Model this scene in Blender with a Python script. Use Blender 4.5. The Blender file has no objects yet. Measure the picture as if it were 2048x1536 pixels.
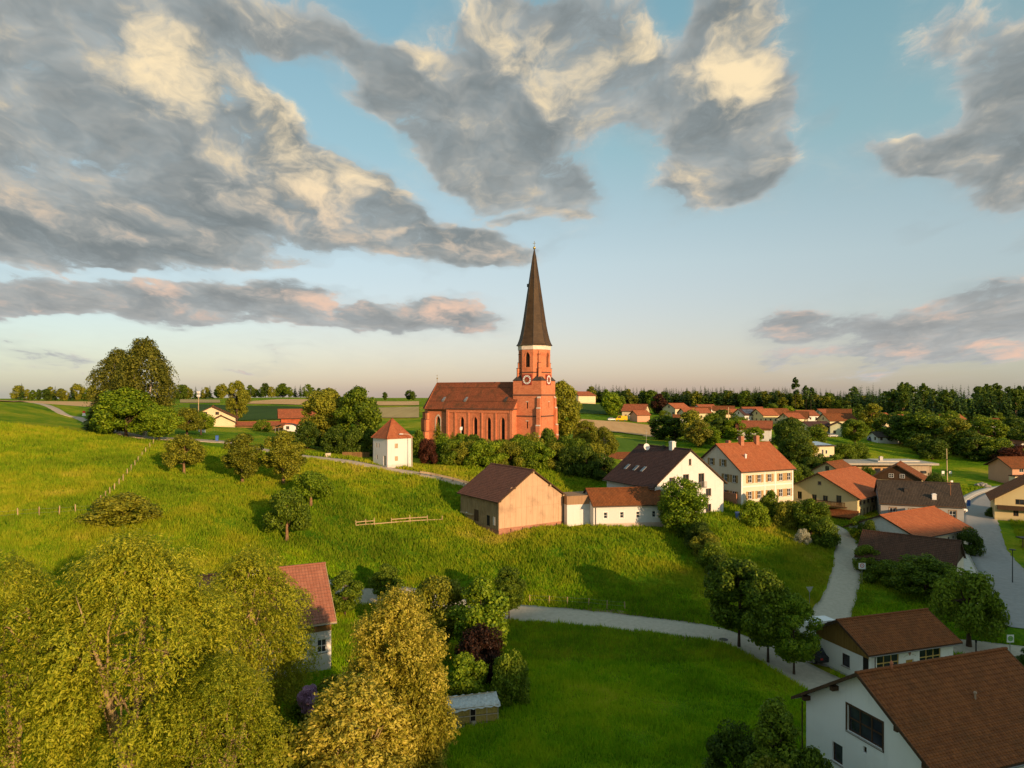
import bpy, bmesh, math, random, zlib
import numpy as np
from mathutils import Vector, Matrix, geometry, noise as mnoise

random.seed(7)
rng = np.random.default_rng(7)
R = math.radians
scene = bpy.context.scene
col = scene.collection

# ------------------------------------------------------------------ camera
CAM_Z = 27.0      # metres above the lawn in the valley
FOC = 1420.0      # focal length in photo pixels (24 mm equivalent)
HOR = 790.0       # photo row of the true horizon
cam_d = bpy.data.cameras.new('camera')
cam = bpy.data.objects.new('camera', cam_d)
col.objects.link(cam)
cam.location = (0, 0, CAM_Z)
cam.rotation_euler = (R(90), 0, 0)
cam_d.sensor_width = 36.0
cam_d.lens = 36.0 * FOC / 2048.0
cam_d.shift_y = (HOR - 768.0) / 2048.0
cam_d.clip_start = 0.5
cam_d.clip_end = 9000.0
scene.camera = cam

# ------------------------------------------------------------------ light
SUN_EL = R(12.5)
SUN_DIR = Vector((0.58, -0.815, 0)).normalized()          # horizontal direction towards the sun
TO_SUN = Vector((SUN_DIR.x * math.cos(SUN_EL), SUN_DIR.y * math.cos(SUN_EL), math.sin(SUN_EL)))
sun_d = bpy.data.lights.new('sun', 'SUN')
sun_d.energy = 3.0
sun_d.angle = R(0.53)
sun_d.color = (1.0, 0.64, 0.35)
sun = bpy.data.objects.new('sun', sun_d)
col.objects.link(sun)
sun.rotation_euler = (-TO_SUN).to_track_quat('-Z', 'Y').to_euler()
sun.location = (60, -80, 120)

scene.view_settings.view_transform = 'Standard'
scene.view_settings.look = 'None'
scene.view_settings.gamma = 1.0
scene.view_settings.exposure = 0.98
scene.view_settings.use_curve_mapping = False
scene.render.engine = 'CYCLES'
scene.cycles.max_bounces = 4
scene.cycles.diffuse_bounces = 2
scene.cycles.transmission_bounces = 4
scene.cycles.transparent_max_bounces = 4
scene.cycles.caustics_reflective = False
scene.cycles.caustics_refractive = False
scene.cycles.sample_clamp_indirect = 6.0

# ------------------------------------------------------------------ sky
world = bpy.data.worlds.new('World')
scene.world = world
world.use_nodes = True
wt = world.node_tree
wt.nodes.clear()


class NT:
    """small helper to wire shader nodes"""
    def __init__(s, tree):
        s.t = tree

    def n(s, kind, **kw):
        nd = s.t.nodes.new(kind)
        for k, v in kw.items():
            setattr(nd, k, v)
        return nd

    def put(s, sock, val):
        if isinstance(val, bpy.types.NodeSocket):
            s.t.links.new(val, sock)
        elif val is not None:
            sock.default_value = val

    def math(s, op, a, b=None, c=None, clamp=False):
        nd = s.n('ShaderNodeMath', operation=op, use_clamp=clamp)
        s.put(nd.inputs[0], a)
        if b is not None:
            s.put(nd.inputs[1], b)
        if c is not None:
            s.put(nd.inputs[2], c)
        return nd.outputs[0]

    def vmath(s, op, a, b=None, scale=None):
        nd = s.n('ShaderNodeVectorMath', operation=op)
        s.put(nd.inputs[0], a)
        if b is not None:
            s.put(nd.inputs[1], b)
        if scale is not None:
            s.put(nd.inputs['Scale'], scale)
        return nd.outputs['Value'] if op in ('LENGTH', 'DOT_PRODUCT') else nd.outputs[0]

    def mix(s, fac, a, b, blend='MIX'):
        nd = s.n('ShaderNodeMix', data_type='RGBA', blend_type=blend)
        nd.clamp_factor = True
        s.put(nd.inputs['Factor'], fac)
        s.put(nd.inputs[6], a if isinstance(a, bpy.types.NodeSocket) else (*a, 1))
        s.put(nd.inputs[7], b if isinstance(b, bpy.types.NodeSocket) else (*b, 1))
        return nd.outputs[2]

    def ramp(s, fac, stops, interp='LINEAR'):
        nd = s.n('ShaderNodeValToRGB')
        cr = nd.color_ramp
        cr.interpolation = interp
        while len(cr.elements) < len(stops):
            cr.elements.new(0.5)
        for e, (p, c) in zip(cr.elements, stops):
            e.position = p
            e.color = (*c, 1) if not isinstance(c, (int, float)) else (c, c, c, 1)
        s.put(nd.inputs[0], fac)
        return nd.outputs[0]

    def noise(s, vec, scale, detail=2.0, rough=0.5, dist=0.0, lac=2.0):
        nd = s.n('ShaderNodeTexNoise')
        nd.inputs['Scale'].default_value = scale
        nd.inputs['Detail'].default_value = detail
        nd.inputs['Roughness'].default_value = rough
        nd.inputs['Distortion'].default_value = dist
        nd.inputs['Lacunarity'].default_value = lac
        if vec is not None:
            s.put(nd.inputs['Vector'], vec)
        return nd

    def remap(s, v, a, b, c=0.0, d=1.0, kind='SMOOTHSTEP'):
        nd = s.n('ShaderNodeMapRange', interpolation_type=kind)
        nd.clamp = True
        s.put(nd.inputs['Value'], v)
        for nm, val in (('From Min', a), ('From Max', b), ('To Min', c), ('To Max', d)):
            nd.inputs[nm].default_value = val
        return nd.outputs[0]


def px_az_el(px, py):
    u = (px - 1024) / FOC
    v = (HOR - py) / FOC
    return math.atan(u), math.atan(v / math.sqrt(1 + u * u))


# clouds: (photo px, py, half width px, half height px, tilt degrees, weight)
CLOUDS = [
    # large mass on the left
    (90, 300, 330, 230, 0, 1.3), (330, 170, 170, 115, 0, 1.1), (250, 400, 350, 130, 8, 1.3), (530, 255, 125, 85, 25, 1.05), (580, 375, 230, 90, 20, 1.15),
    (765, 390, 125, 85, 20, 1.05), (800, 475, 250, 55, 8, 1.25), (950, 500, 140, 36, 5, 0.95), (150, 495, 270, 55, 5, 0.95), (430, 490, 200, 45, 5, 0.8),
    # top
    (60, 90, 200, 100, 0, 1.0), (330, 25, 430, 75, 0, 1.05), (560, 110, 95, 45, 0, 0.75), (630, 60, 110, 70, 0, 0.7),
    # middle
    (790, 150, 115, 110, 0, 1.15), (870, 250, 150, 110, 30, 1.25), (1000, 335, 190, 85, 20, 1.3), (1125, 375, 75, 50, 0, 0.95), (980, 150, 120, 150, 0, 1.15),
    (1000, 30, 150, 60, 0, 0.9), (1150, 125, 190, 140, 0, 1.25), (1235, 205, 120, 100, 0, 1.0), (1060, 220, 120, 90, 0, 0.7), (1040, 440, 60, 20, -10, 0.6), (1145, 437, 50, 14, 0, 0.5), (1120, 490, 90, 14, -15, 0.4),
    (1450, 90, 145, 160, 0, 1.3), (1460, 250, 165, 120, 0, 1.3), (1435, 365, 155, 60, -10, 1.15), (1510, 300, 100, 110, 0, 0.9),
    # right
    (2010, 90, 175, 120, 15, 1.05), (2005, 220, 130, 90, 0, 0.85), (1975, 330, 160, 75, 10, 1.2), (1790, 305, 80, 48, 15, 0.95), (1870, 330, 100, 40, 0, 0.75), (2040, 380, 90, 50, 0, 0.9),
    (1675, 215, 50, 28, -30, 0.65), (1855, 458, 75, 18, -12, 0.75), (2030, 477, 60, 18, -10, 0.65),
    # low rows
    (60, 590, 210, 55, 0, 1.1), (300, 610, 180, 48, 3, 0.9), (430, 592, 120, 36, 0, 0.8), (600, 617, 160, 50, 3, 1.1), (760, 632, 120, 42, 0, 0.95), (880, 607, 90, 48, 0, 1.0), (955, 645, 75, 34, 0, 0.95), (620, 655, 260, 18, 2, 0.6),
    (1830, 690, 330, 62, 0, 1.05), (1990, 610, 150, 62, -5, 1.1), (1580, 655, 90, 38, 0, 0.8), (1900, 650, 200, 50, 0, 0.7), (80, 715, 190, 30, 5, 0.65), (520, 718, 120, 12, 0, 0.35),
    # clear gaps
    (610, 205, 150, 50, 38, -1.0), (800, 335, 160, 45, 32, -1.0), (765, 30, 65, 50, 0, -0.9), (447, 218, 38, 32, 30, -0.7), (1335, 30, 45, 60, 0, -0.9), (1335, 190, 18, 60, 0, -0.3),
    (1240, 360, 55, 70, 10, -0.7), (720, 560, 330, 18, 3, -0.9), (250, 548, 200, 14, 0, -0.5), (250, 655, 420, 14, 0, -0.5), (1700, 90, 90, 160, 0, -0.6), (1880, 200, 50, 50, 0, -0.6),
    (1600, 500, 420, 70, 0, -0.6), (1300, 600, 230, 150, 0, -0.9), (1000, 560, 110, 25, 0, -0.6),
]
# parts of the clouds that the low sun reaches
LIT = [
    (310, 95, 90, 60, 10, 1.0), (385, 170, 140, 75, 10, 1.0), (300, 200, 110, 60, 0, 0.5), (560, 245, 95, 65, 20, 1.0), (520, 300, 90, 50, 0, 0.6), (655, 375, 110, 65, 10, 1.0),
    (600, 410, 120, 40, 10, 0.7), (760, 355, 75, 75, 0, 1.0), (870, 478, 120, 32, 5, 0.85), (1150, 110, 170, 75, 0, 0.85), (1262, 85, 75, 65, 0, 0.9), (1490, 70, 95, 120, 0, 1.15),
    (1440, 160, 110, 70, 0, 0.75), (960, 30, 110, 50, 0, 0.75), (620, 592, 95, 32, 0, 0.85), (685, 617, 70, 28, 0, 0.8), (900, 602, 75, 46, 0, 1.0), (962, 652, 65, 22, 0, 1.05),
    (300, 582, 70, 26, 0, 0.7), (360, 592, 40, 22, 0, 0.6), (1590, 650, 80, 30, 0, 0.85), (1960, 572, 80, 26, -5, 0.85), (1850, 705, 200, 14, 0, 0.6), (2000, 700, 45, 28, 0, 0.8), (1835, 255, 45, 26, 0, 0.8),
    (1990, 60, 110, 60, 0, 0.4), (830, 90, 50, 30, 0, 0.4),
]


def blob_sum(g, P, items, ext=1.0):
    tot = None
    P0 = P
    for i, (px, py, hw, hh, tilt, w) in enumerate(items):
        if i and i % 16 == 0:      # evaluate in batches: keeps the shader stack small
            ma = g.n('ShaderNodeVectorMath', operation='MULTIPLY_ADD')
            g.put(ma.inputs[0], tot)
            ma.inputs[1].default_value = (1e-7, 1e-7, 1e-7)
            g.put(ma.inputs[2], P0)
            P = ma.outputs[0]
        az, el = px_az_el(px, py)
        f = math.cos(math.atan((px - 1024) / FOC))
        mp = g.n('ShaderNodeMapping', vector_type='TEXTURE')
        mp.inputs['Location'].default_value = (az, el, 0)
        mp.inputs['Rotation'].default_value = (0, 0, R(-tilt))
        mp.inputs['Scale'].default_value = (hw * ext / FOC * f, hh * ext / FOC * f, 1)
        g.put(mp.inputs['Vector'], P)
        d = g.vmath('LENGTH', mp.outputs[0])
        v = g.remap(d, 0.15, 1.35, w, 0.0)
        tot = v if tot is None else g.math('ADD', tot, v)
    return tot


def build_world():
    g = NT(wt)
    out = g.n('ShaderNodeOutputWorld')
    bg = g.n('ShaderNodeBackground')
    bg.inputs['Strength'].default_value = 0.104
    wt.links.new(bg.outputs[0], out.inputs[0])
    tc = g.n('ShaderNodeTexCoord')
    D = g.vmath('NORMALIZE', tc.outputs['Generated'])
    sep = g.n('ShaderNodeSeparateXYZ')
    g.put(sep.inputs[0], D)
    az = g.math('ARCTAN2', sep.outputs[0], sep.outputs[1])
    el = g.math('ARCSINE', sep.outputs[2])
    cb = g.n('ShaderNodeCombineXYZ')
    g.put(cb.inputs[0], az)
    g.put(cb.inputs[1], el)
    P = cb.outputs[0]
    sky = g.n('ShaderNodeTexSky', sky_type='NISHITA')
    sky.sun_disc = False
    sky.sun_elevation = SUN_EL
    sky.sun_rotation = math.atan2(SUN_DIR.x, SUN_DIR.y)
    sky.altitude = 450
    sky.air_density = 1.0
    sky.dust_density = 1.6
    sky.ozone_density = 1.4
    # clear sky: physical sky mixed with the evening tint of the far sky (blue above, beige to rose at the horizon)
    t = g.remap(el, 0.0, 0.60, kind='LINEAR')
    grad = g.ramp(t, [(0.0, (2.6, 1.5, 1.5)), (0.10, (2.9, 1.9, 1.8)), (0.30, (2.8, 2.8, 2.3)), (0.55, (1.6, 2.6, 2.1)), (1.0, (0.75, 2.1, 2.2))])
    side = g.remap(g.math('ABSOLUTE', g.math('ADD', az, -0.02)), 0.12, 0.75)
    low = g.remap(el, 0.0, 0.45, 1.0, 0.0)
    grad = g.mix(g.math('MULTIPLY', g.math('MULTIPLY', side, low), 0.6), grad, (1.5, 2.1, 2.0))
    clear = g.mix(0.50, grad, sky.outputs[0])

    # cloud deck, flattened towards the horizon as it recedes
    lift = g.math('ADD', g.math('MAXIMUM', el, 0.0), 0.10)
    cb2 = g.n('ShaderNodeCombineXYZ')
    g.put(cb2.inputs[0], g.math('DIVIDE', az, g.math('POWER', lift, 0.35)))
    g.put(cb2.inputs[1], g.math('MULTIPLY', g.math('LOGARITHM', lift, 2.718), 0.9))
    Q = cb2.outputs[0]
    w1 = g.noise(Q, 3.4, 4, 0.6)
    wv = g.vmath('SUBTRACT', w1.outputs['Color'], (0.5, 0.5, 0.5))
    PW = g.vmath('ADD', P, g.vmath('SCALE', wv, scale=0.12))
    QW = g.vmath('ADD', Q, g.vmath('SCALE', wv, scale=0.22))
    out_f = g.math('MAXIMUM', g.remap(g.math('ABSOLUTE', az), 0.62, 0.95), g.remap(el, 0.50, 0.75))
    in_f = g.math('SUBTRACT', 1.0, out_f)
    blobs = blob_sum(g, PW, CLOUDS)
    wd = g.remap(w1.outputs[0], 0.42, 0.62, 0.0, 1.1)      # beyond the frame: broken cloud of the same kind
    cov = g.math('MINIMUM', g.math('ADD', g.math('MULTIPLY', blobs, in_f), g.math('MULTIPLY', wd, out_f)), 1.15)
    f1 = g.noise(QW, 6.0, 9, 0.66)
    f1b = g.noise(g.vmath('ADD', QW, (0.035, 0.05, 0)), 6.0, 4, 0.6)
    nz = g.math('MULTIPLY', g.math('SUBTRACT', f1.outputs[0], 0.5), 2.8)
    d0 = g.math('ADD', g.math('SUBTRACT', cov, 0.44), nz)
    mask = g.remap(d0, -0.12, 0.42)
    veil = g.remap(g.math('ADD', cov, g.math('MULTIPLY', nz, 0.5)), -0.25, 0.75, 0.0, 0.30)
    mask = g.math('MAXIMUM', mask, veil)
    relief = g.math('SUBTRACT', f1.outputs[0], f1b.outputs[0])
    lit = blob_sum(g, PW, LIT)
    litv = g.math('ADD', g.math('MULTIPLY', lit, in_f), g.math('MULTIPLY', out_f, 0.45))
    glow = g.math('ADD', g.math('MULTIPLY', litv, 0.60), g.math('MULTIPLY', relief, 2.9))
    glow = g.math('ADD', glow, g.math('MULTIPLY', nz, 0.16))
    glow = g.remap(glow, 0.10, 1.30)
    # warm light is cream high up and rose near the horizon
    warm = g.mix(g.remap(el, 0.08, 0.34), (4.3, 2.85, 2.15), (5.1, 4.05, 2.5))
    thick = g.remap(d0, 0.05, 1.0)
    grey = g.mix(thick, (2.15, 2.4, 2.4), (0.86, 0.97, 0.94))
    grey = g.mix(g.remap(relief, -0.14, 0.14), g.mix(0.45, grey, (1.05, 1.2, 1.3)), g.mix(0.4, grey, (3.1, 3.05, 2.9)))
    far = g.remap(el, 0.02, 0.20, 0.4, 0.0)
    grey = g.mix(far, grey, (2.7, 2.55, 2.5))
    cloud = g.mix(g.math('MULTIPLY', glow, 0.95), grey, warm)
    colr = g.mix(g.math('MULTIPLY', mask, 0.97), clear, cloud)
    wt.links.new(colr, bg.inputs['Color'])
    world.cycles.sampling_method = 'MANUAL'
    world.cycles.sample_map_resolution = 512


build_world()

# ------------------------------------------------------------------ terrain height field
def sight(px, py, Y):
    return ((px - 1024) / FOC * Y, Y, CAM_Z - (py - HOR) / FOC * Y)


# (photo px, py, distance Y) of points read off the ground
CTRL = [
    # lawn and lower road
    (900, 1536, 51.4), (1200, 1536, 51.0), (1450, 1536, 51.5), (1040, 1380, 64), (1250, 1400, 62.5), (740, 1192, 90),
    (1030, 1225, 86), (1250, 1245, 83), (1400, 1265, 80), (1500, 1298, 75.5), (1600, 1350, 70.5), (1642, 1327, 73.5),
    (1750, 1345, 71), (600, 1330, 70), (450, 1300, 73), (850, 1230, 85.5), (1640, 1225, 90), (1900, 1290, 78), (2048, 1310, 75.5),
    # hillside below the barn
    (1100, 1180, 91), (1100, 1120, 98), (1100, 1070, 107), (1000, 1073, 109), (1130, 1053, 115), (1192, 1053, 113), (1300, 1046, 117),
    (1300, 1100, 103.5), (1300, 1180, 91.5), (1450, 1035, 121), (1450, 1100, 107), (1450, 1180, 93), (1500, 1055, 119),
    (1482, 1012, 131), (1582, 1008, 137), (1560, 1060, 120), (1600, 1110, 108.5), (1550, 1190, 93.5), (1660, 1150, 103),
    (800, 1170, 91), (800, 1110, 100), (800, 1050, 111), (800, 1000, 122), (900, 1010, 121), (900, 1090, 104), (945, 1030, 119),
    (600, 1100, 92), (575, 1082, 95), (680, 1150, 90), (485, 968, 116), (565, 968, 116), (620, 1010, 108), (700, 960, 128),
    (350, 1050, 88), (200, 1000, 95), (300, 900, 138), (0, 1070, 78), (0, 1000, 92), (0, 900, 122), (100, 950, 107),
    (-300, 1000, 92), (-300, 900, 125), (-400, 1200, 60),
    # church hill
    (600, 915, 142), (700, 921, 145), (780, 933, 146), (850, 946, 142), (930, 968, 136), (1060, 960, 141), (870, 925, 158),
    (1000, 893, 178), (880, 897, 190), (1090, 897, 178), (1120, 885, 195), (1150, 930, 160), (1200, 980, 140), (1250, 955, 150),
    # left crest and path
    (450, 883, 165), (290, 875, 155), (215, 858, 172), (140, 831, 205), (300, 865, 165), (400, 872, 172), (0, 860, 140), (0, 825, 172),
    (0, 806, 200), (80, 815, 205), (-400, 800, 200), (200, 822, 225), (560, 863, 225), (440, 853, 222), (520, 858, 222),
    (640, 868, 215), (330, 838, 235),
    # fields behind
    (0, 812, 300), (100, 812, 420), (100, 802, 600), (400, 815, 420), (400, 800, 620), (560, 835, 300), (560, 815, 420), (560, 796, 620),
    (560, 795, 900), (700, 815, 430), (800, 800, 650), (800, 835, 330), (900, 797, 900), (1000, 797, 900), (1000, 830, 330), (100, 797, 900), (-500, 797, 900),
    # right valley
    (1685, 1075, 122), (1714, 1036, 136), (1640, 1032, 141), (1750, 1035, 133), (1900, 1035, 134), (1900, 1120, 112), (1750, 1120, 108), (1925, 1150, 102),
    (2048, 1200, 92), (1950, 1090, 124), (1945, 1030, 154), (1975, 995, 176), (2035, 980, 188), (2100, 1000, 165), (2200, 1150, 100),
    (1900, 975, 186), (1900, 935, 226), (1750, 880, 288), (1985, 968, 194), (1800, 975, 186), (1680, 960, 178), (1640, 922, 214), (1700, 905, 245),
    (1520, 882, 252), (1580, 930, 205), (2040, 900, 260), (1950, 880, 320), (1900, 862, 400), (2100, 850, 450),
    (1200, 900, 228), (1250, 925, 195), (1200, 860, 292), (1200, 838, 345), (1300, 842, 340), (1400, 855, 305), (1400, 880, 255), (1160, 818, 410), (1155, 806, 448),
    (1320, 830, 380), (1500, 835, 385), (1650, 845, 370), (1740, 855, 350), (1400, 818, 450), (1600, 825, 460), (1300, 815, 600), (1500, 812, 650),
    (1800, 835, 520), (1800, 812, 800), (2300, 812, 800), (1300, 803, 900), (2400, 880, 320),
]
WORLD_PTS = [(0, 20, 0.5), (30, 30, -1.0), (-35, 38, 2.0), (-60, 40, 6.0), (0, -20, 2), (-60, -30, 8), (-200, 0, 22), (50, 12, 0.0), (60, 45, -1.0), (90, 70, -0.5),
             (110, 30, 2), (200, 60, 3), (140, 110, 1), (260, 150, 4), (-200, 100, 24), (-400, 0, 26), (0, -300, 20), (300, -100, 20), (-300, -300, 25), (300, -400, 25),
             (0, 2500, 14), (1500, 2000, 12), (-1500, 2000, 14), (2500, 0, 15), (-2500, 0, 20), (0, -2500, 20),
             (26, 46, -1.0), (34, 44, -1.0), (-27, 47, 0.8), (-14, 50, 0.3)]


def warp(x, y):
    r = np.sqrt(x * x + y * y) + 1e-9
    s = np.log1p(r / 60.0) / r
    return x * s, y * s


_pts = np.array([sight(*c) for c in CTRL] + WORLD_PTS, dtype=float)
_wx, _wy = warp(_pts[:, 0], _pts[:, 1])


def _tps(r2):
    return 0.5 * r2 * np.log(r2 + 1e-12)


_n = len(_pts)
_K = _tps((_wx[:, None] - _wx[None]) ** 2 + (_wy[:, None] - _wy[None]) ** 2) + np.eye(_n) * 2e-4
_Pm = np.stack([np.ones(_n), _wx, _wy], 1)
_A = np.block([[_K, _Pm], [_Pm.T, np.zeros((3, 3))]])
_sol = np.linalg.solve(_A, np.concatenate([_pts[:, 2], np.zeros(3)]))


def raw_height(x, y):
    x = np.asarray(x, float)
    y = np.asarray(y, float)
    a, b = warp(x, y)
    z = _sol[_n] + _sol[_n + 1] * a + _sol[_n + 2] * b
    for i in range(_n):
        z = z + _sol[i] * _tps((a - _wx[i]) ** 2 + (b - _wy[i]) ** 2)
    # unseen hill added behind the viewer, its crest shaped to shade the valley foreground
    def ss(t):
        t = np.clip(t, 0, 1)
        return t * t * (3 - 2 * t)
    crest = np.interp(x, [36, 70, 92, 127, 177, 247], [0, 20, 28, 33, 38, 41])
    h = ss((25 - y) / 85.0) * ss((y + 320) / 230.0) * crest
    return z + h


_th = np.concatenate([np.arange(-180, -52, 4.0), np.arange(-52, 52, 0.3), np.arange(52, 180.01, 4.0)])
_th[-1] = 180.0
_rr = np.concatenate([[0.0, 4, 10, 18, 26, 32], np.exp(np.linspace(math.log(36), math.log(420), 215)),
                      np.exp(np.linspace(math.log(430), math.log(4500), 55))])
_RR, _TT = np.meshgrid(_rr, np.radians(_th), indexing='ij')
_GX = _RR * np.sin(_TT)
_GY = _RR * np.cos(_TT)
_GZ = raw_height(_GX, _GY)


def height(x, y):
    """height of the ground mesh itself"""
    x = np.asarray(x, float)
    y = np.asarray(y, float)
    r = np.clip(np.sqrt(x * x + y * y), 0, _rr[-1] - 1e-6)
    t = np.clip(np.degrees(np.arctan2(x, y)), -180, 179.999)
    i = np.clip(np.searchsorted(_rr, r, 'right') - 1, 0, len(_rr) - 2)
    j = np.clip(np.searchsorted(_th, t, 'right') - 1, 0, len(_th) - 2)
    a = (r - _rr[i]) / (_rr[i + 1] - _rr[i])
    b = (t - _th[j]) / (_th[j + 1] - _th[j])
    return ((_GZ[i, j] * (1 - a) + _GZ[i + 1, j] * a) * (1 - b) + (_GZ[i, j + 1] * (1 - a) + _GZ[i + 1, j + 1] * a) * b)


def H(x, y):
    return float(height(x, y))


_marchY = np.exp(np.linspace(math.log(38), math.log(1500), 3000))


def G(px, py):
    """where the line of sight through a photo pixel meets the ground"""
    u = (px - 1024) / FOC
    v = (HOR - py) / FOC
    d = CAM_Z + v * _marchY - height(u * _marchY, _marchY)
    k = np.argmax(d < 0)
    if d[k] >= 0:
        k = len(d) - 1
    f = d[k - 1] / (d[k - 1] - d[k]) if k > 0 and d[k] < 0 else 0.0
    Y = _marchY[k - 1] + f * (_marchY[k] - _marchY[k - 1])
    return Vector((u * Y, Y, CAM_Z + v * Y))


def ground_at(px, Y):
    x = (px - 1024) / FOC * Y
    return Vector((x, Y, H(x, Y)))


# ------------------------------------------------------------------ mesh helpers
def fast_mesh(name, verts, faces, mat=None, smooth=False):
    """verts (N,3), faces (M,k) numpy arrays"""
    me = bpy.data.meshes.new(name)
    verts = np.asarray(verts, np.float32)
    faces = np.asarray(faces, np.int32)
    m, k = faces.shape
    me.vertices.add(len(verts))
    me.vertices.foreach_set('co', verts.ravel())
    me.loops.add(m * k)
    me.loops.foreach_set('vertex_index', faces.ravel())
    me.polygons.add(m)
    me.polygons.foreach_set('loop_start', np.arange(0, m * k, k, dtype=np.int32))
    me.polygons.foreach_set('loop_total', np.full(m, k, np.int32))
    if smooth:
        me.polygons.foreach_set('use_smooth', np.ones(m, bool))
    me.update(calc_edges=True)
    if mat:
        me.materials.append(mat)
    return me


def link(name, data, parent=None, loc=None, rz=None):
    o = bpy.data.objects.new(name, data)
    col.objects.link(o)
    if parent:
        o.parent = parent
    if loc is not None:
        o.location = loc
    if rz is not None:
        o.rotation_euler = (0, 0, rz)
    return o


def tag(o, label=None, cat=None, group=None, kind=None):
    if label:
        o['label'] = label
    if cat:
        o['category'] = cat
    if group:
        o['group'] = group
    if kind:
        o['kind'] = kind
    return o


def thing(name, label, cat, loc=(0, 0, 0), rz=0.0, group=None):
    o = link(name, None, loc=loc, rz=rz)
    o.empty_display_size = 0.5
    return tag(o, label, cat, group)


class MB:
    """collects faces of one mesh"""
    def __init__(s):
        s.v, s.f, s.m, s.uv = [], [], [], []

    def face(s, pts, m=0, uv=None):
        k = len(s.v)
        s.v.extend([tuple(p) for p in pts])
        s.f.append(tuple(range(k, k + len(pts))))
        s.m.append(m)
        s.uv.append(uv if uv else [(p[0], p[2]) for p in pts])
        return s

    def hexa(s, b, t, m=0):
        """b, t: four bottom and four top corners, counter-clockwise seen from above"""
        s.face(b[::-1], m)
        s.face(t, m)
        for i in range(len(b)):
            j = (i + 1) % len(b)
            s.face([b[i], b[j], t[j], t[i]], m)
        return s

    def box(s, x0, x1, y0, y1, z0, z1, m=0):
        b = [(x0, y0, z0), (x1, y0, z0), (x1, y1, z0), (x0, y1, z0)]
        t = [(x, y, z1) for x, y, _ in b]
        return s.hexa(b, t, m)

    def prism(s, poly, z0, z1, m=0):
        return s.hexa([(x, y, z0) for x, y in poly], [(x, y, z1) for x, y in poly], m)

    def bar(s, a, b, w, h=None, m=0, up=(0, 0, 1)):
        """rectangular bar from a to b"""
        a, b = Vector(a), Vector(b)
        d = (b - a).normalized()
        u = Vector(up)
        if abs(d.dot(u)) > 0.98:
            u = Vector((1, 0, 0))
        sx = d.cross(u).normalized() * (w / 2)
        sz = sx.cross(d).normalized() * ((h or w) / 2)
        q = lambda p: [p - sx - sz, p + sx - sz, p + sx + sz, p - sx + sz]
        A, B = q(a), q(b)
        s.face(A, m)
        s.face(B[::-1], m)
        for i in range(4):
            j = (i + 1) % 4
            s.face([A[j], A[i], B[i], B[j]], m)
        return s

    def tube(s, pts, radii, n=6, m=0, cap=True):
        pts = [Vector(p) for p in pts]
        rings = []
        prev = None
        for i, p in enumerate(pts):
            d = (pts[min(i + 1, len(pts) - 1)] - pts[max(i - 1, 0)]).normalized()
            if prev is None:
                ref = Vector((1, 0, 0)) if abs(d.x) < 0.9 else Vector((0, 1, 0))
                ax = d.cross(ref).normalized()
            else:
                ax = (prev - d * prev.dot(d)).normalized()
            prev = ax
            ay = d.cross(ax)
            r = radii[i] if hasattr(radii, '__len__') else radii
            k = len(s.v)
            for q in range(n):
                a = 2 * math.pi * q / n
                s.v.append(tuple(p + (ax * math.cos(a) + ay * math.sin(a)) * r))
            rings.append(k)
        for i in range(len(pts) - 1):
            a, b = rings[i], rings[i + 1]
            for q in range(n):
                q2 = (q + 1) % n
                s.f.append((a + q, a + q2, b + q2, b + q))
                s.m.append(m)
                s.uv.append([(q / n, i), ((q + 1) / n, i), ((q + 1) / n, i + 1), (q / n, i + 1)])
        if cap:
            for k, rev in ((rings[0], True), (rings[-1], False)):
                idx = list(range(k, k + n))
                s.f.append(tuple(idx[::-1] if rev else idx))
                s.m.append(m)
                s.uv.append([(0, 0)] * n)
        return s

    def lathe(s, prof, n=16, m=0, c=(0, 0), rot=0.0):
        """profile of (radius, z) going up"""
        k0 = len(s.v)
        for r, z in prof:
            for q in range(n):
                a = 2 * math.pi * (q + rot) / n
                s.v.append((c[0] + r * math.cos(a), c[1] + r * math.sin(a), z))
        for i in range(len(prof) - 1):
            for q in range(n):
                q2 = (q + 1) % n
                a, b = k0 + i * n, k0 + (i + 1) * n
                s.f.append((a + q, a + q2, b + q2, b + q))
                s.m.append(m)
                s.uv.append([(q, prof[i][1]), (q + 1, prof[i][1]), (q + 1, prof[i + 1][1]), (q, prof[i + 1][1])])
        return s

    def mesh(s, name, mats, smooth=False):
        me = bpy.data.meshes.new(name)
        me.from_pydata(s.v, [], s.f)
        for mt in (mats if isinstance(mats, (list, tuple)) else [mats]):
            me.materials.append(mt)
        me.polygons.foreach_set('material_index', np.array(s.m, np.int32))
        if smooth:
            me.polygons.foreach_set('use_smooth', np.ones(len(s.f), bool))
        ul = me.uv_layers.new(name='UVMap')
        flat = [c for u in s.uv for p in u for c in p]
        ul.data.foreach_set('uv', np.array(flat, np.float32))
        me.update()
        return me

    def build(s, name, mats, parent=None, smooth=False, loc=None, rz=None):
        return link(name, s.mesh(name, mats, smooth), parent, loc, rz)


# ------------------------------------------------------------------ materials
MATS = {}


def new_mat(name):
    m = bpy.data.materials.new(name)
    m.use_nodes = True
    m.node_tree.nodes.clear()
    g = NT(m.node_tree)
    out = g.n('ShaderNodeOutputMaterial')
    b = g.n('ShaderNodeBsdfPrincipled')
    b.inputs['Specular IOR Level'].default_value = 0.25
    m.node_tree.links.new(b.outputs[0], out.inputs[0])
    MATS[name] = m
    return m, g, b, out


def bump(g, b, h, strength=0.5, dist=0.05):
    nd = g.n('ShaderNodeBump')
    nd.inputs['Strength'].default_value = strength
    nd.inputs['Distance'].default_value = dist
    g.put(nd.inputs['Height'], h)
    m = nd.outputs[0]
    g.put(b.inputs['Normal'], m)


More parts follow.
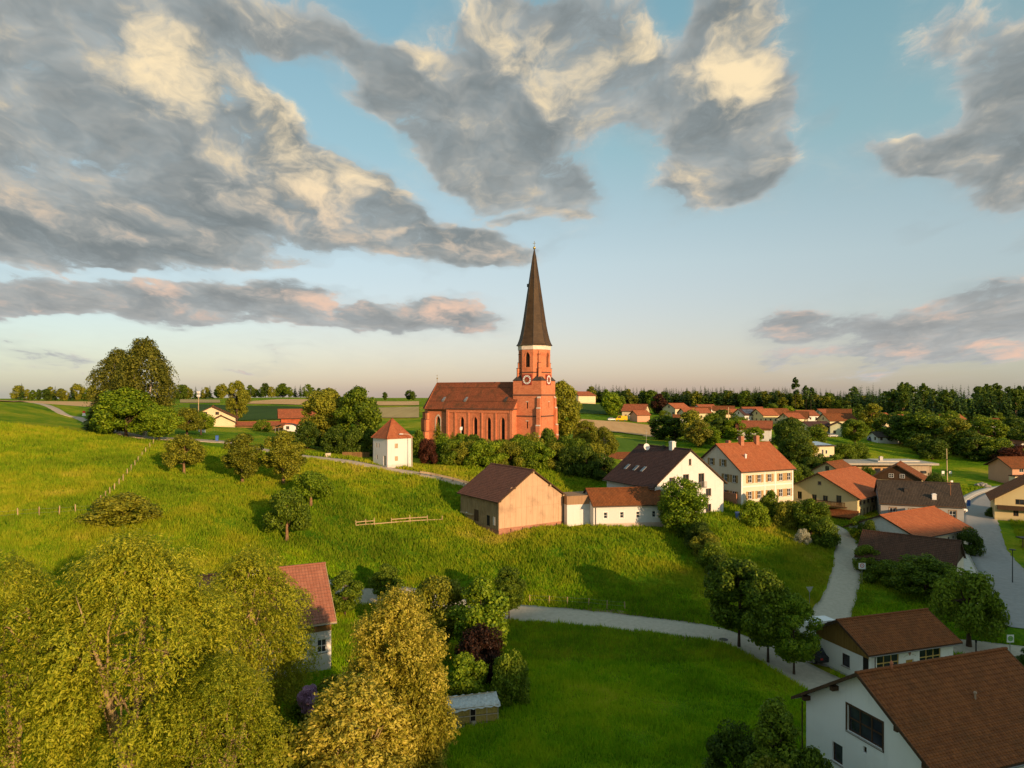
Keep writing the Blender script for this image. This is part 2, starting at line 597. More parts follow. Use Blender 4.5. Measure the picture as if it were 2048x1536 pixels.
def simple_mat(name, rgb, rough=0.7, var=0.12, scale=1.5, metal=0.0, spec=0.25, bmp=0.0):
    if name in MATS:
        return MATS[name]
    m, g, b, out = new_mat(name)
    tc = g.n('ShaderNodeTexCoord')
    n1 = g.noise(tc.outputs['Object'], scale, 5, 0.6)
    dark = tuple(c * (1 - var * 1.6) for c in rgb)
    lite = tuple(min(1, c * (1 + var)) for c in rgb)
    g.put(b.inputs['Base Color'], g.ramp(n1.outputs[0], [(0.3, dark), (0.7, lite)]))
    b.inputs['Roughness'].default_value = rough
    b.inputs['Metallic'].default_value = metal
    b.inputs['Specular IOR Level'].default_value = spec
    if bmp:
        n2 = g.noise(tc.outputs['Object'], scale * 12, 3, 0.6)
        bump(g, b, n2.outputs[0], bmp, 0.03)
    return m


def plaster(name, rgb):
    """rendered wall: fine grain, rain streaks, soiled foot"""
    if name in MATS:
        return MATS[name]
    m, g, b, out = new_mat(name)
    tc = g.n('ShaderNodeTexCoord')
    mp = g.n('ShaderNodeMapping')
    mp.inputs['Scale'].default_value = (1.6, 1.6, 0.12)
    g.put(mp.inputs['Vector'], tc.outputs['Object'])
    st = g.noise(mp.outputs[0], 1.3, 5, 0.62)
    n1 = g.noise(tc.outputs['Object'], 0.35, 4, 0.6)
    c = g.mix(g.remap(st.outputs[0], 0.52, 0.8, 0.0, 0.45), rgb, tuple(x * 0.72 for x in rgb))
    c = g.mix(g.remap(n1.outputs[0], 0.45, 0.75, 0.0, 0.35), c, (rgb[0] * 0.86, rgb[1] * 0.84, rgb[2] * 0.8))
    sep = g.n('ShaderNodeSeparateXYZ')
    g.put(sep.inputs[0], tc.outputs['Object'])
    foot = g.math('ADD', sep.outputs[2], g.math('MULTIPLY', st.outputs[0], 0.9))
    c = g.mix(g.remap(foot, 0.3, 1.1, 0.5, 0.0), c, (rgb[0] * 0.6, rgb[1] * 0.57, rgb[2] * 0.5))
    g.put(b.inputs['Base Color'], c)
    b.inputs['Roughness'].default_value = 0.9
    b.inputs['Specular IOR Level'].default_value = 0.12
    n2 = g.noise(tc.outputs['Object'], 18, 4, 0.7)
    bump(g, b, n2.outputs[0], 0.25, 0.02)
    return m


def tile_mat(name, c1, c2, moss=(0.05, 0.05, 0.03), tw=0.25, th=0.34, mossy=0.35):
    """roof tiles: colour of single tiles, rounded columns, lichen; courses are geometry. UV in metres"""
    if name in MATS:
        return MATS[name]
    m, g, b, out = new_mat(name)
    uv = g.n('ShaderNodeUVMap')
    br = g.n('ShaderNodeTexBrick')
    br.offset = 0.0
    br.inputs['Scale'].default_value = 1.0
    br.inputs['Brick Width'].default_value = tw
    br.inputs['Row Height'].default_value = th
    br.inputs['Mortar Size'].default_value = 0.012
    br.inputs['Mortar Smooth'].default_value = 0.3
    br.inputs['Color1'].default_value = (*c1, 1)
    br.inputs['Color2'].default_value = (*c2, 1)
    br.inputs['Mortar'].default_value = (*[x * 0.35 for x in c1], 1)
    g.put(br.inputs['Vector'], uv.outputs[0])
    n1 = g.noise(uv.outputs[0], 0.45, 6, 0.65)
    mp = g.n('ShaderNodeMapping')
    mp.inputs['Scale'].default_value = (1.4, 0.16, 1)
    g.put(mp.inputs['Vector'], uv.outputs[0])
    n2 = g.noise(mp.outputs[0], 1.1, 5, 0.65)
    c = g.mix(g.remap(n1.outputs[0], 0.42, 0.72, 0.0, mossy), br.outputs['Color'], moss)
    c = g.mix(g.remap(n2.outputs[0], 0.5, 0.75, 0.0, 0.4), c, tuple(min(1, x * 1.35) for x in c2))
    n3 = g.noise(uv.outputs[0], 14, 2, 0.5)
    c = g.mix(g.remap(n3.outputs[0], 0.66, 0.74, 0.0, 0.22), c, (0.34, 0.29, 0.20))
    g.put(b.inputs['Base Color'], c)
    b.inputs['Roughness'].default_value = 0.82
    b.inputs['Specular IOR Level'].default_value = 0.2
    wv = g.n('ShaderNodeTexWave', wave_type='BANDS', bands_direction='X', wave_profile='SIN')
    wv.inputs['Scale'].default_value = 2 * math.pi / (20.0 * tw) * 1.0
    g.put(wv.inputs['Vector'], uv.outputs[0])
    bump(g, b, g.math('ADD', wv.outputs[0], g.math('MULTIPLY', n3.outputs[0], 0.5)), 0.7, 0.05)
    return m


def wood_mat(name, c1, c2, pitch=0.22, axis='X', rough=0.8):
    """boards along z, colour differing from board to board, weathered streaks"""
    if name in MATS:
        return MATS[name]
    m, g, b, out = new_mat(name)
    tc = g.n('ShaderNodeTexCoord')
    mp = g.n('ShaderNodeMapping')
    mp.inputs['Scale'].default_value = (7, 7, 0.35)
    g.put(mp.inputs['Vector'], tc.outputs['Object'])
    n1 = g.noise(mp.outputs[0], 1.0, 5, 0.65)
    n2 = g.noise(tc.outputs['Object'], 0.35, 4, 0.6)
    c = g.ramp(n1.outputs[0], [(0.3, c1), (0.68, c2)])
    c = g.mix(g.remap(n2.outputs[0], 0.5, 0.72, 0.0, 0.5), c, tuple(x * 0.45 for x in c1))
    g.put(b.inputs['Base Color'], c)
    b.inputs['Roughness'].default_value = rough
    bump(g, b, n1.outputs[0], 0.4, 0.02)
    return m


def glass_mat(name='window_glass', rgb=(0.03, 0.035, 0.045)):
    if name in MATS:
        return MATS[name]
    m, g, b, out = new_mat(name)
    tc = g.n('ShaderNodeTexCoord')
    n1 = g.noise(tc.outputs['Object'], 0.8, 2, 0.5)
    g.put(b.inputs['Base Color'], g.ramp(n1.outputs[0], [(0.35, tuple(x * 0.5 for x in rgb)), (0.7, tuple(x * 1.6 for x in rgb))]))
    b.inputs['Roughness'].default_value = 0.06
    b.inputs['Specular IOR Level'].default_value = 0.6
    return m


def brick_mat(name, c1, c2, mortar, scale=1.0, moss=0.0, bw=0.5, rh=0.14):
    if name in MATS:
        return MATS[name]
    m, g, b, out = new_mat(name)
    uv = g.n('ShaderNodeUVMap')
    br = g.n('ShaderNodeTexBrick')
    br.inputs['Scale'].default_value = scale
    br.inputs['Brick Width'].default_value = bw
    br.inputs['Row Height'].default_value = rh
    br.inputs['Mortar Size'].default_value = 0.018
    br.inputs['Color1'].default_value = (*c1, 1)
    br.inputs['Color2'].default_value = (*c2, 1)
    br.inputs['Mortar'].default_value = (*mortar, 1)
    g.put(br.inputs['Vector'], uv.outputs[0])
    tc = g.n('ShaderNodeTexCoord')
    n1 = g.noise(tc.outputs['Object'], 0.5, 6, 0.65)
    n2 = g.noise(tc.outputs['Object'], 3.5, 3, 0.6)
    c = g.mix(g.remap(n1.outputs[0], 0.45, 0.75, 0.0, 0.5), br.outputs['Color'], tuple(x * 0.55 for x in c1))
    c = g.mix(g.remap(n2.outputs[0], 0.55, 0.8, 0.0, 0.5), c, tuple(min(1, x * 1.35) for x in c2))
    g.put(b.inputs['Base Color'], c)
    b.inputs['Roughness'].default_value = 0.88
    b.inputs['Specular IOR Level'].default_value = 0.15
    bump(g, b, g.math('ADD', br.outputs['Fac'], g.math('MULTIPLY', n2.outputs[0], -1.0)), 0.35, -0.03)
    return m


def grass_nodes(g, P, dark, mid, yellow, straw):
    big = g.noise(P, 0.045, 5, 0.6)
    med = g.noise(P, 0.32, 5, 0.65)
    fine = g.noise(P, 2.6, 4, 0.7)
    v = g.math('ADD', g.math('MULTIPLY', big.outputs[0], 0.65), g.math('ADD', g.math('MULTIPLY', med.outputs[0], 0.35), g.math('MULTIPLY', fine.outputs[0], 0.15)))
    c = g.ramp(v, [(0.47, dark), (0.555, mid), (0.635, yellow), (0.73, straw)])
    return c, fine.outputs[0], med.outputs[0]


def grass_mat(name, dark, mid, yellow, straw):
    m, g, b, out = new_mat(name)
    geo = g.n('ShaderNodeNewGeometry')
    c, fine, med = grass_nodes(g, geo.outputs['Position'], dark, mid, yellow, straw)
    g.put(b.inputs['Base Color'], c)
    b.inputs['Roughness'].default_value = 1.0
    b.inputs['Specular IOR Level'].default_value = 0.05
    bump(g, b, g.math('ADD', fine, med), 0.9, 0.45)
    return m


MEADOW = ((0.062, 0.150, 0.004), (0.135, 0.245, 0.006), (0.26, 0.30, 0.010), (0.42, 0.35, 0.045))
M_grass = grass_mat('meadow', *MEADOW)
M_asphalt = simple_mat('asphalt', (0.47, 0.42, 0.33), 0.9, 0.09, 2.2, bmp=0.2)
M_asphalt2 = simple_mat('road_asphalt', (0.31, 0.30, 0.285), 0.85, 0.08, 1.5, bmp=0.15)
M_paving = simple_mat('paving', (0.52, 0.49, 0.42), 0.9, 0.1, 1.2, bmp=0.15)
M_gravel = simple_mat('gravel', (0.30, 0.22, 0.14), 0.95, 0.18, 1.3, bmp=0.4)
M_path = simple_mat('path_dust', (0.50, 0.40, 0.29), 0.95, 0.15, 0.8, bmp=0.3)
M_kerb = simple_mat('kerb', (0.36, 0.34, 0.30), 0.9, 0.12, 2.0)
M_glass = glass_mat()
M_white = simple_mat('white_paint', (0.78, 0.77, 0.74), 0.6, 0.05, 2)
M_dark = simple_mat('dark_interior', (0.02, 0.017, 0.014), 0.9, 0.2, 2)
M_grey_metal = simple_mat('grey_metal', (0.32, 0.32, 0.31), 0.45, 0.1, 3, metal=0.6)
M_darkwood = wood_mat('dark_wood', (0.045, 0.025, 0.014), (0.10, 0.055, 0.028))
M_wood = wood_mat('brown_wood', (0.17, 0.09, 0.035), (0.32, 0.18, 0.07))
M_paleWood = wood_mat('pale_wood', (0.36, 0.26, 0.15), (0.52, 0.40, 0.25))

# ------------------------------------------------------------------ ground sheet
_I, _J = _GX.shape
_idx = np.arange(_I * _J).reshape(_I, _J)
_q = np.stack([_idx[:-1, :-1], _idx[:-1, 1:], _idx[1:, 1:], _idx[1:, :-1]], -1).reshape(-1, 4)
_me = fast_mesh('ground', np.stack([_GX, _GY, _GZ], -1).reshape(-1, 3), _q[:, ::-1], M_grass, True)
_o = link('ground', _me)
tag(_o, kind='structure')


# ------------------------------------------------------------------ roads and fields
ROADS = []      # (polyline, half width) used to keep grass off


def smooth_line(pts, step=1.5):
    pts = [Vector(p[:2]) for p in pts]
    out = []
    n = len(pts)
    for i in range(n - 1):
        p0, p1, p2, p3 = pts[max(i - 1, 0)], pts[i], pts[i + 1], pts[min(i + 2, n - 1)]
        k = max(2, int((p2 - p1).length / step))
        for j in range(k):
            t = j / k
            out.append(0.5 * ((2 * p1) + (p2 - p0) * t + (2 * p0 - 5 * p1 + 4 * p2 - p3) * t * t + (3 * p1 - p0 - 3 * p2 + p3) * t ** 3))
    out.append(pts[-1])
    return out


def road(name, pts, width, mat, lift=0.06, ragged=0.28, nx=6, shift=0.0, keep=True):
    line = smooth_line(pts)
    widths = width if hasattr(width, '__len__') else [width] * len(pts)
    ws = np.interp(np.linspace(0, 1, len(line)), np.linspace(0, 1, len(widths)), widths)
    V = []
    for i, p in enumerate(line):
        d = (line[min(i + 1, len(line) - 1)] - line[max(i - 1, 0)]).normalized()
        nrm = Vector((d.y, -d.x))
        for k in range(nx + 1):
            t = k / nx - 0.5
            off = t * ws[i] + shift
            if k in (0, nx) and ragged:
                off += ragged * (mnoise.noise((p.x * 0.7, p.y * 0.7, k * 3.1))) * (1 if k else -1)
            q = p + nrm * off
            V.append((q.x, q.y, 0))
    V = np.array(V)
    V[:, 2] = height(V[:, 0], V[:, 1]) + lift
    # edges run down into the ground
    n = len(line)
    V = V.reshape(n, nx + 1, 3)
    skirt = V.copy()
    e0 = V[:, :1].copy()
    e1 = V[:, -1:].copy()
    e0[:, :, 2] -= lift + 0.25
    e1[:, :, 2] -= lift + 0.25
    V = np.concatenate([e0, V, e1], 1)
    c = nx + 3
    ids = np.arange(n * c).reshape(n, c)
    q = np.stack([ids[:-1, :-1], ids[:-1, 1:], ids[1:, 1:], ids[1:, :-1]], -1).reshape(-1, 4)
    o = link(name, fast_mesh(name, V.reshape(-1, 3), q[:, ::-1], mat))
    tag(o, kind='structure')
    if keep:
        ROADS.append((np.array([(p.x, p.y) for p in line]), ws / 2 + abs(shift) * 0 + 0.12, shift))
    return line


r_lower = road('road', [G(600, 1180), G(700, 1189), G(760, 1195), G(880, 1208), G(1030, 1226), G(1150, 1235), G(1250, 1246), G(1350, 1256), G(1430, 1269), G(1500, 1292), G(1560, 1320),
               G(1615, 1352), (33, 61), (36, 54), (40, 40)], [3.6, 3.6, 3.7, 3.8, 3.9, 4.0, 4.0, 4.2, 4.6, 5.0, 5.4, 5.4, 5.4, 5.4, 5.4], M_asphalt)
road('lane', [G(1590, 1318), G(1630, 1268), G(1672, 1212), G(1689, 1160), G(1695, 1120), G(1693, 1090), G(1683, 1067), G(1662, 1052), G(1640, 1040)],
     [7.5, 6.0, 4.8, 4.0, 3.8, 3.7, 3.6, 3.4, 3.4], M_asphalt, lift=0.075)
M_verge = simple_mat('verge_soil', (0.26, 0.20, 0.09), 1.0, 0.35, 1.1, bmp=0.5)
road('verge', [p for p in r_lower[20:-20:8]], 6.4, M_verge, lift=0.03, ragged=0.9, keep=False)
main_pts = [G(2110, 966), G(2040, 981), G(1998, 990), G(1968, 1008), G(1959, 1034), G(1966, 1075), G(1990, 1125), G(2030, 1190), G(2085, 1262)]
road('main_road', main_pts, 6.2, M_asphalt2, lift=0.07)
road('pavement', main_pts, 1.9, M_paving, lift=0.17, shift=4.3, nx=3, ragged=0)
road('kerb', main_pts, 0.22, M_kerb, lift=0.185, shift=3.32, nx=1, ragged=0, keep=False)
road('side_road', [(36, 76.5), G(1830, 1290), G(1920, 1293), G(2000, 1303), G(2080, 1312), G(2200, 1330)], 4.6, M_asphalt, lift=0.065)
road('church_lane', [G(455, 884), G(520, 899), G(600, 912), G(700, 924), G(770, 937), G(830, 947), G(900, 963), G(935, 971), (-2, 132), (10, 130), (24, 138), (36, 142)],
     [5.5, 3.4, 3.2, 3.4, 4.6, 3.6, 3.2, 3.0, 3.0, 3.5, 4, 4], M_path)
road('farm_track', [(-185, 262), G(128, 829), G(150, 833), G(175, 844), G(215, 859), G(255, 869), G(300, 876), G(400, 881), G(470, 885)], [3, 3.2, 3.2, 3.2, 3.2, 3.2, 3.2, 4, 6], M_path)


def patch(name, top, bot, mat, lift=0.25, nv=10, step=6):
    """sheet laid on the ground between two outlines given as (px, distance) pairs"""
    x0, x1 = max(top[0][0], bot[0][0]), min(top[-1][0], bot[-1][0])
    n = max(3, int((x1 - x0) / step))
    pxs = np.linspace(x0, x1, n)
    yt = np.interp(pxs, [a for a, _ in top], [b for _, b in top])
    yb = np.interp(pxs, [a for a, _ in bot], [b for _, b in bot])
    V = []
    for a, t, b in zip(pxs, yt, yb):
        for k in range(nv + 1):
            Y = math.exp(math.log(b) + (math.log(t) - math.log(b)) * k / nv)
            V.append(((a - 1024) / FOC * Y, Y, 0))
    V = np.array(V)
    V[:, 2] = height(V[:, 0], V[:, 1]) + lift
    ids = np.arange(n * (nv + 1)).reshape(n, nv + 1)
    q = np.stack([ids[:-1, :-1], ids[1:, :-1], ids[1:, 1:], ids[:-1, 1:]], -1).reshape(-1, 4)
    o = link(name, fast_mesh(name, V.reshape(-1, 3), q, mat, True))
    tag(o, kind='structure')
    return o

# ------------------------------------------------------------------ building kit
FOOT = []       # building footprints (centre x, y, rz, half width, half length) to keep grass off


def face_frame(face, W, L):
    """origin, u direction, outward normal of a wall in house coordinates (front gable at -y)"""
    return {'F': ((-W / 2, -L / 2), (1, 0), (0, -1), W), 'R': ((W / 2, -L / 2), (0, 1), (1, 0), L),
            'B': ((W / 2, L / 2), (-1, 0), (0, 1), W), 'L': ((-W / 2, L / 2), (0, -1), (-1, 0), L)}[face]


def wall_pt(fr, u, v, out=0.0):
    (ox, oy), (ux, uy), (nx, ny), _ = fr
    return (ox + ux * u + nx * out, oy + uy * u + ny * out, v)


def wall_face(mb, fr, outline, holes, reveal=0.16, m=0, mrev=None):
    """planar wall with real openings and reveals"""
    loops = [[Vector((u, v, 0)) for u, v in outline]] + [[Vector((u, v, 0)) for u, v in h] for h in holes]
    flat = [p for lp in loops for p in lp]
    for tri in geometry.tessellate_polygon(loops):
        a, b, c = [flat[i] for i in tri]
        if (b - a).cross(c - a).z < 0:
            b, c = c, b
        if abs((b - a).cross(c - a).z) < 1e-7:
            continue
        mb.face([wall_pt(fr, p.x, p.y) for p in (a, b, c)], m, [(p.x, p.y) for p in (a, b, c)])
    for h in holes:
        k = len(h)
        area = sum(h[i][0] * h[(i + 1) % k][1] - h[(i + 1) % k][0] * h[i][1] for i in range(k))
        hh = h if area > 0 else h[::-1]
        for i in range(k):
            p, q = hh[i], hh[(i + 1) % k]
            mb.face([wall_pt(fr, *p), wall_pt(fr, *q), wall_pt(fr, *q, -reveal), wall_pt(fr, *p, -reveal)], m if mrev is None else mrev,
                    [(p[0], p[1]), (q[0], q[1]), (q[0], q[1] - reveal), (p[0], p[1] - reveal)])


def bar_on(mb, fr, u0, u1, v0, v1, o0, o1, m=0):
    """box on a wall between offsets o0 (inner) and o1 (outer)"""
    P = [wall_pt(fr, u0, v0, o0), wall_pt(fr, u1, v0, o0), wall_pt(fr, u1, v0, o1), wall_pt(fr, u0, v0, o1)]
    Q = [wall_pt(fr, u0, v1, o0), wall_pt(fr, u1, v1, o0), wall_pt(fr, u1, v1, o1), wall_pt(fr, u0, v1, o1)]
    for q in ([P[3], P[2], Q[2], Q[3]], [P[1], P[0], Q[0], Q[1]], [P[0], P[3], Q[3], Q[0]], [P[2], P[1], Q[1], Q[2]], [Q[0], Q[3], Q[2], Q[1]], [P[1], P[2], P[3], P[0]]):
        mb.face(q, m)


def window(root, fr, u, v, w, h, cols=2, rows=2, frame=None, reveal=0.16, name='window', pane_mat=None, sill=True, bar=0.05, trim=None, shutter=None, half=False):
    """frame with bars set back in the opening, the glass as its own piece; optional sill, surround, shutters"""
    frame = frame or M_white
    mb = MB()
    f = 0.07
    o0, o1 = -reveal, -reveal + 0.07
    u0, u1, v0, v1 = u - w / 2, u + w / 2, v, v + h
    bar_on(mb, fr, u0, u0 + f, v0, v1, o0, o1)
    bar_on(mb, fr, u1 - f, u1, v0, v1, o0, o1)
    bar_on(mb, fr, u0 + f, u1 - f, v0, v0 + f, o0, o1)
    bar_on(mb, fr, u0 + f, u1 - f, v1 - f, v1, o0, o1)
    for c in range(1, cols):
        x = u0 + w * c / cols
        bar_on(mb, fr, x - bar / 2, x + bar / 2, v0 + f, v1 - f, o0 + 0.003, o1 - 0.003)
    for r in range(1, rows):
        z = v0 + h * r / rows
        bar_on(mb, fr, u0 + f, u1 - f, z - bar / 2, z + bar / 2, o0 + 0.006, o1 - 0.006)
    wo = mb.build(name, frame, root)
    pm = MB()
    pm.face([wall_pt(fr, u0, v0, o0 + 0.02), wall_pt(fr, u1, v0, o0 + 0.02), wall_pt(fr, u1, v1, o0 + 0.02), wall_pt(fr, u0, v1, o0 + 0.02)])
    pm.build('pane', pane_mat or M_glass, wo)
    if sill:
        sm = MB()
        bar_on(sm, fr, u0 - 0.08, u1 + 0.08, v0 - 0.07, v0 - 0.004, -reveal + 0.07, 0.09)
        sm.build('sill', M_kerb, wo)
    if trim:
        tm = MB()
        t, o = 0.14, 0.025
        bar_on(tm, fr, u0 - t, u0 - 0.004, v0 - t, v1 + t, -0.01, o)
        bar_on(tm, fr, u1 + 0.004, u1 + t, v0 - t, v1 + t, -0.01, o)
        bar_on(tm, fr, u0 - 0.004, u1 + 0.004, v1 + 0.004, v1 + t, -0.01, o)
        bar_on(tm, fr, u0 - 0.004, u1 + 0.004, v0 - t, v0 - 0.075, -0.01, o)
        tm.build('surround', trim, wo)
    if shutter:
        sw = w / 2 if not half else w * 0.9
        for s in (-1, 1):
            a, b = (u0 - sw - 0.04, u0 - 0.04) if s < 0 else (u1 + 0.04, u1 + sw + 0.04)
            sh = MB()
            bar_on(sh, fr, a, a + 0.07, v0, v1, 0.012, 0.06)
            bar_on(sh, fr, b - 0.07, b, v0, v1, 0.012, 0.06)
            for z0, z1 in ((v0, v0 + 0.09), (v0 + h * 0.48, v0 + h * 0.55), (v1 - 0.09, v1)):
                bar_on(sh, fr, a + 0.07, b - 0.07, z0, z1, 0.012, 0.056)
            k = max(4, int(h / 0.12))
            for i in range(k):
                z = v0 + 0.09 + (h - 0.18) * (i + 0.15) / k
                bar_on(sh, fr, a + 0.07, b - 0.07, z, z + (h - 0.18) / k * 0.72, 0.016, 0.045)
            sh.build('shutter', shutter, root)
    return wo


def rect(u, v, w, h):
    return [(u - w / 2, v), (u + w / 2, v), (u + w / 2, v + h), (u - w / 2, v + h)]


def door(root, fr, u, v, w, h, mat, reveal=0.14, name='door', panels=True):
    mb = MB()
    bar_on(mb, fr, u - w / 2, u + w / 2, v, v + h, -reveal - 0.03, -reveal + 0.02)
    if panels:
        for a in (0.12, 0.56):
            bar_on(mb, fr, u - w / 2 + 0.1, u + w / 2 - 0.1, v + h * a, v + h * (a + 0.34), -reveal + 0.02, -reveal + 0.04)
    d = mb.build(name, mat, root)
    hm = MB()
    bar_on(hm, fr, u + w * 0.33, u + w * 0.42, v + 0.95, v + 1.0, -reveal + 0.02, -reveal + 0.09)
    hm.build('handle', M_grey_metal, d)
    return d


def gable_roof(root, W, L, he, hr, mat, oe=0.6, og=0.5, course=0.34, under=None, thick=0.16, name='roof', ridge=True, single=True, ridge_mat=None, offs=0.0):
    """pitched roof with stepped tile courses, boarded underside and verge boards"""
    under = under or M_darkwood
    mb = MB()
    rise = (hr - he) / (W / 2)
    y0, y1 = -L / 2 - og, L / 2 + og
    cs = math.sqrt(1 + rise * rise)
    for s in (-1, 1):
        half = W / 2 + oe
        n = max(4, int(half * cs / course))
        for i in range(n):
            a, b = half * i / n, half * (i + 1) / n
            za, zb = hr - a * rise + thick, hr - b * rise + thick
            up = 0.035
            P = [(s * a, y0, za - 0.005), (s * a, y1, za - 0.005), (s * b, y1, zb + up), (s * b, y0, zb + up)]
            uv = [(y0, a * cs), (y1, a * cs), (y1, b * cs), (y0, b * cs)]
            mb.face(P if s < 0 else P[::-1], 0, uv if s < 0 else uv[::-1])
            S = [(s * b, y0, zb + up), (s * b, y1, zb + up), (s * b, y1, zb - 0.01), (s * b, y0, zb - 0.01)]
            mb.face(S if s < 0 else S[::-1], 0, [(y0, b * cs), (y1, b * cs), (y1, b * cs + .03), (y0, b * cs + .03)])
        zb = hr - half * rise
        U = [(0, y0, hr), (0, y1, hr), (s * half, y1, zb), (s * half, y0, zb)]
        mb.face(U[::-1] if s < 0 else U, 1)
        E = [(s * half, y0, zb), (s * half, y1, zb), (s * half, y1, zb + thick), (s * half, y0, zb + thick)]
        mb.face(E if s > 0 else E[::-1], 1)
        for y, sg in ((y0, 1), (y1, -1)):
            V = [(0, y, hr - 0.05), (s * half, y, zb - 0.05), (s * half, y, zb + thick + 0.03), (0, y, hr + thick + 0.03)]
            V2 = [(x, yy + sg * 0.05, z) for x, yy, z in V]
            mb.face(V if s * sg > 0 else V[::-1], 1)
            mb.face(V2[::-1] if s * sg > 0 else V2, 1)
            mb.face([V[3], V[2], V2[2], V2[3]], 1)
            mb.face([V[0], V[1], V2[1], V2[0]], 1)
    rm = mat
    ro = mb.build(name, [rm, under], root)
    if ridge:
        length = y1 - y0
        k = max(6, int(length / 0.42))
        tl = length / k
        t = MB()
        seg = 5
        for i in range(seg):
            a0, a1 = math.pi * i / seg, math.pi * (i + 1) / seg
            r0, r1 = 0.15, 0.125
            t.face([(r0 * math.cos(a0), 0, r0 * math.sin(a0)), (r0 * math.cos(a1), 0, r0 * math.sin(a1)),
                    (r1 * math.cos(a1), tl * 1.1, r1 * math.sin(a1)), (r1 * math.cos(a0), tl * 1.1, r1 * math.sin(a0))][::-1])
        t.face([(0.15 * math.cos(math.pi * i / seg), 0, 0.15 * math.sin(math.pi * i / seg)) for i in range(seg + 1)][::-1])
        tm = t.mesh('ridge_tile', ridge_mat or mat)
        if single:
            for i in range(k):
                link('ridge_tile', tm, ro, (0, y0 + i * tl, hr + thick - 0.02))
        else:
            j = MB()
            for i in range(k):
                for f, u in zip(t.f, t.uv):
                    j.face([(t.v[q][0], t.v[q][1] + y0 + i * tl, t.v[q][2] + hr + thick - 0.02) for q in f], 0, u)
            tag(j.build('ridge_tiles', ridge_mat or mat, ro), kind='stuff')
    return ro


def gutter(root, W, L, he, oe, rise, sides=('L', 'R'), og=0.4):
    for sd in sides:
        s = -1 if sd == 'L' else 1
        mb = MB()
        x = s * (W / 2 + oe + 0.07)
        z = he - oe * rise + 0.02
        y0, y1 = -L / 2 - og, L / 2 + og
        prof = [(0.08 * math.cos(a), 0.08 * math.sin(a)) for a in [math.pi + math.pi * i / 4 for i in range(5)]]
        for i in range(4):
            (a, b), (c, d) = prof[i], prof[i + 1]
            mb.face([(x + a, y0, z + b), (x + c, y0, z + d), (x + c, y1, z + d), (x + a, y1, z + b)])
        mb.build('gutter', M_grey_metal, root)


def downpipe(root, x, y, z0, z1, mat=None):
    MB().tube([(x, y, z0), (x, y, z1)], 0.05, 6).build('downpipe', mat or M_grey_metal, root)


def chimney(roof, x, y, z0, z1, w, d, mat, cap=True):
    mb = MB()
    mb.box(x - w / 2, x + w / 2, y - d / 2, y + d / 2, z0, z1)
    if cap:
        mb.box(x - w / 2 - 0.06, x + w / 2 + 0.06, y - d / 2 - 0.06, y + d / 2 + 0.06, z1 + 0.002, z1 + 0.1)
        mb.box(x - w / 2 + 0.1, x + w / 2 - 0.1, y - d / 2 + 0.1, y + d / 2 - 0.1, z1 + 0.102, z1 + 0.22)
    mb.build('chimney', mat, roof)


def house(name, label, cat, A, Y, d, W, L, eave, base, wallmat, roofmat, ridge_h=None, wins=(), doors=(), oe=0.6, og=0.5, reveal=0.14, single=True,
          course=0.34, plinth=None, under=None, gables=None, group=None, sink=2.0, foot=True, wstyle=None, gut=True, ridge=True, ridge_mat=None, roof=True):
    """A: photo pixel of the front ridge end, Y its distance, d: ridge direction, eave and base: heights above the sea-level datum"""
    ax, ay, az = sight(A[0], A[1], Y)
    hr = az if ridge_h is None else ridge_h
    d = Vector(d).normalized()
    # front gable wall stands og behind the ridge end
    cx, cy = ax + d.x * (og + L / 2), ay + d.y * (og + L / 2)
    rz = math.atan2(-d.x, d.y)
    root = thing(name, label, cat, (cx, cy, base), rz, group)
    th = 0.16
    he, hh = eave - base, hr - base - th
    if foot:
        FOOT.append((cx, cy, rz, W / 2 + 0.3, L / 2 + 0.3))
    frs = {k: face_frame(k, W, L) for k in 'FRBL'}
    wm = MB()
    z0 = -sink
    openings = {k: [] for k in 'FRBL'}
    for w in wins:
        openings[w[0]].append(rect(*w[1:5]))
    for w in doors:
        openings[w[0]].append(rect(*w[1:5]))
    for k, fr in frs.items():
        wd = fr[3]
        if k in 'FB':
            ol = [(0, z0), (wd, z0), (wd, he), (wd / 2, hh), (0, he)]
        else:
            ol = [(0, z0), (wd, z0), (wd, he), (0, he)]
        wall_face(wm, fr, ol, openings[k], reveal)
    wm.build('wall', [wallmat], root)
    rf = None
    if roof:
        rf = gable_roof(root, W, L, he, hh, roofmat, oe, og, course, under, th, ridge=ridge, single=single, ridge_mat=ridge_mat)
        if gut:
            gutter(root, W, L, he, oe, (hh - he) / (W / 2))
    if plinth:
        pm = MB()
        for k, fr in frs.items():
            bar_on(pm, fr, -0.03, fr[3] + 0.03, z0, plinth[0], -0.02, 0.04)
        pm.build('plinth', plinth[1], root)
    for w in wins:
        kw = dict(wstyle or {})
        if len(w) > 5:
            kw.update(w[5])
        window(root, frs[w[0]], *w[1:5], reveal=reveal, **kw)
    for w in doors:
        door(root, frs[w[0]], *w[1:5], w[5], reveal=reveal, **(w[6] if len(w) > 6 else {}))
    return root, rf, frs, he, hh


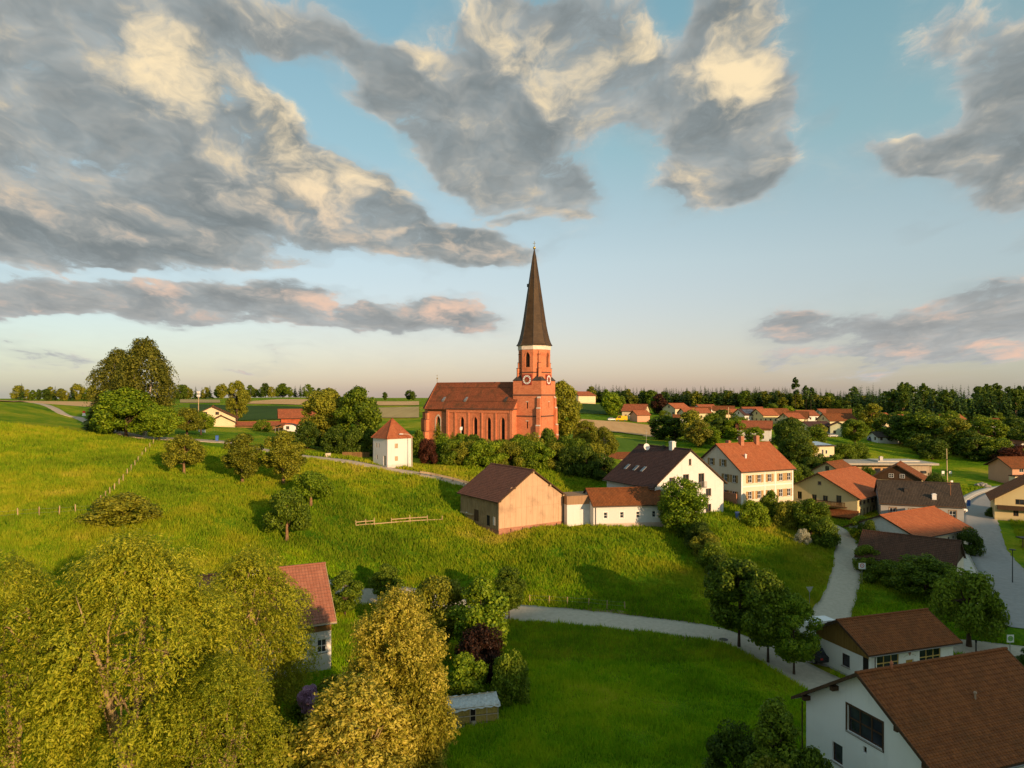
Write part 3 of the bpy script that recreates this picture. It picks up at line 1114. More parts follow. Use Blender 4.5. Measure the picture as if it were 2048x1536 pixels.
def gable_boards(root, fr, W, v0, he, hh, pitch, mat, out=0.04, gap=0.018, base_v=None, seams=(), name='board', single=True, jitter=0.012, u0=0.0, u1=None):
    """vertical boards filling a gable wall, each cut to the slope"""
    u1 = W if u1 is None else u1
    n = int(round((u1 - u0) / pitch))
    joined = MB()
    top = lambda u: he + (hh - he) * (1 - abs(u - W / 2) / (W / 2)) - 0.03
    cuts = [v0] + list(seams) + [1e9]
    for i in range(n):
        a, b = u0 + (u1 - u0) * i / n + gap / 2, u0 + (u1 - u0) * (i + 1) / n - gap / 2
        for k in range(len(cuts) - 1):
            lo, hi = cuts[k] + (gap / 2 if k else 0), cuts[k + 1] - gap / 2
            ta, tb = min(hi, top(a)), min(hi, top(b))
            if max(ta, tb) - lo < 0.05:
                continue
            ta, tb = max(ta, lo + 0.02), max(tb, lo + 0.02)
            o = out + random.uniform(-jitter, jitter)
            mb = MB() if single else joined
            pts = [(a, lo), (b, lo), (b, tb)]
            m = (a + b) / 2
            if abs(m - W / 2) < (b - a) / 2 and hi > hh:
                pts.append((W / 2, top(W / 2)))
            pts.append((a, ta))
            front = [wall_pt(fr, u, v, o) for u, v in pts]
            back = [wall_pt(fr, u, v, 0.002) for u, v in pts]
            mb.face(front, 0, [(u, v) for u, v in pts])
            for q in range(len(pts)):
                r = (q + 1) % len(pts)
                mb.face([front[r], front[q], back[q], back[r]], 0)
            if single:
                mb.build(name, mat, root)
    if not single:
        tag(joined.build(name + 's', mat, root), kind='stuff')


def crossbar_antenna(root_name, label, loc, h, arms, group=None):
    t = thing(root_name, label, 'antenna', loc, 0.4)
    MB().tube([(0, 0, 0), (0, 0, h)], 0.035, 5).build('mast', M_grey_metal, t)
    for z, w in arms:
        MB().bar((-w / 2, 0, h * z), (w / 2, 0, h * z), 0.04).build('cross_arm', M_grey_metal, t)
    return t


T_red = tile_mat('tiles_red', (0.30, 0.085, 0.035), (0.40, 0.13, 0.055), (0.13, 0.06, 0.03))
T_orange = tile_mat('tiles_orange', (0.36, 0.105, 0.04), (0.44, 0.15, 0.06), (0.20, 0.08, 0.035), mossy=0.25)
T_brown = tile_mat('tiles_brown', (0.185, 0.060, 0.018), (0.27, 0.090, 0.026), (0.085, 0.045, 0.016))
T_dark = tile_mat('tiles_dark', (0.070, 0.036, 0.030), (0.10, 0.05, 0.042), (0.045, 0.03, 0.026), mossy=0.2)
T_barn = tile_mat('tiles_barn', (0.145, 0.062, 0.042), (0.20, 0.085, 0.055), (0.09, 0.05, 0.035))
T_old = tile_mat('tiles_old', (0.055, 0.042, 0.032), (0.085, 0.065, 0.048), (0.03, 0.026, 0.02), mossy=0.45)
T_church = tile_mat('tiles_church', (0.20, 0.060, 0.026), (0.30, 0.090, 0.038), (0.095, 0.048, 0.022), tw=0.22, th=0.30, mossy=0.9)
P_white = plaster('plaster_white', (0.68, 0.67, 0.65))
P_near = plaster('plaster_bright_white', (0.84, 0.83, 0.81))
P_cream = plaster('plaster_cream', (0.68, 0.57, 0.37))
P_yellow = plaster('plaster_yellow', (0.66, 0.55, 0.30))
P_grey = plaster('plaster_grey', (0.36, 0.36, 0.35))
P_green = plaster('plaster_green', (0.55, 0.58, 0.40))
P_pink = plaster('plaster_rose', (0.62, 0.34, 0.22))
B_church = brick_mat('church_brick', (0.54, 0.155, 0.065), (0.68, 0.225, 0.10), (0.52, 0.26, 0.16))
B_barn = brick_mat('barn_brick', (0.34, 0.12, 0.07), (0.45, 0.18, 0.1), (0.4, 0.3, 0.22))
B_chim = brick_mat('chimney_brick', (0.36, 0.12, 0.06), (0.46, 0.17, 0.08), (0.4, 0.28, 0.2))
M_shutter = wood_mat('shutter_wood', (0.34, 0.20, 0.06), (0.46, 0.29, 0.10))
M_slate = simple_mat('dark_slate', (0.06, 0.05, 0.042), 0.6, 0.25, 1.2, bmp=0.3)

EX = (None,)

# ------------------------------------------------------------------ barn
d_barn = Vector((-0.546, 0.837))
W_barn, L_barn = 12.4, 12.0
barn, rf, fr, he, hh = house('barn', 'big timber barn with brown tiled roof on the slope', 'barn', (1068, 940), 112, d_barn, W_barn, L_barn, 10.75, 5.5,
                             B_barn, T_barn, oe=0.5, og=0.55, sink=3, gut=False,
                             wins=[])
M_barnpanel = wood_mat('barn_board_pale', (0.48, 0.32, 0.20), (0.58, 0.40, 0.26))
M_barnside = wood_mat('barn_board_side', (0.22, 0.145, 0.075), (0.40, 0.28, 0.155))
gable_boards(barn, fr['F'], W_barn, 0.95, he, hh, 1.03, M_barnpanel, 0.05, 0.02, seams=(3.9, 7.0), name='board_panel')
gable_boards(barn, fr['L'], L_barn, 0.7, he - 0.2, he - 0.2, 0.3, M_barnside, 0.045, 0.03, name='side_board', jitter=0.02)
mb = MB()                                                       # purlin heads under the verge
for x in (-W_barn / 2 + 0.25, -3.3, 0, 3.3, W_barn / 2 - 0.25):
    z = hh - abs(x) * (hh - he) / (W_barn / 2)
    mb = MB()
    mb.box(x - 0.12, x + 0.12, -L_barn / 2 - 0.5, -L_barn / 2 + 0.1, z - 0.34, z - 0.1)
    mb.build('purlin_head', M_paleWood, barn)
mb = MB()
bar_on(mb, fr['L'], 4.6, 5.9, 1.2, 3.0, 0.05, 0.09)
mb.build('hatch', M_darkwood, barn)
mb = MB()
bar_on(mb, fr['L'], 8.6, 9.4, 1.0, 2.6, 0.06, 0.1)
mb.build('door', M_dark, barn)
mb = MB()
bar_on(mb, fr['L'], 0.3, 4.4, 1.9, 2.1, 0.05, 0.3)
mb.build('beam', M_paleWood, barn)
for u in (10.5, 10.9):
    mb = MB()
    bar_on(mb, fr['L'], u, u + 0.12, 1.3, 2.6, 0.06, 0.12)
    mb.build('leaning_plank', M_white, barn)
for u in (2.2, 4.4, 6.6, 8.8, 11.0):
    mb = MB()
    bar_on(mb, fr['F'], u - 0.08, u + 0.08, 0.1, 0.75, -0.02, 0.012)
    mb.build('vent_slot', M_dark, barn)
downpipe(barn, W_barn / 2 - 0.1, -L_barn / 2 - 0.1, 0, he - 0.3, M_darkwood)

# low white wing between barn and annex
con = thing('connecting_wing', 'low white wing with brown parapet between barn and annex', 'wing', (10.6, 116.6, 5.7), 0.3)
mb = MB()
mb.box(-2.3, 2.6, -1.6, 3.0, -2.5, 3.6)
mb.build('wall', P_white, con)
mb = MB()
mb.box(-2.36, 2.66, -1.68, 3.06, 3.602, 5.0)
mb.build('parapet', wood_mat('parapet_wood', (0.26, 0.16, 0.09), (0.36, 0.22, 0.12)), con)
mb = MB()
mb.box(0.6, 1.6, -1.63, -1.55, 0.2, 2.6)
mb.build('door', M_white, con)
FOOT.append((10.6, 116.6, 0.3, 2.6, 3.2))

# annex with four small windows
d = Vector((0.987, 0.16))
ann, rf, fr, he, hh = house('annex_house', 'low white annex with four small windows and reddish brown roof', 'house', (1171, 977), 117, d, 7.8, 12.2, 9.35, 6.1,
                            P_white, T_brown, oe=0.35, og=0.25, sink=2.5,
                            wins=[('R', u, 1.15, 0.62, 1.0, dict(cols=1, rows=2, trim=M_white, sill=False)) for u in (2.0, 4.7, 7.4, 10.1)] +
                                 [('F', 2.7, 2.3, 0.35, 1.3, dict(cols=1, rows=2, sill=False))])
mb = MB()
bar_on(mb, fr['R'], 0, 12.2, -1.2, 0.35, 0.0, 0.05)
mb.build('plinth', plaster('plinth_plaster', (0.62, 0.50, 0.42)), ann)
downpipe(ann, 7.8 / 2 + 0.12, -12.2 / 2 + 0.35, 0, he - 0.2, M_darkwood)

# big white house with dark roof
d = Vector((-0.45, 0.89))
win = dict(cols=2, rows=1, frame=simple_mat('window_brown', (0.24, 0.15, 0.08), 0.6), trim=None)
big, rf, fr, he, hh = house('white_house', 'large white house with dark roof, dish and three roof windows', 'house', (1383, 899), 121, d, 15.0, 14.0, 11.9, 5.9,
                            P_white, T_dark, oe=0.7, og=0.35, sink=2.5, wstyle=win,
                            wins=[('F', 7.5, 9.1, 0.55, 1.1, dict(cols=1, rows=2)), ('F', 6.6, 5.6, 1.3, 2.0), ('F', 10.0, 5.2, 1.3, 2.4), ('F', 3.6, 5.6, 1.2, 1.6),
                                  ('F', 11.6, 3.6, 1.2, 1.3), ('F', 11.6, 0.8, 1.2, 1.4), ('F', 4.2, 3.3, 1.2, 1.3), ('F', 7.8, 3.3, 1.2, 1.3), ('F', 4.2, 0.7, 1.2, 1.3), ('F', 7.8, 0.7, 1.2, 1.3),
                                  ('L', 4.0, 3.2, 0.8, 1.3), ('L', 6.6, 3.2, 0.8, 1.3), ('L', 9.2, 3.2, 0.8, 1.3)])
mb = MB()
bar_on(mb, fr['F'], 9.2, 10.8, 5.15, 5.25, 0.0, 0.5)
for u in np.linspace(9.2, 10.8, 9):
    bar_on(mb, fr['F'], u - 0.015, u + 0.015, 5.25, 6.15, 0.42, 0.46)
bar_on(mb, fr['F'], 9.2, 10.8, 6.15, 6.2, 0.4, 0.47)
mb.build('balcony', M_grey_metal, big)
rise = (hh - he) / 7.5
for y in (-0.6, 1.6, 4.2):
    x = -5.0
    z = hh - abs(x) * rise + 0.2
    mb = MB()
    a, b = 0.35, 0.65
    n = Vector((-rise, 0, 1)).normalized()
    t = Vector((-1, 0, -rise)).normalized()
    c = Vector((x, y, z)) + n * 0.06
    P = [c + t * b - Vector((0, a, 0)), c + t * b + Vector((0, a, 0)), c - t * b + Vector((0, a, 0)), c - t * b - Vector((0, a, 0))]
    mb.hexa([p - n * 0.15 for p in P][::-1], [p for p in P][::-1])
    sk = mb.build('roof_window', M_grey_metal, rf)
    Q = [c + (p - c) * 0.8 + n * 0.004 for p in P]
    MB().face(Q[::-1]).build('pane', glass_mat('sky_glass', (0.16, 0.18, 0.2)), sk)
chimney(rf, -0.2, -2.6, hh - 0.8, hh + 1.1, 0.8, 0.9, P_white)
chimney(rf, -0.4, -0.4, hh - 0.8, hh + 0.25, 0.5, 0.5, M_slate)
dish_m = MB()                                                    # satellite dish on a pole
dish_m.lathe([(0.02, 0.0), (0.25, 0.03), (0.45, 0.08), (0.62, 0.16)], 20)
dp = big.matrix_basis @ Vector((-1.3, 3.4, hh - 0.35))
dish = thing('satellite_dish', 'white satellite dish with mast on the dark roof ridge', 'dish', dp, 0)
o = dish_m.build('reflector', M_white, dish, True)
o.rotation_euler = (R(78), 0, R(20))
o.location = (0, -0.1, 0.3)
MB().tube([(0, 0, -1.4), (0, 0, 0.3)], 0.05, 6).build('pole', M_grey_metal, dish)
MB().tube([(0.02, 0.02, 0.3), (0.02, 0.02, 3.4)], 0.035, 5).bar((-0.5, 0.02, 2.3), (0.9, 0.02, 2.3), 0.05).bar((-0.2, 0.02, 2.9), (0.3, 0.02, 2.9), 0.05).build('aerial', M_grey_metal, dish)
MB().tube([(0, -0.1, 0.3), (0.1, -0.75, 0.25)], 0.025, 5).build('feed_arm', M_grey_metal, dish)

# house with shutters and two chimneys
d = Vector((0.897, 0.44))
sh = dict(cols=2, rows=2, frame=M_white, shutter=M_shutter)
Ls = 13.2
shut, rf, fr, he, hh = house('shuttered_house', 'cream two-storey house with brown shutters, red roof and two brick chimneys', 'house', (1431, 888), 136, d, 12.6, Ls, 13.05, 6.8,
                             plaster('plaster_ivory', (0.70, 0.62, 0.49)), T_orange, oe=0.45, og=0.4, sink=2.5, wstyle=sh,
                             wins=[('R', u, v, 0.95, 1.45) for v in (0.9, 3.9) for u in (2.2, 4.5, 7.1, 10.0, 12.1)] +
                                  [('F', u, v, 0.95, 1.4) for v in (0.9, 3.9) for u in (3.0, 8.6, 10.8)] + [('F', u, 6.7, 0.9, 1.3) for u in (4.7, 7.9)])
mb = MB()
for u in (5.85, 8.5):
    bar_on(mb, fr['R'], u - 0.13, u + 0.13, 0, he - 0.1, 0.003, 0.05)
bar_on(mb, fr['R'], 0.0, 0.35, 0, he - 0.1, 0.003, 0.06)
bar_on(mb, fr['R'], Ls - 0.35, Ls, 0, he - 0.1, 0.003, 0.06)
bar_on(mb, fr['R'], 0.36, Ls - 0.36, 3.15, 3.4, 0.003, 0.04)
mb.build('pilaster', M_white, shut)
chimney(rf, 0.3, -0.8, hh - 1, hh + 1.35, 0.8, 0.8, B_chim)
chimney(rf, 0.3, 3.2, hh - 1, hh + 1.35, 0.8, 0.8, B_chim)
chimney(rf, -0.9, -3.0, hh - 1, hh + 0.5, 0.9, 0.6, B_chim)
chimney(rf, 3.6, -2.9, hh - 3.0, hh - 1.8, 0.3, 0.3, M_white)
mb = MB()
bar_on(mb, fr['F'], 6.2, 12.2, 0.0, 2.0, 0.6, 0.8)
mb.build('shed_wall', B_barn, shut)

# yellow house with balcony
d = Vector((0.73, 0.68))
yel, rf, fr, he, hh = house('yellow_house', 'yellow gabled house with wooden balcony and orange tiled roof', 'house', (1635, 946), 140, d, 14.5, 17.0, 7.6, 3.0,
                            P_yellow, T_orange, oe=0.9, og=0.9, sink=2,
                            wins=[('F', 7.25, 6.2, 0.7, 0.7, dict(cols=1, rows=1)), ('F', 3.2, 3.0, 0.95, 1.5), ('F', 6.2, 3.0, 0.95, 1.2), ('F', 8.4, 3.0, 0.95, 1.2)] +
                                 [('F', 11.0, 2.5, 1.0, 2.0), ('F', 5.0, 2.5, 0.001 + 0.9, 2.0)][:1] +
                                 [('R', 1.6 + i * 1.7, 0.7, 0.75, 1.4, dict(cols=1, rows=2)) for i in range(8)] + [('R', 1.4 + i * 2.0, 2.9, 1.2, 0.9) for i in range(7)],
                            wstyle=dict(cols=2, rows=1, frame=simple_mat('window_brown', (0.24, 0.15, 0.08))))
mb = MB()
bar_on(mb, fr['F'], 5.2, 12.6, 2.25, 2.4, 0.0, 1.1)
bar_on(mb, fr['F'], 5.2, 12.6, 3.25, 3.35, 1.0, 1.1)
bl = mb.build('balcony', M_darkwood, yel)
for i in range(28):
    mb = MB()
    u = 5.25 + i * 0.265
    bar_on(mb, fr['F'], u, u + 0.17, 2.4, 3.25, 1.02, 1.06)
    mb.build('baluster', M_wood, bl)
mb = MB()
P = [wall_pt(fr['F'], 8.0, 1.9, 0), wall_pt(fr['F'], 14.8, 1.9, 0), wall_pt(fr['F'], 15.3, 0.9, 2.6), wall_pt(fr['F'], 7.6, 0.9, 2.6)]
mb.face([P[3], P[2], P[1], P[0]], 0, [(0, 2.6), (7, 2.6), (7, 0), (0, 0)])
mb.face([(x, y, z - 0.15) for x, y, z in P])
mb.face([P[3], (P[3][0], P[3][1], P[3][2] - .15), (P[2][0], P[2][1], P[2][2] - .15), P[2]])
mb.build('porch_roof', T_brown, yel)
mb = MB()
bar_on(mb, fr['F'], 8.0, 14.6, -1.5, 0.85, 2.0, 2.2)
mb.build('porch_wall', M_darkwood, yel)

# grey stone house with dark roof
d = Vector((0.93, -0.37))
gry, rf, fr, he, hh = house('grey_house', 'weathered grey house with long dark mossy roof and aerials', 'house', (1752, 960), 138, d, 10.5, 13.4, 6.9, 3.0,
                            P_grey, T_old, oe=0.4, og=0.3, sink=2,
                            wins=[('R', u, 1.6, 1.1, 1.4, dict(trim=simple_mat('window_brown', (0.24, 0.15, 0.08)))) for u in (2.0, 5.2, 8.4, 11.6)])
chimney(rf, 3.9, 2.2, hh - 4.6, hh - 1.7, 0.7, 0.7, M_white)
chimney(rf, 2.4, -2.2, hh - 3, hh - 1.0, 0.8, 0.6, M_slate)
mb = MB()
mb.bar((3.0, 5.0, hh - 2.6), (3.0, 5.0, hh + 0.9), 0.07)
mb.bar((3.0, 4.4, hh + 0.6), (3.0, 5.5, hh + 0.6), 0.06).bar((3.0, 4.6, hh + 0.2), (3.0, 5.3, hh + 0.2), 0.05)
mb.build('roof_aerial', simple_mat('rusty_metal', (0.30, 0.13, 0.06), 0.7), rf)
mb = MB()
mb.bar((2.5, -6.7, hh - 1.62), (2.5, 6.7, hh - 1.62), 0.05)
mb.build('snow_guard', M_grey_metal, rf)

# orange-roofed house with pale walls
d = Vector((0.843, 0.537))
ora, rf, fr, he, hh = house('pale_house', 'pale rendered house under a broad orange-red roof', 'house', (1759, 1030), 118, d, 11.6, 16.2, 4.3, 1.0,
                            plaster('plaster_pale', (0.70, 0.64, 0.50)), T_orange, oe=0.7, og=0.6, sink=2,
                            wins=[('R', 10 + i * 1.5, 1.2, 0.7, 1.1, dict(cols=1, rows=2)) for i in range(4)])
mb = MB()
for z in np.arange(2.4, hh, 0.28):
    w = (1 - (z - he) / (hh - he)) * 5.8 if z > he else 5.8
    mb.box(-w + 0.1, w - 0.1, -8.13, -8.102, z, z + 0.25)
tag(mb.build('cladding_boards', M_white, ora), kind='stuff')

# dark-roofed shed in front of it
d = Vector((0.77, -0.63))
shd, rf, fr, he, hh = house('old_shed', 'old open shed with steep dark brown tiled roof behind bushes', 'shed', (1725, 1060), 108, d, 8.6, 12.2, 3.5, 0.7,
                            M_darkwood, T_old if False else tile_mat('tiles_shed', (0.085, 0.042, 0.026), (0.12, 0.058, 0.036), (0.05, 0.032, 0.022)), oe=0.5, og=0.3, sink=2)
mb = MB()
bar_on(mb, fr['B'], 0.0, 8.6, 0, he, 0.01, 0.06)
mb.build('end_wall', plaster('plaster_pale', (0.7, 0.64, 0.5)), shd)

# garage building
d = Vector((0.95, 0.31))
Wg, Lg = 7.0, 10.6
M_frameY = simple_mat('window_ochre', (0.62, 0.42, 0.13), 0.6)
gar, rf, fr, he, hh = house('garage_building', 'white single-storey building with brown tiled roof and wood-clad gable', 'garage', (1673, 1240), 70.8, d, Wg, Lg, 2.55, -0.9,
                            P_near, T_brown, oe=0.55, og=0.6, sink=2,
                            wins=[('F', 4.1, 0.95, 1.0, 1.25, dict(cols=1, rows=1, frame=M_darkwood)),
                                  ('R', 2.3, 1.3, 2.7, 1.6, dict(cols=3, rows=2, frame=M_frameY, bar=0.09, sill=False)),
                                  ('R', 7.6, 1.3, 2.7, 1.6, dict(cols=3, rows=2, frame=M_frameY, bar=0.09, sill=False))],
                            doors=[('R', 5.0, 0.0, 0.95, 2.1, simple_mat('ochre_door', (0.50, 0.28, 0.05), 0.6))])
gable_boards(gar, fr['F'], Wg, he - 0.72, he, hh, 0.25, wood_mat('gable_ochre', (0.20, 0.115, 0.025), (0.28, 0.17, 0.045)), 0.04, 0.015)
mb = MB()
bar_on(mb, fr['F'], 6.3, 6.95, 0.0, he - 0.3, 0.0, 0.03)
mb.build('dark_corner_panel', M_dark, gar)
downpipe(gar, Wg / 2 + 0.25, -Lg / 2 + 0.5, 0, he - 0.4, M_darkwood)
cr = MB()                                                        # coat of arms over the door
f = fr['R']
shield = [(-0.18, 0.28), (0.18, 0.28), (0.18, -0.05), (0.0, -0.28), (-0.18, -0.05)]
cr.face([wall_pt(f, 5.0 + a, 2.75 + b, 0.012) for a, b in shield][::-1])
cr.build('coat_of_arms', simple_mat('crest_red', (0.42, 0.20, 0.16), 0.7), gar)
mb = MB()
for s in (-1, 1):
    for k in range(5):
        u = 5.0 + s * (0.28 + 0.11 * k)
        bar_on(mb, f, u - 0.035, u + 0.035, 2.55 - 0.01 * k * k, 2.62 - 0.01 * k * k, 0.002, 0.012)
mb.build('crest_scroll', simple_mat('crest_grey', (0.5, 0.47, 0.42), 0.7), gar)
mb = MB()
bar_on(mb, fr['F'], 0, 6.3, -0.3, 0.25, 0.0, 0.02)
mb.build('plinth', plaster('plinth_grey', (0.6, 0.6, 0.58)), gar)

# house in the corner, nearest to the viewer
d = Vector((0.945, 0.33))
Wn, Ln = 10.6, 12.6
near, rf, fr, he, hh = house('corner_house', 'nearest white house with large dark gable window and brown tiled roof', 'house', (1712, 1346), 47.0, d, Wn, Ln, 4.95, -1.0,
                             P_near, T_brown, oe=0.85, og=0.65, sink=2, reveal=0.2,
                             wins=[('F', 5.35, 5.1, 2.9, 1.75, dict(cols=3, rows=2, frame=M_darkwood, bar=0.1, trim=M_darkwood)),
                                   ('F', 3.0, 2.4, 0.95, 1.35, dict(cols=1, rows=1, frame=M_darkwood)),
                                   ('F', 6.9, 2.0, 1.0, 1.3, dict(cols=1, rows=1, frame=M_darkwood)),
                                   ('F', 5.4, 4.25, 0.3, 0.42, dict(cols=1, rows=1, frame=M_darkwood, sill=False))])
for x in (-Wn / 2 + 0.3, -2.3, 3.0, Wn / 2 - 0.3):
    z = hh - abs(x) * (hh - he) / (Wn / 2)
    mb = MB()
    mb.box(x - 0.14, x + 0.14, -Ln / 2 - 0.55, -Ln / 2 + 0.1, z - 0.42, z - 0.12)
    mb.build('purlin_head', M_darkwood, near)
mb = MB()
mb.lathe([(0.06, 0), (0.06, 0.4), (0.11, 0.42), (0.11, 0.5), (0.04, 0.58)], 8, c=(2.6, 0.5))
o = mb.build('vent_pipe', simple_mat('clay_pipe', (0.4, 0.28, 0.2), 0.8), rf)
o.location.z = hh - 2.6 * (hh - he) / (Wn / 2) + 0.1
mb = MB()
mb.lathe([(0.09, 0), (0.09, 0.35), (0.14, 0.38), (0.0, 0.6)], 8, c=(0.1, -4.0))
o = mb.build('ridge_vent', simple_mat('red_clay', (0.45, 0.16, 0.08), 0.8), rf)
o.location.z = hh + 0.1
downpipe(near, -Wn / 2 - 0.3, -Ln / 2 - 0.1, 0, he - 0.6, M_darkwood)
mb = MB()
bar_on(mb, fr['F'], 0, Wn, -1.0, 0.4, 0.0, 0.03)
mb.build('plinth', plaster('plinth_grey', (0.6, 0.6, 0.58)), near)

# house half hidden by the willows
d = Vector((0.9, 0.44))
hid, rf, fr, he, hh = house('hidden_house', 'house with reddish ribbed roof half hidden behind the willows', 'house', (395, 1152), 68.7, d, 9.6, 11.4, 5.4, 1.0,
                            P_white, tile_mat('tiles_ribbed', (0.30, 0.115, 0.07), (0.36, 0.15, 0.095), (0.2, 0.09, 0.06), tw=0.3, th=0.42, mossy=0.3), oe=0.7, og=0.4, sink=2,
                            under=M_paleWood, wins=[('R', 2.5, 0.9, 1.2, 1.3), ('R', 7.5, 0.9, 1.2, 1.3), ('R', 10.5, 0.9, 0.9, 1.3)])
mb = MB()
bar_on(mb, fr['R'], 0, 11.4, 3.0, he - 0.1, 0.003, 0.08)
mb.build('wood_cladding', M_wood, hid)
chimney(rf, 1.6, -1.0, hh - 1.6, hh + 0.5, 0.6, 0.6, M_white)

# ------------------------------------------------------------------ church
c0 = Vector((7.3, 176.0))
dn = Vector((-0.878, 0.479)).normalized()      # along the nave
# house coordinates: x along the nave (to the left in the photo), y to the back, origin at the front tower corner
CH_Z = 14.3
church = thing('church', 'red brick village church with tall dark spire and clock tower', 'church', (c0.x, c0.y, CH_Z), 0)
# local axes: X = dn, Y = e (to the back)
en = Vector((0.479, 0.878)).normalized()
# X = dn, Y = en is left-handed seen from above, so mirror the nave axis: local x runs from the nave to the tower
church.rotation_euler = (0, 0, math.atan2(-dn.y, -dn.x))
# local: +x = -dn (towards the right tower face), +y = en (to the back); tower occupies x in [-8, 0], y in [0, 8]
M_stone = simple_mat('pale_stone', (0.58, 0.50, 0.40), 0.85, 0.12, 1.5)
M_dstone = simple_mat('dark_string_course', (0.10, 0.06, 0.045), 0.8, 0.2, 1.5)
M_spire = None


def spire_mat():
    m, g, b, out = new_mat('spire_shingle')
    uv = g.n('ShaderNodeUVMap')
    tc = g.n('ShaderNodeTexCoord')
    n1 = g.noise(tc.outputs['Object'], 0.6, 5, 0.65)
    wv = g.n('ShaderNodeTexWave', wave_type='BANDS', bands_direction='Z')
    wv.inputs['Scale'].default_value = 0.9
    g.put(wv.inputs['Vector'], tc.outputs['Object'])
    c = g.ramp(n1.outputs[0], [(0.3, (0.038, 0.022, 0.010)), (0.7, (0.085, 0.050, 0.020))])
    c = g.mix(g.math('MULTIPLY', wv.outputs[0], 0.25), c, (0.045, 0.03, 0.018))
    g.put(b.inputs['Base Color'], c)
    b.inputs['Roughness'].default_value = 0.6
    b.inputs['Specular IOR Level'].default_value = 0.3
    bump(g, b, g.math('ADD', wv.outputs[0], n1.outputs[0]), 0.5, 0.08)
    return m


M_spire = spire_mat()
TW = 8.0
zt = lambda z: z - CH_Z
S1, S2, S3, SQ, OC, OW0, OW1, OB, OT, AP = [zt(z) for z in (16.7, 21.7, 27.0, 30.6, 32.7, 34.0, 37.7, 38.4, 39.5, 64.2)]


def tower_frame(face):
    return {'left': ((-TW, 0), (1, 0), (0, -1), TW), 'right': ((0, 0), (0, 1), (1, 0), TW), 'back': ((0, TW), (-1, 0), (0, 1), TW), 'nave': ((-TW, TW), (0, -1), (-1, 0), TW)}[face]


def lancet(u, v0, w, h, n=5):
    """pointed arch outline, counter-clockwise"""
    r = w
    spring = v0 + h - w * 0.866
    pts = [(u - w / 2, v0), (u + w / 2, v0)]
    pts += [(u - w / 2 + r * math.cos(a), spring + r * math.sin(a)) for a in [R(60) * i / n for i in range(n + 1)]]
    pts += [(u + w / 2 - r * math.cos(a), spring + r * math.sin(a)) for a in [R(60) * (n - i) / n for i in range(1, n + 1)]]
    return pts


tower_m = MB()
slots = {'left': [rect(4.0, zt(23.6), 0.45, 1.6), rect(4.0, zt(18.6), 0.45, 1.8)], 'right': [rect(4.2, zt(23.6), 0.45, 1.6)], 'back': [], 'nave': []}
for fc in ('left', 'right', 'back', 'nave'):
    fr = tower_frame(fc)
    wall_face(tower_m, fr, [(0, -3), (TW, -3), (TW, SQ), (0, SQ)], slots[fc], 0.3)
tower = tower_m.build('tower', B_church, church)
for fc in ('left', 'right'):
    fr = tower_frame(fc)
    for k, h in enumerate(slots[fc]):
        mb = MB()
        mb.face([wall_pt(fr, *p, -0.28) for p in h])
        mb.build('slit_window', M_dark, tower)
        mb = MB()
        (a, b), (c, e) = h[0], h[2]
        bar_on(mb, fr, a - 0.15, c + 0.15, e + 0.01, e + 0.22, 0.0, 0.06)
        mb.build('slit_lintel', M_stone, tower)
for z in (S1, S2, S3):
    mb = MB()
    for fc in ('left', 'right', 'back'):
        bar_on(mb, tower_frame(fc), -0.1, TW + 0.1, z - 0.14, z + 0.14, -0.05, 0.13)
    mb.build('string_course', M_dstone, tower)
mb = MB()
for fc in ('left', 'right', 'back'):
    bar_on(mb, tower_frame(fc), -0.2, TW + 0.2, -3, 0.9, -0.05, 0.22)
mb.build('plinth', M_stone, tower)
# stepped corner buttresses with pale caps
for fc, u in (('left', TW - 0.6), ('right', TW - 0.6), ('back', 0.75)):
    fr = tower_frame(fc)
    mb = MB()
    caps = []
    for z0, z1, dp, w in ((-3, S1, 1.5, 1.5), (S1, zt(19.3), 1.25, 1.35), (zt(19.3), zt(23.6), 0.95, 1.2), (zt(23.6), zt(26.2), 0.6, 1.05)):
        dp, w = dp * 0.75, w * 0.8
        bar_on(mb, fr, u - w / 2, u + w / 2, z0, z1, -0.02, dp)
        a, b = u - w / 2 - 0.04, u + w / 2 + 0.04
        nd = dp - 0.32
        P = [wall_pt(fr, a, z1 + 0.003, dp + 0.05), wall_pt(fr, b, z1 + 0.003, dp + 0.05), wall_pt(fr, b, z1 + 0.45, nd - 0.02), wall_pt(fr, a, z1 + 0.45, nd - 0.02)]
        Q = [wall_pt(fr, b, z1 + 0.003, nd - 0.02), wall_pt(fr, a, z1 + 0.003, nd - 0.02)]
        cp = MB()
        cp.face(P)
        cp.face([P[1], Q[0], P[2]])
        cp.face([P[0], P[3], Q[1]])
        cp.face([P[0], Q[1], Q[0], P[1]])
        caps.append(cp)
    bo = mb.build('buttress', B_church, tower)
    for cp in caps:
        cp.build('buttress_cap', M_stone, bo)
# octagon
OR_ = 7.5 / 2 / math.cos(math.pi / 8)
cx, cy = -TW / 2, TW / 2
oct_pts = [(cx + OR_ * math.cos(R(22.5 + 45 * i)), cy + OR_ * math.sin(R(22.5 + 45 * i))) for i in range(8)]
om = MB()
oct_fr = []
for i in range(8):
    a, b = oct_pts[i], oct_pts[(i + 1) % 8]
    e = Vector((b[0] - a[0], b[1] - a[1]))
    w = e.length
    e.normalize()
    nrm = (e.y, -e.x)
    fr = (a, (e.x, e.y), nrm, w)
    oct_fr.append(fr)
    mid = math.degrees(math.atan2(nrm[1], nrm[0])) % 360
    card = min(abs((mid - q + 180) % 360 - 180) for q in (0, 90, 180, 270)) < 5
    hol = [lancet(w / 2, OW0, 1.25, OW1 - OW0)] if card else []
    wall_face(om, fr, [(0, SQ - 0.5), (w, SQ - 0.5), (w, OT), (0, OT)], hol, 0.45)
octo = om.build('octagon', B_church, church)
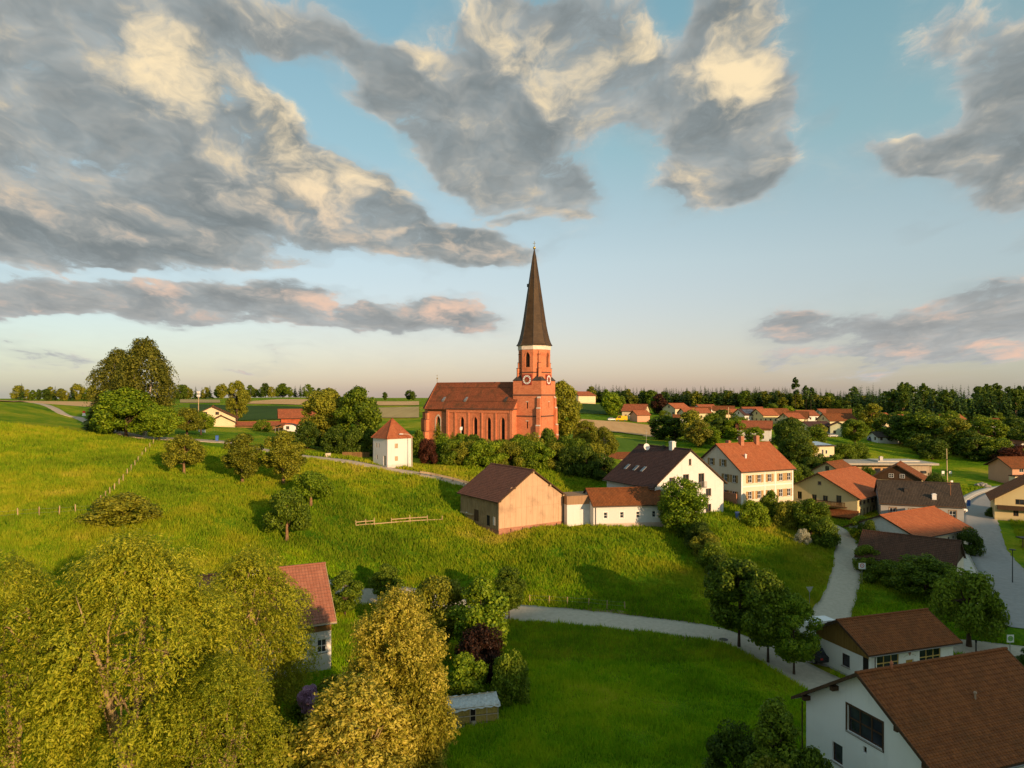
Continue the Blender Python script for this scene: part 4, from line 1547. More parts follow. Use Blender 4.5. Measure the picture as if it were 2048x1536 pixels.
for i, fr in enumerate(oct_fr):
    w = fr[3]
    nrm = fr[2]
    mid = math.degrees(math.atan2(nrm[1], nrm[0])) % 360
    card = min(abs((mid - q + 180) % 360 - 180) for q in (0, 90, 180, 270)) < 5
    mb = MB()
    bar_on(mb, fr, -0.06, w + 0.06, OC - 0.12, OC + 0.12, -0.02, 0.14)
    mb.build('string_course', M_dstone, octo)
    if card:
        mb = MB()
        L_ = lancet(w / 2, OW0, 1.25, OW1 - OW0)
        mb.face([wall_pt(fr, *p, -0.42) for p in L_])
        lo = mb.build('louvre_opening', M_dark, octo)
        mb = MB()
        for k in range(9):
            z = OW0 + 0.15 + k * 0.36
            hw = 0.58 if z < OW1 - 1.1 else max(0.1, 0.58 * (OW1 - z) / 1.1)
            bar_on(mb, fr, w / 2 - hw, w / 2 + hw, z, z + 0.07, -0.38, -0.2)
        mb.build('louvre', M_darkwood, lo)
        mb = MB()                                                  # brick hood around the opening
        outer = lancet(w / 2, OW0 - 0.05, 1.75, OW1 - OW0 + 0.45)
        inner = lancet(w / 2, OW0 - 0.05, 1.35, OW1 - OW0 + 0.12)
        for k in range(2, len(outer) - 1):
            P = [wall_pt(fr, *inner[k], 0.1), wall_pt(fr, *outer[k], 0.1), wall_pt(fr, *outer[k + 1], 0.1), wall_pt(fr, *inner[k + 1], 0.1)]
            mb.face(P)
            mb.face([wall_pt(fr, *outer[k], 0.1), wall_pt(fr, *outer[k], 0), wall_pt(fr, *outer[k + 1], 0), wall_pt(fr, *outer[k + 1], 0.1)])
        mb.build('arch_hood', B_church, octo)
    else:
        # slender stepped pinnacle pier on each diagonal face
        mb = MB()
        for z0, z1, dp, wd in ((SQ, OC + 1.0, 0.85, 0.75), (OC + 1.0, OC + 2.4, 0.6, 0.6), (OC + 2.4, OB - 1.2, 0.42, 0.48), (OB - 1.2, OB - 0.2, 0.22, 0.36)):
            bar_on(mb, fr, w / 2 - wd / 2, w / 2 + wd / 2, z0, z1, -0.05, dp)
        pr = mb.build('pinnacle_pier', B_church, octo)
        for z1, dp, wd in ((OC + 1.0, 0.85, 0.75), (OC + 2.4, 0.6, 0.6), (OB - 1.2, 0.42, 0.48)):
            cp = MB()
            bar_on(cp, fr, w / 2 - wd / 2 - 0.06, w / 2 + wd / 2 + 0.06, z1 - 0.004, z1 + 0.12, 0.02, dp + 0.1)
            cp.build('pier_cap', M_dstone, pr)
        # broach: little roof over the tower corner
        corner = {45: (0, TW), 135: (-TW, TW), 225: (-TW, 0), 315: (0, 0)}[int(round(mid / 45) * 45)]
        sx = 0.15 if corner[0] == 0 else -0.15
        sy = 0.15 if corner[1] == TW else -0.15
        C = (corner[0] + sx, corner[1] + sy, SQ)
        reach = 2.75
        A_ = (corner[0] + sx - math.copysign(reach, sx), corner[1] + sy, SQ)
        B_ = (corner[0] + sx, corner[1] + sy - math.copysign(reach, sy), SQ)
        T_ = wall_pt(fr, w / 2, OC - 0.15, 0.02)
        a2 = wall_pt(fr, 0, SQ, -0.05)
        b2 = wall_pt(fr, w, SQ, -0.05)
        mb = MB()
        mb.face([C, A_, T_])
        mb.face([B_, C, T_])
        mb.face([A_, a2 if (Vector(a2) - Vector(A_)).length < (Vector(b2) - Vector(A_)).length else b2, T_])
        mb.face([B_, b2 if (Vector(b2) - Vector(B_)).length < (Vector(a2) - Vector(B_)).length else a2, T_])
        mb.face([C, B_, A_])
        mb.build('broach_roof', M_slate, octo)
# pale band below the spire
bm_ = MB()
bm_.lathe([(OR_ + 0.1, OB), (OR_ + 0.16, OB + 0.1), (OR_ + 0.16, OT - 0.12), (OR_ + 0.32, OT), (OR_ * 0.5, OT + 0.01)], 8, c=(cx, cy), rot=0.5)
bm_.build('cornice_band', M_white if False else simple_mat('cornice_plaster', (0.72, 0.64, 0.55), 0.85, 0.08), church)
# spire, flared at the foot
sp = MB()
prof = [(4.62, OT + 0.02), (4.25, OT + 0.55), (3.85, OT + 1.6), (3.45, OT + 3.2), (3.05, OT + 5.2), (2.62, OT + 8.0), (2.12, OT + 11.4), (1.55, OT + 15.2), (0.95, OT + 19.3), (0.42, OT + 22.9), (0.08, AP)]
sp.lathe(prof, 8, c=(cx, cy), rot=0.5)
spire = sp.build('spire', M_spire, church)
for i in range(8):                                                 # lead hip rolls
    a = R(22.5 + 45 * i)
    mb = MB()
    mb.tube([(cx + r * math.cos(a), cy + r * math.sin(a), z) for r, z in prof], [0.07] * 10 + [0.03], 5)
    mb.build('hip_roll', M_slate, spire)
mb = MB()
mb.box(cx - 2.0, cx - 1.55, cy - 0.25, cy + 0.25, OT + 15.2, OT + 16.0)
mb.build('spire_hatch', M_slate, spire)
M_gold = simple_mat('gilded', (0.75, 0.50, 0.18), 0.3, 0.05, 2, metal=0.9)
mb = MB()
mb.lathe([(0.0, AP - 0.05), (0.2, AP + 0.02), (0.36, AP + 0.3), (0.36, AP + 0.45), (0.2, AP + 0.72), (0.0, AP + 0.8)], 12, c=(cx, cy))
mb.build('ball', M_gold, spire, True)
mb = MB()
mb.bar((cx, cy, AP + 0.7), (cx, cy, AP + 2.1), 0.09).bar((cx - 0.42, cy, AP + 1.55), (cx + 0.42, cy, AP + 1.55), 0.09)
mb.build('cross', M_gold, spire)
# clocks
M_clockred = simple_mat('clock_red', (0.30, 0.05, 0.03), 0.6, 0.1)
for fc in ('left', 'right', 'back'):
    fr = tower_frame(fc)
    zc = zt(30.85)
    o = 0.02 if False else 0.02
    mb = MB()
    bar_on(mb, fr, 4 - 1.3, 4 + 1.3, zc - 1.35, zc + 1.35, -0.3, 0.10)
    ck = mb.build('clock_face', M_clockred, tower)
    mb = MB()
    N = 36
    for k in range(N):
        a0, a1 = 2 * math.pi * k / N, 2 * math.pi * (k + 1) / N
        ring = lambda r, a: wall_pt(fr, 4 + r * math.cos(a), zc + r * math.sin(a), 0.125)
        mb.face([ring(0.72, a0), ring(1.14, a0), ring(1.14, a1), ring(0.72, a1)])
    mb.build('dial_ring', M_white, ck)
    mb = MB()
    for k in range(12):
        a = 2 * math.pi * k / 12
        ca, sa = math.cos(a), math.sin(a)
        q = [(0.78, -0.05), (1.08, -0.075), (1.08, 0.075), (0.78, 0.05)]
        mb.face([wall_pt(fr, 4 + r * ca - t * sa, zc + r * sa + t * ca, 0.132) for r, t in q])
    mb.build('hour_marks', simple_mat('clock_numeral', (0.07, 0.03, 0.02), 0.6), ck)
    for nm, ang, ln, wd in (('hour_hand', 205, 0.62, 0.14), ('minute_hand', 268, 0.95, 0.1)):
        a = R(ang)
        ca, sa = math.cos(a), math.sin(a)
        mb = MB()
        mb.face([wall_pt(fr, 4 + r * ca - t * sa, zc + r * sa + t * ca, 0.15) for r, t in [(-0.15, -wd / 2), (ln * 0.9, -wd / 2), (ln, 0), (ln * 0.9, wd / 2), (-0.15, wd / 2)]])
        mb.build(nm, M_gold, ck)
# ---- nave: local x from -7 back to -26.7, choir on to -36
NX1, NX0, CX0 = -7.0, -26.8, -33.4
NY0, NY1 = -2.0, 10.0
NE, NR = zt(23.6), zt(30.15)
nm = MB()
frN = ((NX0, NY0), (1, 0), (0, -1), NX1 - NX0)
lw = NX1 - NX0
wins_u = [lw - 2.9 - 4.05 * i for i in range(4)]
hol = [lancet(u, zt(15.3), 1.15, 6.0) for u in wins_u]
wall_face(nm, frN, [(0, -3), (lw, -3), (lw, NE), (0, NE)], hol, 0.45)
frE = ((NX1, NY0), (0, 1), (1, 0), NY1 - NY0)
wall_face(nm, frE, [(0, -3), (12, -3), (12, NE), (6, NR - 0.2), (0, NE)], [], 0.3)
frB = ((NX1, NY1), (-1, 0), (0, 1), lw)
wall_face(nm, frB, [(0, -3), (lw, -3), (lw, NE), (0, NE)], [], 0.3)
nave = nm.build('nave', B_church, church)
for k, u in enumerate(wins_u):
    mb = MB()
    L_ = lancet(u, zt(15.3), 1.15, 6.0)
    mb.face([wall_pt(frN, *p, -0.42) for p in L_])
    w_ = mb.build('lancet_window', glass_mat('church_glass', (0.025, 0.022, 0.02)), nave)
    mb = MB()
    for q in range(1, 9):
        z = zt(15.3) + q * 0.62
        bar_on(mb, frN, u - 0.45, u + 0.45, z, z + 0.05, -0.4, -0.36)
    bar_on(mb, frN, u - 0.03, u + 0.03, zt(15.3), zt(20.6), -0.402, -0.362)
    mb.build('leading', M_dark, w_)
    mb = MB()
    bar_on(mb, frN, u - 0.7, u + 0.7, zt(15.3) - 0.25, zt(15.3) - 0.01, -0.1, 0.12)
    mb.build('sill', M_stone, w_)
    mb = MB()
    outer, inner = lancet(u, zt(15.2), 1.7, 6.5), lancet(u, zt(15.2), 1.3, 6.2)
    for q in range(1, len(outer)):
        r_ = (q + 1) % len(outer)
        if r_ == 1:
            continue
        mb.face([wall_pt(frN, *inner[q], 0.07), wall_pt(frN, *outer[q], 0.07), wall_pt(frN, *outer[r_], 0.07), wall_pt(frN, *inner[r_], 0.07)])
        mb.face([wall_pt(frN, *outer[q], 0.07), wall_pt(frN, *outer[q], 0), wall_pt(frN, *outer[r_], 0), wall_pt(frN, *outer[r_], 0.07)])
    mb.build('brick_surround', B_church, w_)
# lesenes and frieze that frame the window bays
for u in [wins_u[0] + 2.02] + [x - 2.02 for x in wins_u] + [lw - 0.35, 0.35]:
    mb = MB()
    big_ = u in (lw - 0.35, 0.35)
    w = 0.7 if big_ else 0.42
    bar_on(mb, frN, u - w / 2, u + w / 2, -3, NE - (0.05 if big_ else 1.15), -0.01, 0.3 if big_ else 0.2)
    mb.build('pilaster_strip', B_church, nave)
mb = MB()
bar_on(mb, frN, 0.705, lw - 0.705, NE - 1.145, NE - 0.02, -0.01, 0.205)
mb.build('frieze', B_church, nave)
mb = MB()
bar_on(mb, frN, 0, lw + 0.1, NE - 0.3, NE - 0.02, 0.21, 0.36)
bar_on(mb, frE, 0, 12, NE - 0.3, NE - 0.02, 0.0, 0.14)
mb.build('eaves_cornice', M_dstone, nave)
mb = MB()
bar_on(mb, frN, -0.1, lw + 0.1, -3, 0.75, 0.0, 0.42)
mb.build('plinth', M_stone, nave)
downpipe(nave, NX0 + 0.1, NY0 - 0.45, -1, NE - 0.1, M_slate)
# choir with polygonal end
ch_pts = [(NX0 + 0.2, NY0 + 0.7), (CX0, NY0 + 0.7), (CX0 - 3.4, NY0 + 4.0), (CX0 - 3.4, NY1 - 4.0), (CX0, NY1 - 0.7), (NX0 + 0.2, NY1 - 0.7)]
cm = MB()
ch_frames = []
for i in range(5):
    a, b = ch_pts[i + 1], ch_pts[i]      # u runs so that the outside is on the right hand side
    e = Vector((b[0] - a[0], b[1] - a[1]))
    w = e.length
    e.normalize()
    fr = (a, (e.x, e.y), (e.y, -e.x), w)
    ch_frames.append(fr)
    hol = [lancet(w / 2, zt(16.0), 1.3, 5.4)] if i in (0, 1, 2) else []
    wall_face(cm, fr, [(0, -3), (w, -3), (w, NE), (0, NE)], hol, 0.45)
choir = cm.build('choir', B_church, church)
for i in (0, 1, 2):
    fr = ch_frames[i]
    w = fr[3]
    mb = MB()
    mb.face([wall_pt(fr, *p, -0.42) for p in lancet(w / 2, zt(16.0), 1.3, 5.4)])
    w_ = mb.build('lancet_window', MATS['church_glass'], choir)
    mb = MB()
    outer, inner = lancet(w / 2, zt(15.9), 2.0, 6.0), lancet(w / 2, zt(15.9), 1.4, 5.55)
    for q in range(1, len(outer)):
        r_ = (q + 1) % len(outer)
        if r_ == 1:
            continue
        mb.face([wall_pt(fr, *inner[q], 0.08), wall_pt(fr, *outer[q], 0.08), wall_pt(fr, *outer[r_], 0.08), wall_pt(fr, *inner[r_], 0.08)])
        mb.face([wall_pt(fr, *outer[q], 0.08), wall_pt(fr, *outer[q], 0), wall_pt(fr, *outer[r_], 0), wall_pt(fr, *outer[r_], 0.08)])
    mb.build('pale_surround', M_stone, w_)
for i, p in enumerate(ch_pts[1:5]):
    v = Vector((p[0] - (CX0 + 1.0), p[1] - 4.0)).normalized()
    fr = ((p[0], p[1]), (-v.y, v.x), (v.x, v.y), 1.0)
    mb = MB()
    for z0, z1, dp in ((-3, zt(17.2), 1.3), (zt(17.2), zt(20.4), 0.9), (zt(20.4), zt(22.2), 0.5)):
        bar_on(mb, fr, -0.4, 0.4, z0, z1, -0.2, dp)
    bo = mb.build('buttress', B_church, choir)
    for z1, dp in ((zt(17.2), 1.3), (zt(20.4), 0.9), (zt(22.2), 0.5)):
        mb = MB()
        bar_on(mb, fr, -0.45, 0.45, z1 + 0.002, z1 + 0.16, -0.1, dp + 0.05)
        mb.build('buttress_cap', M_dstone, bo)
mb = MB()
for i in range(5):
    bar_on(mb, ch_frames[i], -0.05, ch_frames[i][3] + 0.05, NE - 0.28, NE - 0.02, 0.0, 0.14)
mb.build('eaves_cornice', M_dstone, choir)
# roof with hipped choir end: stepped courses
rm_ = MB()
yc = 4.0
half = 6.0 + 0.45
rise = (NR - NE) / 6.0
nC = 30
cs = math.sqrt(1 + rise * rise)
apx = CX0 - 0.6           # ridge end over the choir
for s in (-1, 1):
    for i in range(nC):
        a, b = half * i / nC, half * (i + 1) / nC
        za, zb = NR - a * rise + 0.12, NR - b * rise + 0.12
        x1 = NX1 + 0.25
        xa = apx - (CX0 - apx + 0.0) * 0 - 0
        xa = apx + (CX0 - 0.2 - apx) * (i / nC)
        xb = apx + (CX0 - 0.2 - apx) * ((i + 1) / nC)
        P = [(xa, yc + s * a, za), (x1, yc + s * a, za), (x1, yc + s * b, zb + 0.03), (xb, yc + s * b, zb + 0.03)]
        uv = [(xa, a * cs), (x1, a * cs), (x1, b * cs), (xb, b * cs)]
        rm_.face(P[::-1] if s < 0 else P, 0, uv[::-1] if s < 0 else uv)
        rm_.face([P[3], P[2], (P[2][0], P[2][1], zb), (P[3][0], P[3][1], zb)], 0, [(xb, b * cs), (x1, b * cs), (x1, b * cs + .03), (xb, b * cs + .03)])
# hipped end (three faces)
zE = NR - half * rise + 0.15
e1 = [(CX0 - 0.2, yc - half), (CX0 - 3.9, NY0 + 3.9), (CX0 - 3.9, NY1 - 3.9), (CX0 - 0.2, yc + half)]
for i in range(3):
    A_, B_ = e1[i], e1[i + 1]
    T_ = (apx, yc, NR + 0.12)
    k = 20
    for j in range(k):
        f0, f1 = j / k, (j + 1) / k
        L0 = [tuple(T_[q] + ((A_[0], A_[1], zE)[q] - T_[q]) * f for q in range(3)) for f in (f0, f1)]
        L1 = [tuple(T_[q] + ((B_[0], B_[1], zE)[q] - T_[q]) * f for q in range(3)) for f in (f0, f1)]
        rm_.face([L0[0], L0[1], L1[1], L1[0]] if j else [L0[0], L0[1], L1[1]], 0, ([(0, f0 * 9), (0, f1 * 9), (f1 * 5, f1 * 9), (f0 * 5, f0 * 9)] if j else [(0, 0), (0, .4), (.2, .4)]))
for s in (-1, 1):
    rm_.face([(NX1 + 0.25, yc, NR - 0.1), (NX1 + 0.25, yc + s * half, zE - 0.3), (NX1 + 0.25, yc + s * half, zE), (NX1 + 0.25, yc, NR + 0.12)], 1)
    rm_.face([(CX0, yc + s * half, zE - 0.05), (NX1 + 0.2, yc + s * half, zE - 0.05), (NX1 + 0.2, yc + s * (half - 0.6), zE - 0.1), (CX0, yc + s * (half - 0.6), zE - 0.1)], 1)
roof = rm_.build('roof', [T_church, M_dstone], church)
for i, (p, q) in enumerate([((apx, yc, NR + 0.15), (NX1, yc, NR + 0.15))] + [((apx, yc, NR + 0.15), (e1[k][0], e1[k][1], zE + 0.03)) for k in range(4)]):
    mb = MB()
    mb.tube([p, q], 0.14, 6)
    mb.build('ridge_cap', T_red, roof)
for x in (-29.0, -22.0, -10.0):
    a = 3.9
    z = NR - a * rise + 0.1
    mb = MB()
    mb.hexa([(x - 0.35, yc - a - 0.8, z - 0.75), (x + 0.35, yc - a - 0.8, z - 0.75), (x + 0.35, yc - a + 0.4, z + 0.3), (x - 0.35, yc - a + 0.4, z + 0.3)],
            [(x - 0.35, yc - a - 0.8, z - 0.35), (x + 0.35, yc - a - 0.8, z - 0.35), (x + 0.35, yc - a + 0.4, z + 0.5), (x - 0.35, yc - a + 0.4, z + 0.5)])
    mb.build('roof_hatch', M_grey_metal if x < -12 else M_slate, roof)
for a in (1.35, 4.6):
    z = NR - a * rise + 0.3
    mb = MB()
    mb.bar((CX0 + 0.2, yc - a, z), (NX1, yc - a, z), 0.05)
    mb.build('snow_guard', M_slate, roof)
mb = MB()
mb.lathe([(0.05, NR), (0.05, NR + 1.2), (0.2, NR + 1.35), (0.2, NR + 1.5), (0.03, NR + 1.65), (0.03, NR + 2.5)], 8, c=(apx, yc))
mb.bar((apx - 0.3, yc, NR + 2.2), (apx + 0.3, yc, NR + 2.2), 0.06)
mb.build('weathervane', M_gold, roof)
FOOT.append((c0.x + dn.x * 18 + en.x * 4, c0.y + dn.y * 18 + en.y * 4, math.atan2(dn.y, dn.x), 19, 7))

# ------------------------------------------------------------------ fields on the slopes behind
def patch_px(name, top, bot, mat, lift=0.3, step=6):
    tp = [(a, G(a, max(b, 798.8)).y) for a, b in top]
    bt = [(a, G(a, b).y) for a, b in bot]
    return patch(name, tp, bt, mat, lift, step=step)


def crop_mat(name, a, b, ang=0.3, scale=0.35):
    m, g, bs, out = new_mat(name)
    geo = g.n('ShaderNodeNewGeometry')
    mp = g.n('ShaderNodeMapping')
    mp.inputs['Rotation'].default_value = (0, 0, ang)
    mp.inputs['Scale'].default_value = (1, 0.05, 1)
    g.put(mp.inputs['Vector'], geo.outputs['Position'])
    n1 = g.noise(mp.outputs[0], scale, 4, 0.6)
    n2 = g.noise(geo.outputs['Position'], 0.02, 4, 0.6)
    v = g.math('ADD', g.math('MULTIPLY', n1.outputs[0], 0.5), g.math('MULTIPLY', n2.outputs[0], 0.5))
    g.put(bs.inputs['Base Color'], g.ramp(v, [(0.38, a), (0.62, b)]))
    bs.inputs['Roughness'].default_value = 1.0
    bs.inputs['Specular IOR Level'].default_value = 0.05
    bump(g, bs, n1.outputs[0], 0.6, 0.3)
    return m


C_tan = crop_mat('ploughed_field', (0.56, 0.34, 0.15), (0.68, 0.43, 0.20))
C_tan2 = crop_mat('stubble_field', (0.38, 0.28, 0.12), (0.48, 0.36, 0.16))
C_green = crop_mat('young_crop', (0.035, 0.070, 0.012), (0.055, 0.10, 0.018))
C_bright = crop_mat('fresh_meadow', (0.075, 0.145, 0.012), (0.11, 0.19, 0.02))
patch_px('field', [(470, 806), (560, 799), (648, 800)], [(470, 808), (560, 809), (648, 812)], C_tan)
patch_px('field', [(745, 803), (838, 803)], [(745, 811), (838, 811)], C_tan)
patch_px('field', [(750, 816), (838, 814)], [(750, 836), (838, 836)], C_tan2)
patch_px('field', [(380, 809), (480, 812), (640, 815)], [(380, 826), (480, 842), (640, 838)], C_green)
patch_px('field', [(1140, 837), (1250, 845), (1330, 855)], [(1140, 857), (1240, 866), (1330, 877)], C_tan)
patch_px('field', [(-120, 801), (30, 802), (200, 804)], [(-120, 803), (30, 805), (200, 812)], C_tan)
patch_px('field', [(360, 799), (440, 800)], [(360, 806), (440, 806)], C_tan2)
patch_px('field', [(1140, 808), (1230, 811)], [(1140, 826), (1230, 830)], C_green)
patch_px('field', [(1140, 866), (1250, 878), (1330, 884)], [(1140, 905), (1250, 912), (1330, 905)], C_bright)


# ------------------------------------------------------------------ plants
def leaf_mat(name, dark, mid, lite, trans=0.35):
    m = bpy.data.materials.new(name)
    m.use_nodes = True
    m.node_tree.nodes.clear()
    g = NT(m.node_tree)
    out = g.n('ShaderNodeOutputMaterial')
    geo = g.n('ShaderNodeNewGeometry')
    oi = g.n('ShaderNodeObjectInfo')
    tc = g.n('ShaderNodeTexCoord')
    n1 = g.noise(tc.outputs['Object'], 0.55, 3, 0.6)
    v = g.math('ADD', g.math('MULTIPLY', geo.outputs['Random Per Island'], 0.50), g.math('MULTIPLY', n1.outputs[0], 0.55))
    v = g.math('ADD', v, g.math('MULTIPLY', g.math('SUBTRACT', oi.outputs['Random'], 0.5), 0.22))
    c = g.ramp(v, [(0.28, dark), (0.50, mid), (0.76, lite)])
    df = g.n('ShaderNodeBsdfPrincipled')
    df.inputs['Roughness'].default_value = 0.55
    df.inputs['Specular IOR Level'].default_value = 0.2
    tr = g.n('ShaderNodeBsdfTranslucent')
    g.put(df.inputs['Base Color'], c)
    g.put(tr.inputs['Color'], g.mix(0.5, c, lite))
    mx = g.n('ShaderNodeMixShader')
    mx.inputs[0].default_value = trans
    m.node_tree.links.new(df.outputs[0], mx.inputs[1])
    m.node_tree.links.new(tr.outputs[0], mx.inputs[2])
    m.node_tree.links.new(mx.outputs[0], out.inputs[0])
    MATS[name] = m
    return m


LF = dict(
    green=leaf_mat('leaf_green', (0.042, 0.082, 0.006), (0.115, 0.185, 0.01), (0.24, 0.32, 0.02)),
    fresh=leaf_mat('leaf_fresh', (0.062, 0.125, 0.006), (0.165, 0.27, 0.01), (0.32, 0.41, 0.02)),
    dark=leaf_mat('leaf_dark', (0.028, 0.058, 0.007), (0.07, 0.12, 0.01), (0.14, 0.205, 0.016)),
    olive=leaf_mat('leaf_olive', (0.0849, 0.1131, 0.0106), (0.1979, 0.2168, 0.0158), (0.3582, 0.3582, 0.0290)),
    willow=leaf_mat('leaf_willow', (0.11, 0.16, 0.006), (0.29, 0.33, 0.014), (0.52, 0.51, 0.035), 0.4),
    gold=leaf_mat('leaf_gold', (0.18, 0.19, 0.01), (0.42, 0.385, 0.035), (0.68, 0.58, 0.1), 0.4),
    red=leaf_mat('leaf_red', (0.0372, 0.0135, 0.0083), (0.0845, 0.0270, 0.0142), (0.1690, 0.0541, 0.0260)),
    darkred=leaf_mat('leaf_darkred', (0.0169, 0.0101, 0.0071), (0.0439, 0.0203, 0.0118), (0.0929, 0.0372, 0.0189)),
    spruce=leaf_mat('leaf_spruce', (0.0163, 0.0390, 0.0080), (0.0358, 0.0731, 0.0114), (0.0731, 0.1300, 0.0170), 0.1),
    birch=leaf_mat('leaf_birch', (0.0754, 0.0943, 0.0118), (0.1602, 0.1697, 0.0185), (0.2828, 0.2828, 0.0329)),
    lilac=leaf_mat('lilac_flower', (0.22, 0.11, 0.20), (0.42, 0.24, 0.40), (0.58, 0.38, 0.58)),
    white=leaf_mat('elder_flower', (0.30, 0.31, 0.18), (0.48, 0.48, 0.32), (0.62, 0.60, 0.45)),
)
BK = dict(brown=simple_mat('bark_brown', (0.085, 0.055, 0.035), 0.95, 0.3, 3, bmp=0.6), pale=simple_mat('bark_pale', (0.34, 0.25, 0.13), 0.95, 0.25, 3, bmp=0.5),
          birch=simple_mat('bark_birch', (0.50, 0.45, 0.38), 0.9, 0.3, 3), tan=simple_mat('bark_tan', (0.25, 0.15, 0.08), 0.95, 0.25, 3, bmp=0.5))


def unit(v):
    return v / (np.linalg.norm(v, axis=-1, keepdims=True) + 1e-9)


def leaf_quads(pos, nrm, size, aspect=0.55, along=None):
    """one rhombic leaf per position; nrm: preferred facing, along: preferred long axis"""
    n = len(pos)
    nr = unit(nrm)
    a = along if along is not None else unit(rng.normal(size=(n, 3)))
    a = unit(a - nr * np.sum(a * nr, 1, keepdims=True))
    b = np.cross(nr, a)
    s = (size * rng.uniform(0.65, 1.35, (n, 1)))
    bend = nr * s * 0.18
    V = np.stack([pos - a * s * 0.5, pos + b * s * 0.5 * aspect + bend, pos + a * s * 0.5, pos - b * s * 0.5 * aspect + bend], 1).reshape(-1, 3)
    F = np.arange(4 * n).reshape(n, 4)
    return V, F


def clump_crown(clumps, n, size, aspect=0.6, up=0.25, rnd=0.9, shell=0.5):
    C = np.array([c[0] for c in clumps])
    Rr = np.array([c[1] for c in clumps])
    w = (Rr[:, 0] * Rr[:, 1] * Rr[:, 2]) ** (2 / 3)
    k = rng.choice(len(clumps), n, p=w / w.sum())
    d = unit(rng.normal(size=(n, 3)))
    r = (1 - shell) + shell * rng.random((n, 1)) ** 0.6
    r = np.where(rng.random((n, 1)) < 0.12, r * rng.uniform(1.0, 1.35, (n, 1)), r)
    pos = C[k] + d * Rr[k] * r
    nr = d + rng.normal(size=(n, 3)) * rnd * 0.6 + np.array([0, 0, up])
    return leaf_quads(pos, nr, size, aspect)


def make_tree(key, Ht, Rc, base, n, leaf, nclump=46, shape='round', cl=0.30, aspect=0.6, trunk_r=0.18, lean=0.0, limbs=14, seed=1, bend=0.3, up=0.25):
    """trunk and crown meshes of one kind of tree, in metres"""
    global rng
    rng = np.random.default_rng(seed)
    rnd = random.Random(seed)
    ch = Ht - base
    clumps = []
    tries = 0
    while len(clumps) < nclump and tries < 5000:
        tries += 1
        t = rng.random()
        a = rng.random() * 2 * math.pi
        if shape == 'round':
            prof = math.sqrt(max(0, 1 - (2 * t - 1) ** 2)) * 0.95 + 0.05
        elif shape == 'oval':
            prof = (math.sin(math.pi * min(1, t * 0.92 + 0.08)) ** 0.7)
        elif shape == 'cone':
            prof = (1 - t) ** 0.8 * 0.95 + 0.06
        elif shape == 'wide':
            prof = math.sqrt(max(0, 1 - (1.5 * t - 0.5) ** 2))
        else:
            prof = math.sqrt(max(0, 1 - t * t))      # dome
        rr = Rc * prof * (0.45 + 0.55 * math.sqrt(rng.random())) * (1 - cl * 0.5)
        p = np.array([rr * math.cos(a), rr * math.sin(a), base + ch * (0.06 + 0.88 * t)])
        q = Rc * cl * rng.uniform(0.65, 1.25)
        if shape == 'cone':
            q *= 0.5 + 0.6 * (1 - t)
        if clumps and rng.random() < 0.6:
            dmin = min(np.linalg.norm(p - c[0]) for c in clumps)
            if dmin < q * 0.55:
                continue
        p[2] = min(p[2], Ht - q * 0.6)
        clumps.append((p, np.array([q, q, q * rng.uniform(0.65, 0.95)])))
    V, F = clump_crown(clumps, n, leaf, aspect, up=up)
    crown = fast_mesh(key + '_crown', V, F, LF['green'])
    tb = MB()
    top = base + ch * 0.72
    pts = [(0, 0, -0.4)]
    for i in range(1, 7):
        f = i / 6
        pts.append((lean * f * Ht * 0.1 + bend * rnd.uniform(-1, 1) * 0.25 * f, bend * rnd.uniform(-1, 1) * 0.25 * f, top * f))
    tb.tube(pts, [trunk_r * (1.25 if i == 0 else 1 - 0.8 * i / 6) for i in range(7)], 8)
    for i in range(limbs):
        p, q = clumps[(i * 7) % len(clumps)]
        f = rnd.uniform(0.28, 0.85)
        k = f * 6
        a, b = Vector(pts[int(k)]), Vector(pts[min(6, int(k) + 1)])
        s = a + (b - a) * (k - int(k))
        if s.z > p[2] + 0.5:
            s.z = max(base * 0.7, p[2] - 0.8)
        e = Vector(p)
        m = s.lerp(e, 0.5) + Vector((rnd.uniform(-.2, .2), rnd.uniform(-.2, .2), rnd.uniform(-0.1, 0.3))) * Rc * 0.2
        tb.tube([s, m, e], [trunk_r * 0.42, trunk_r * 0.26, trunk_r * 0.08], 5, cap=False)
    trunk = tb.mesh(key + '_trunk', BK['brown'], True)
    return dict(crown=crown, trunk=trunk, h=Ht, r=Rc)


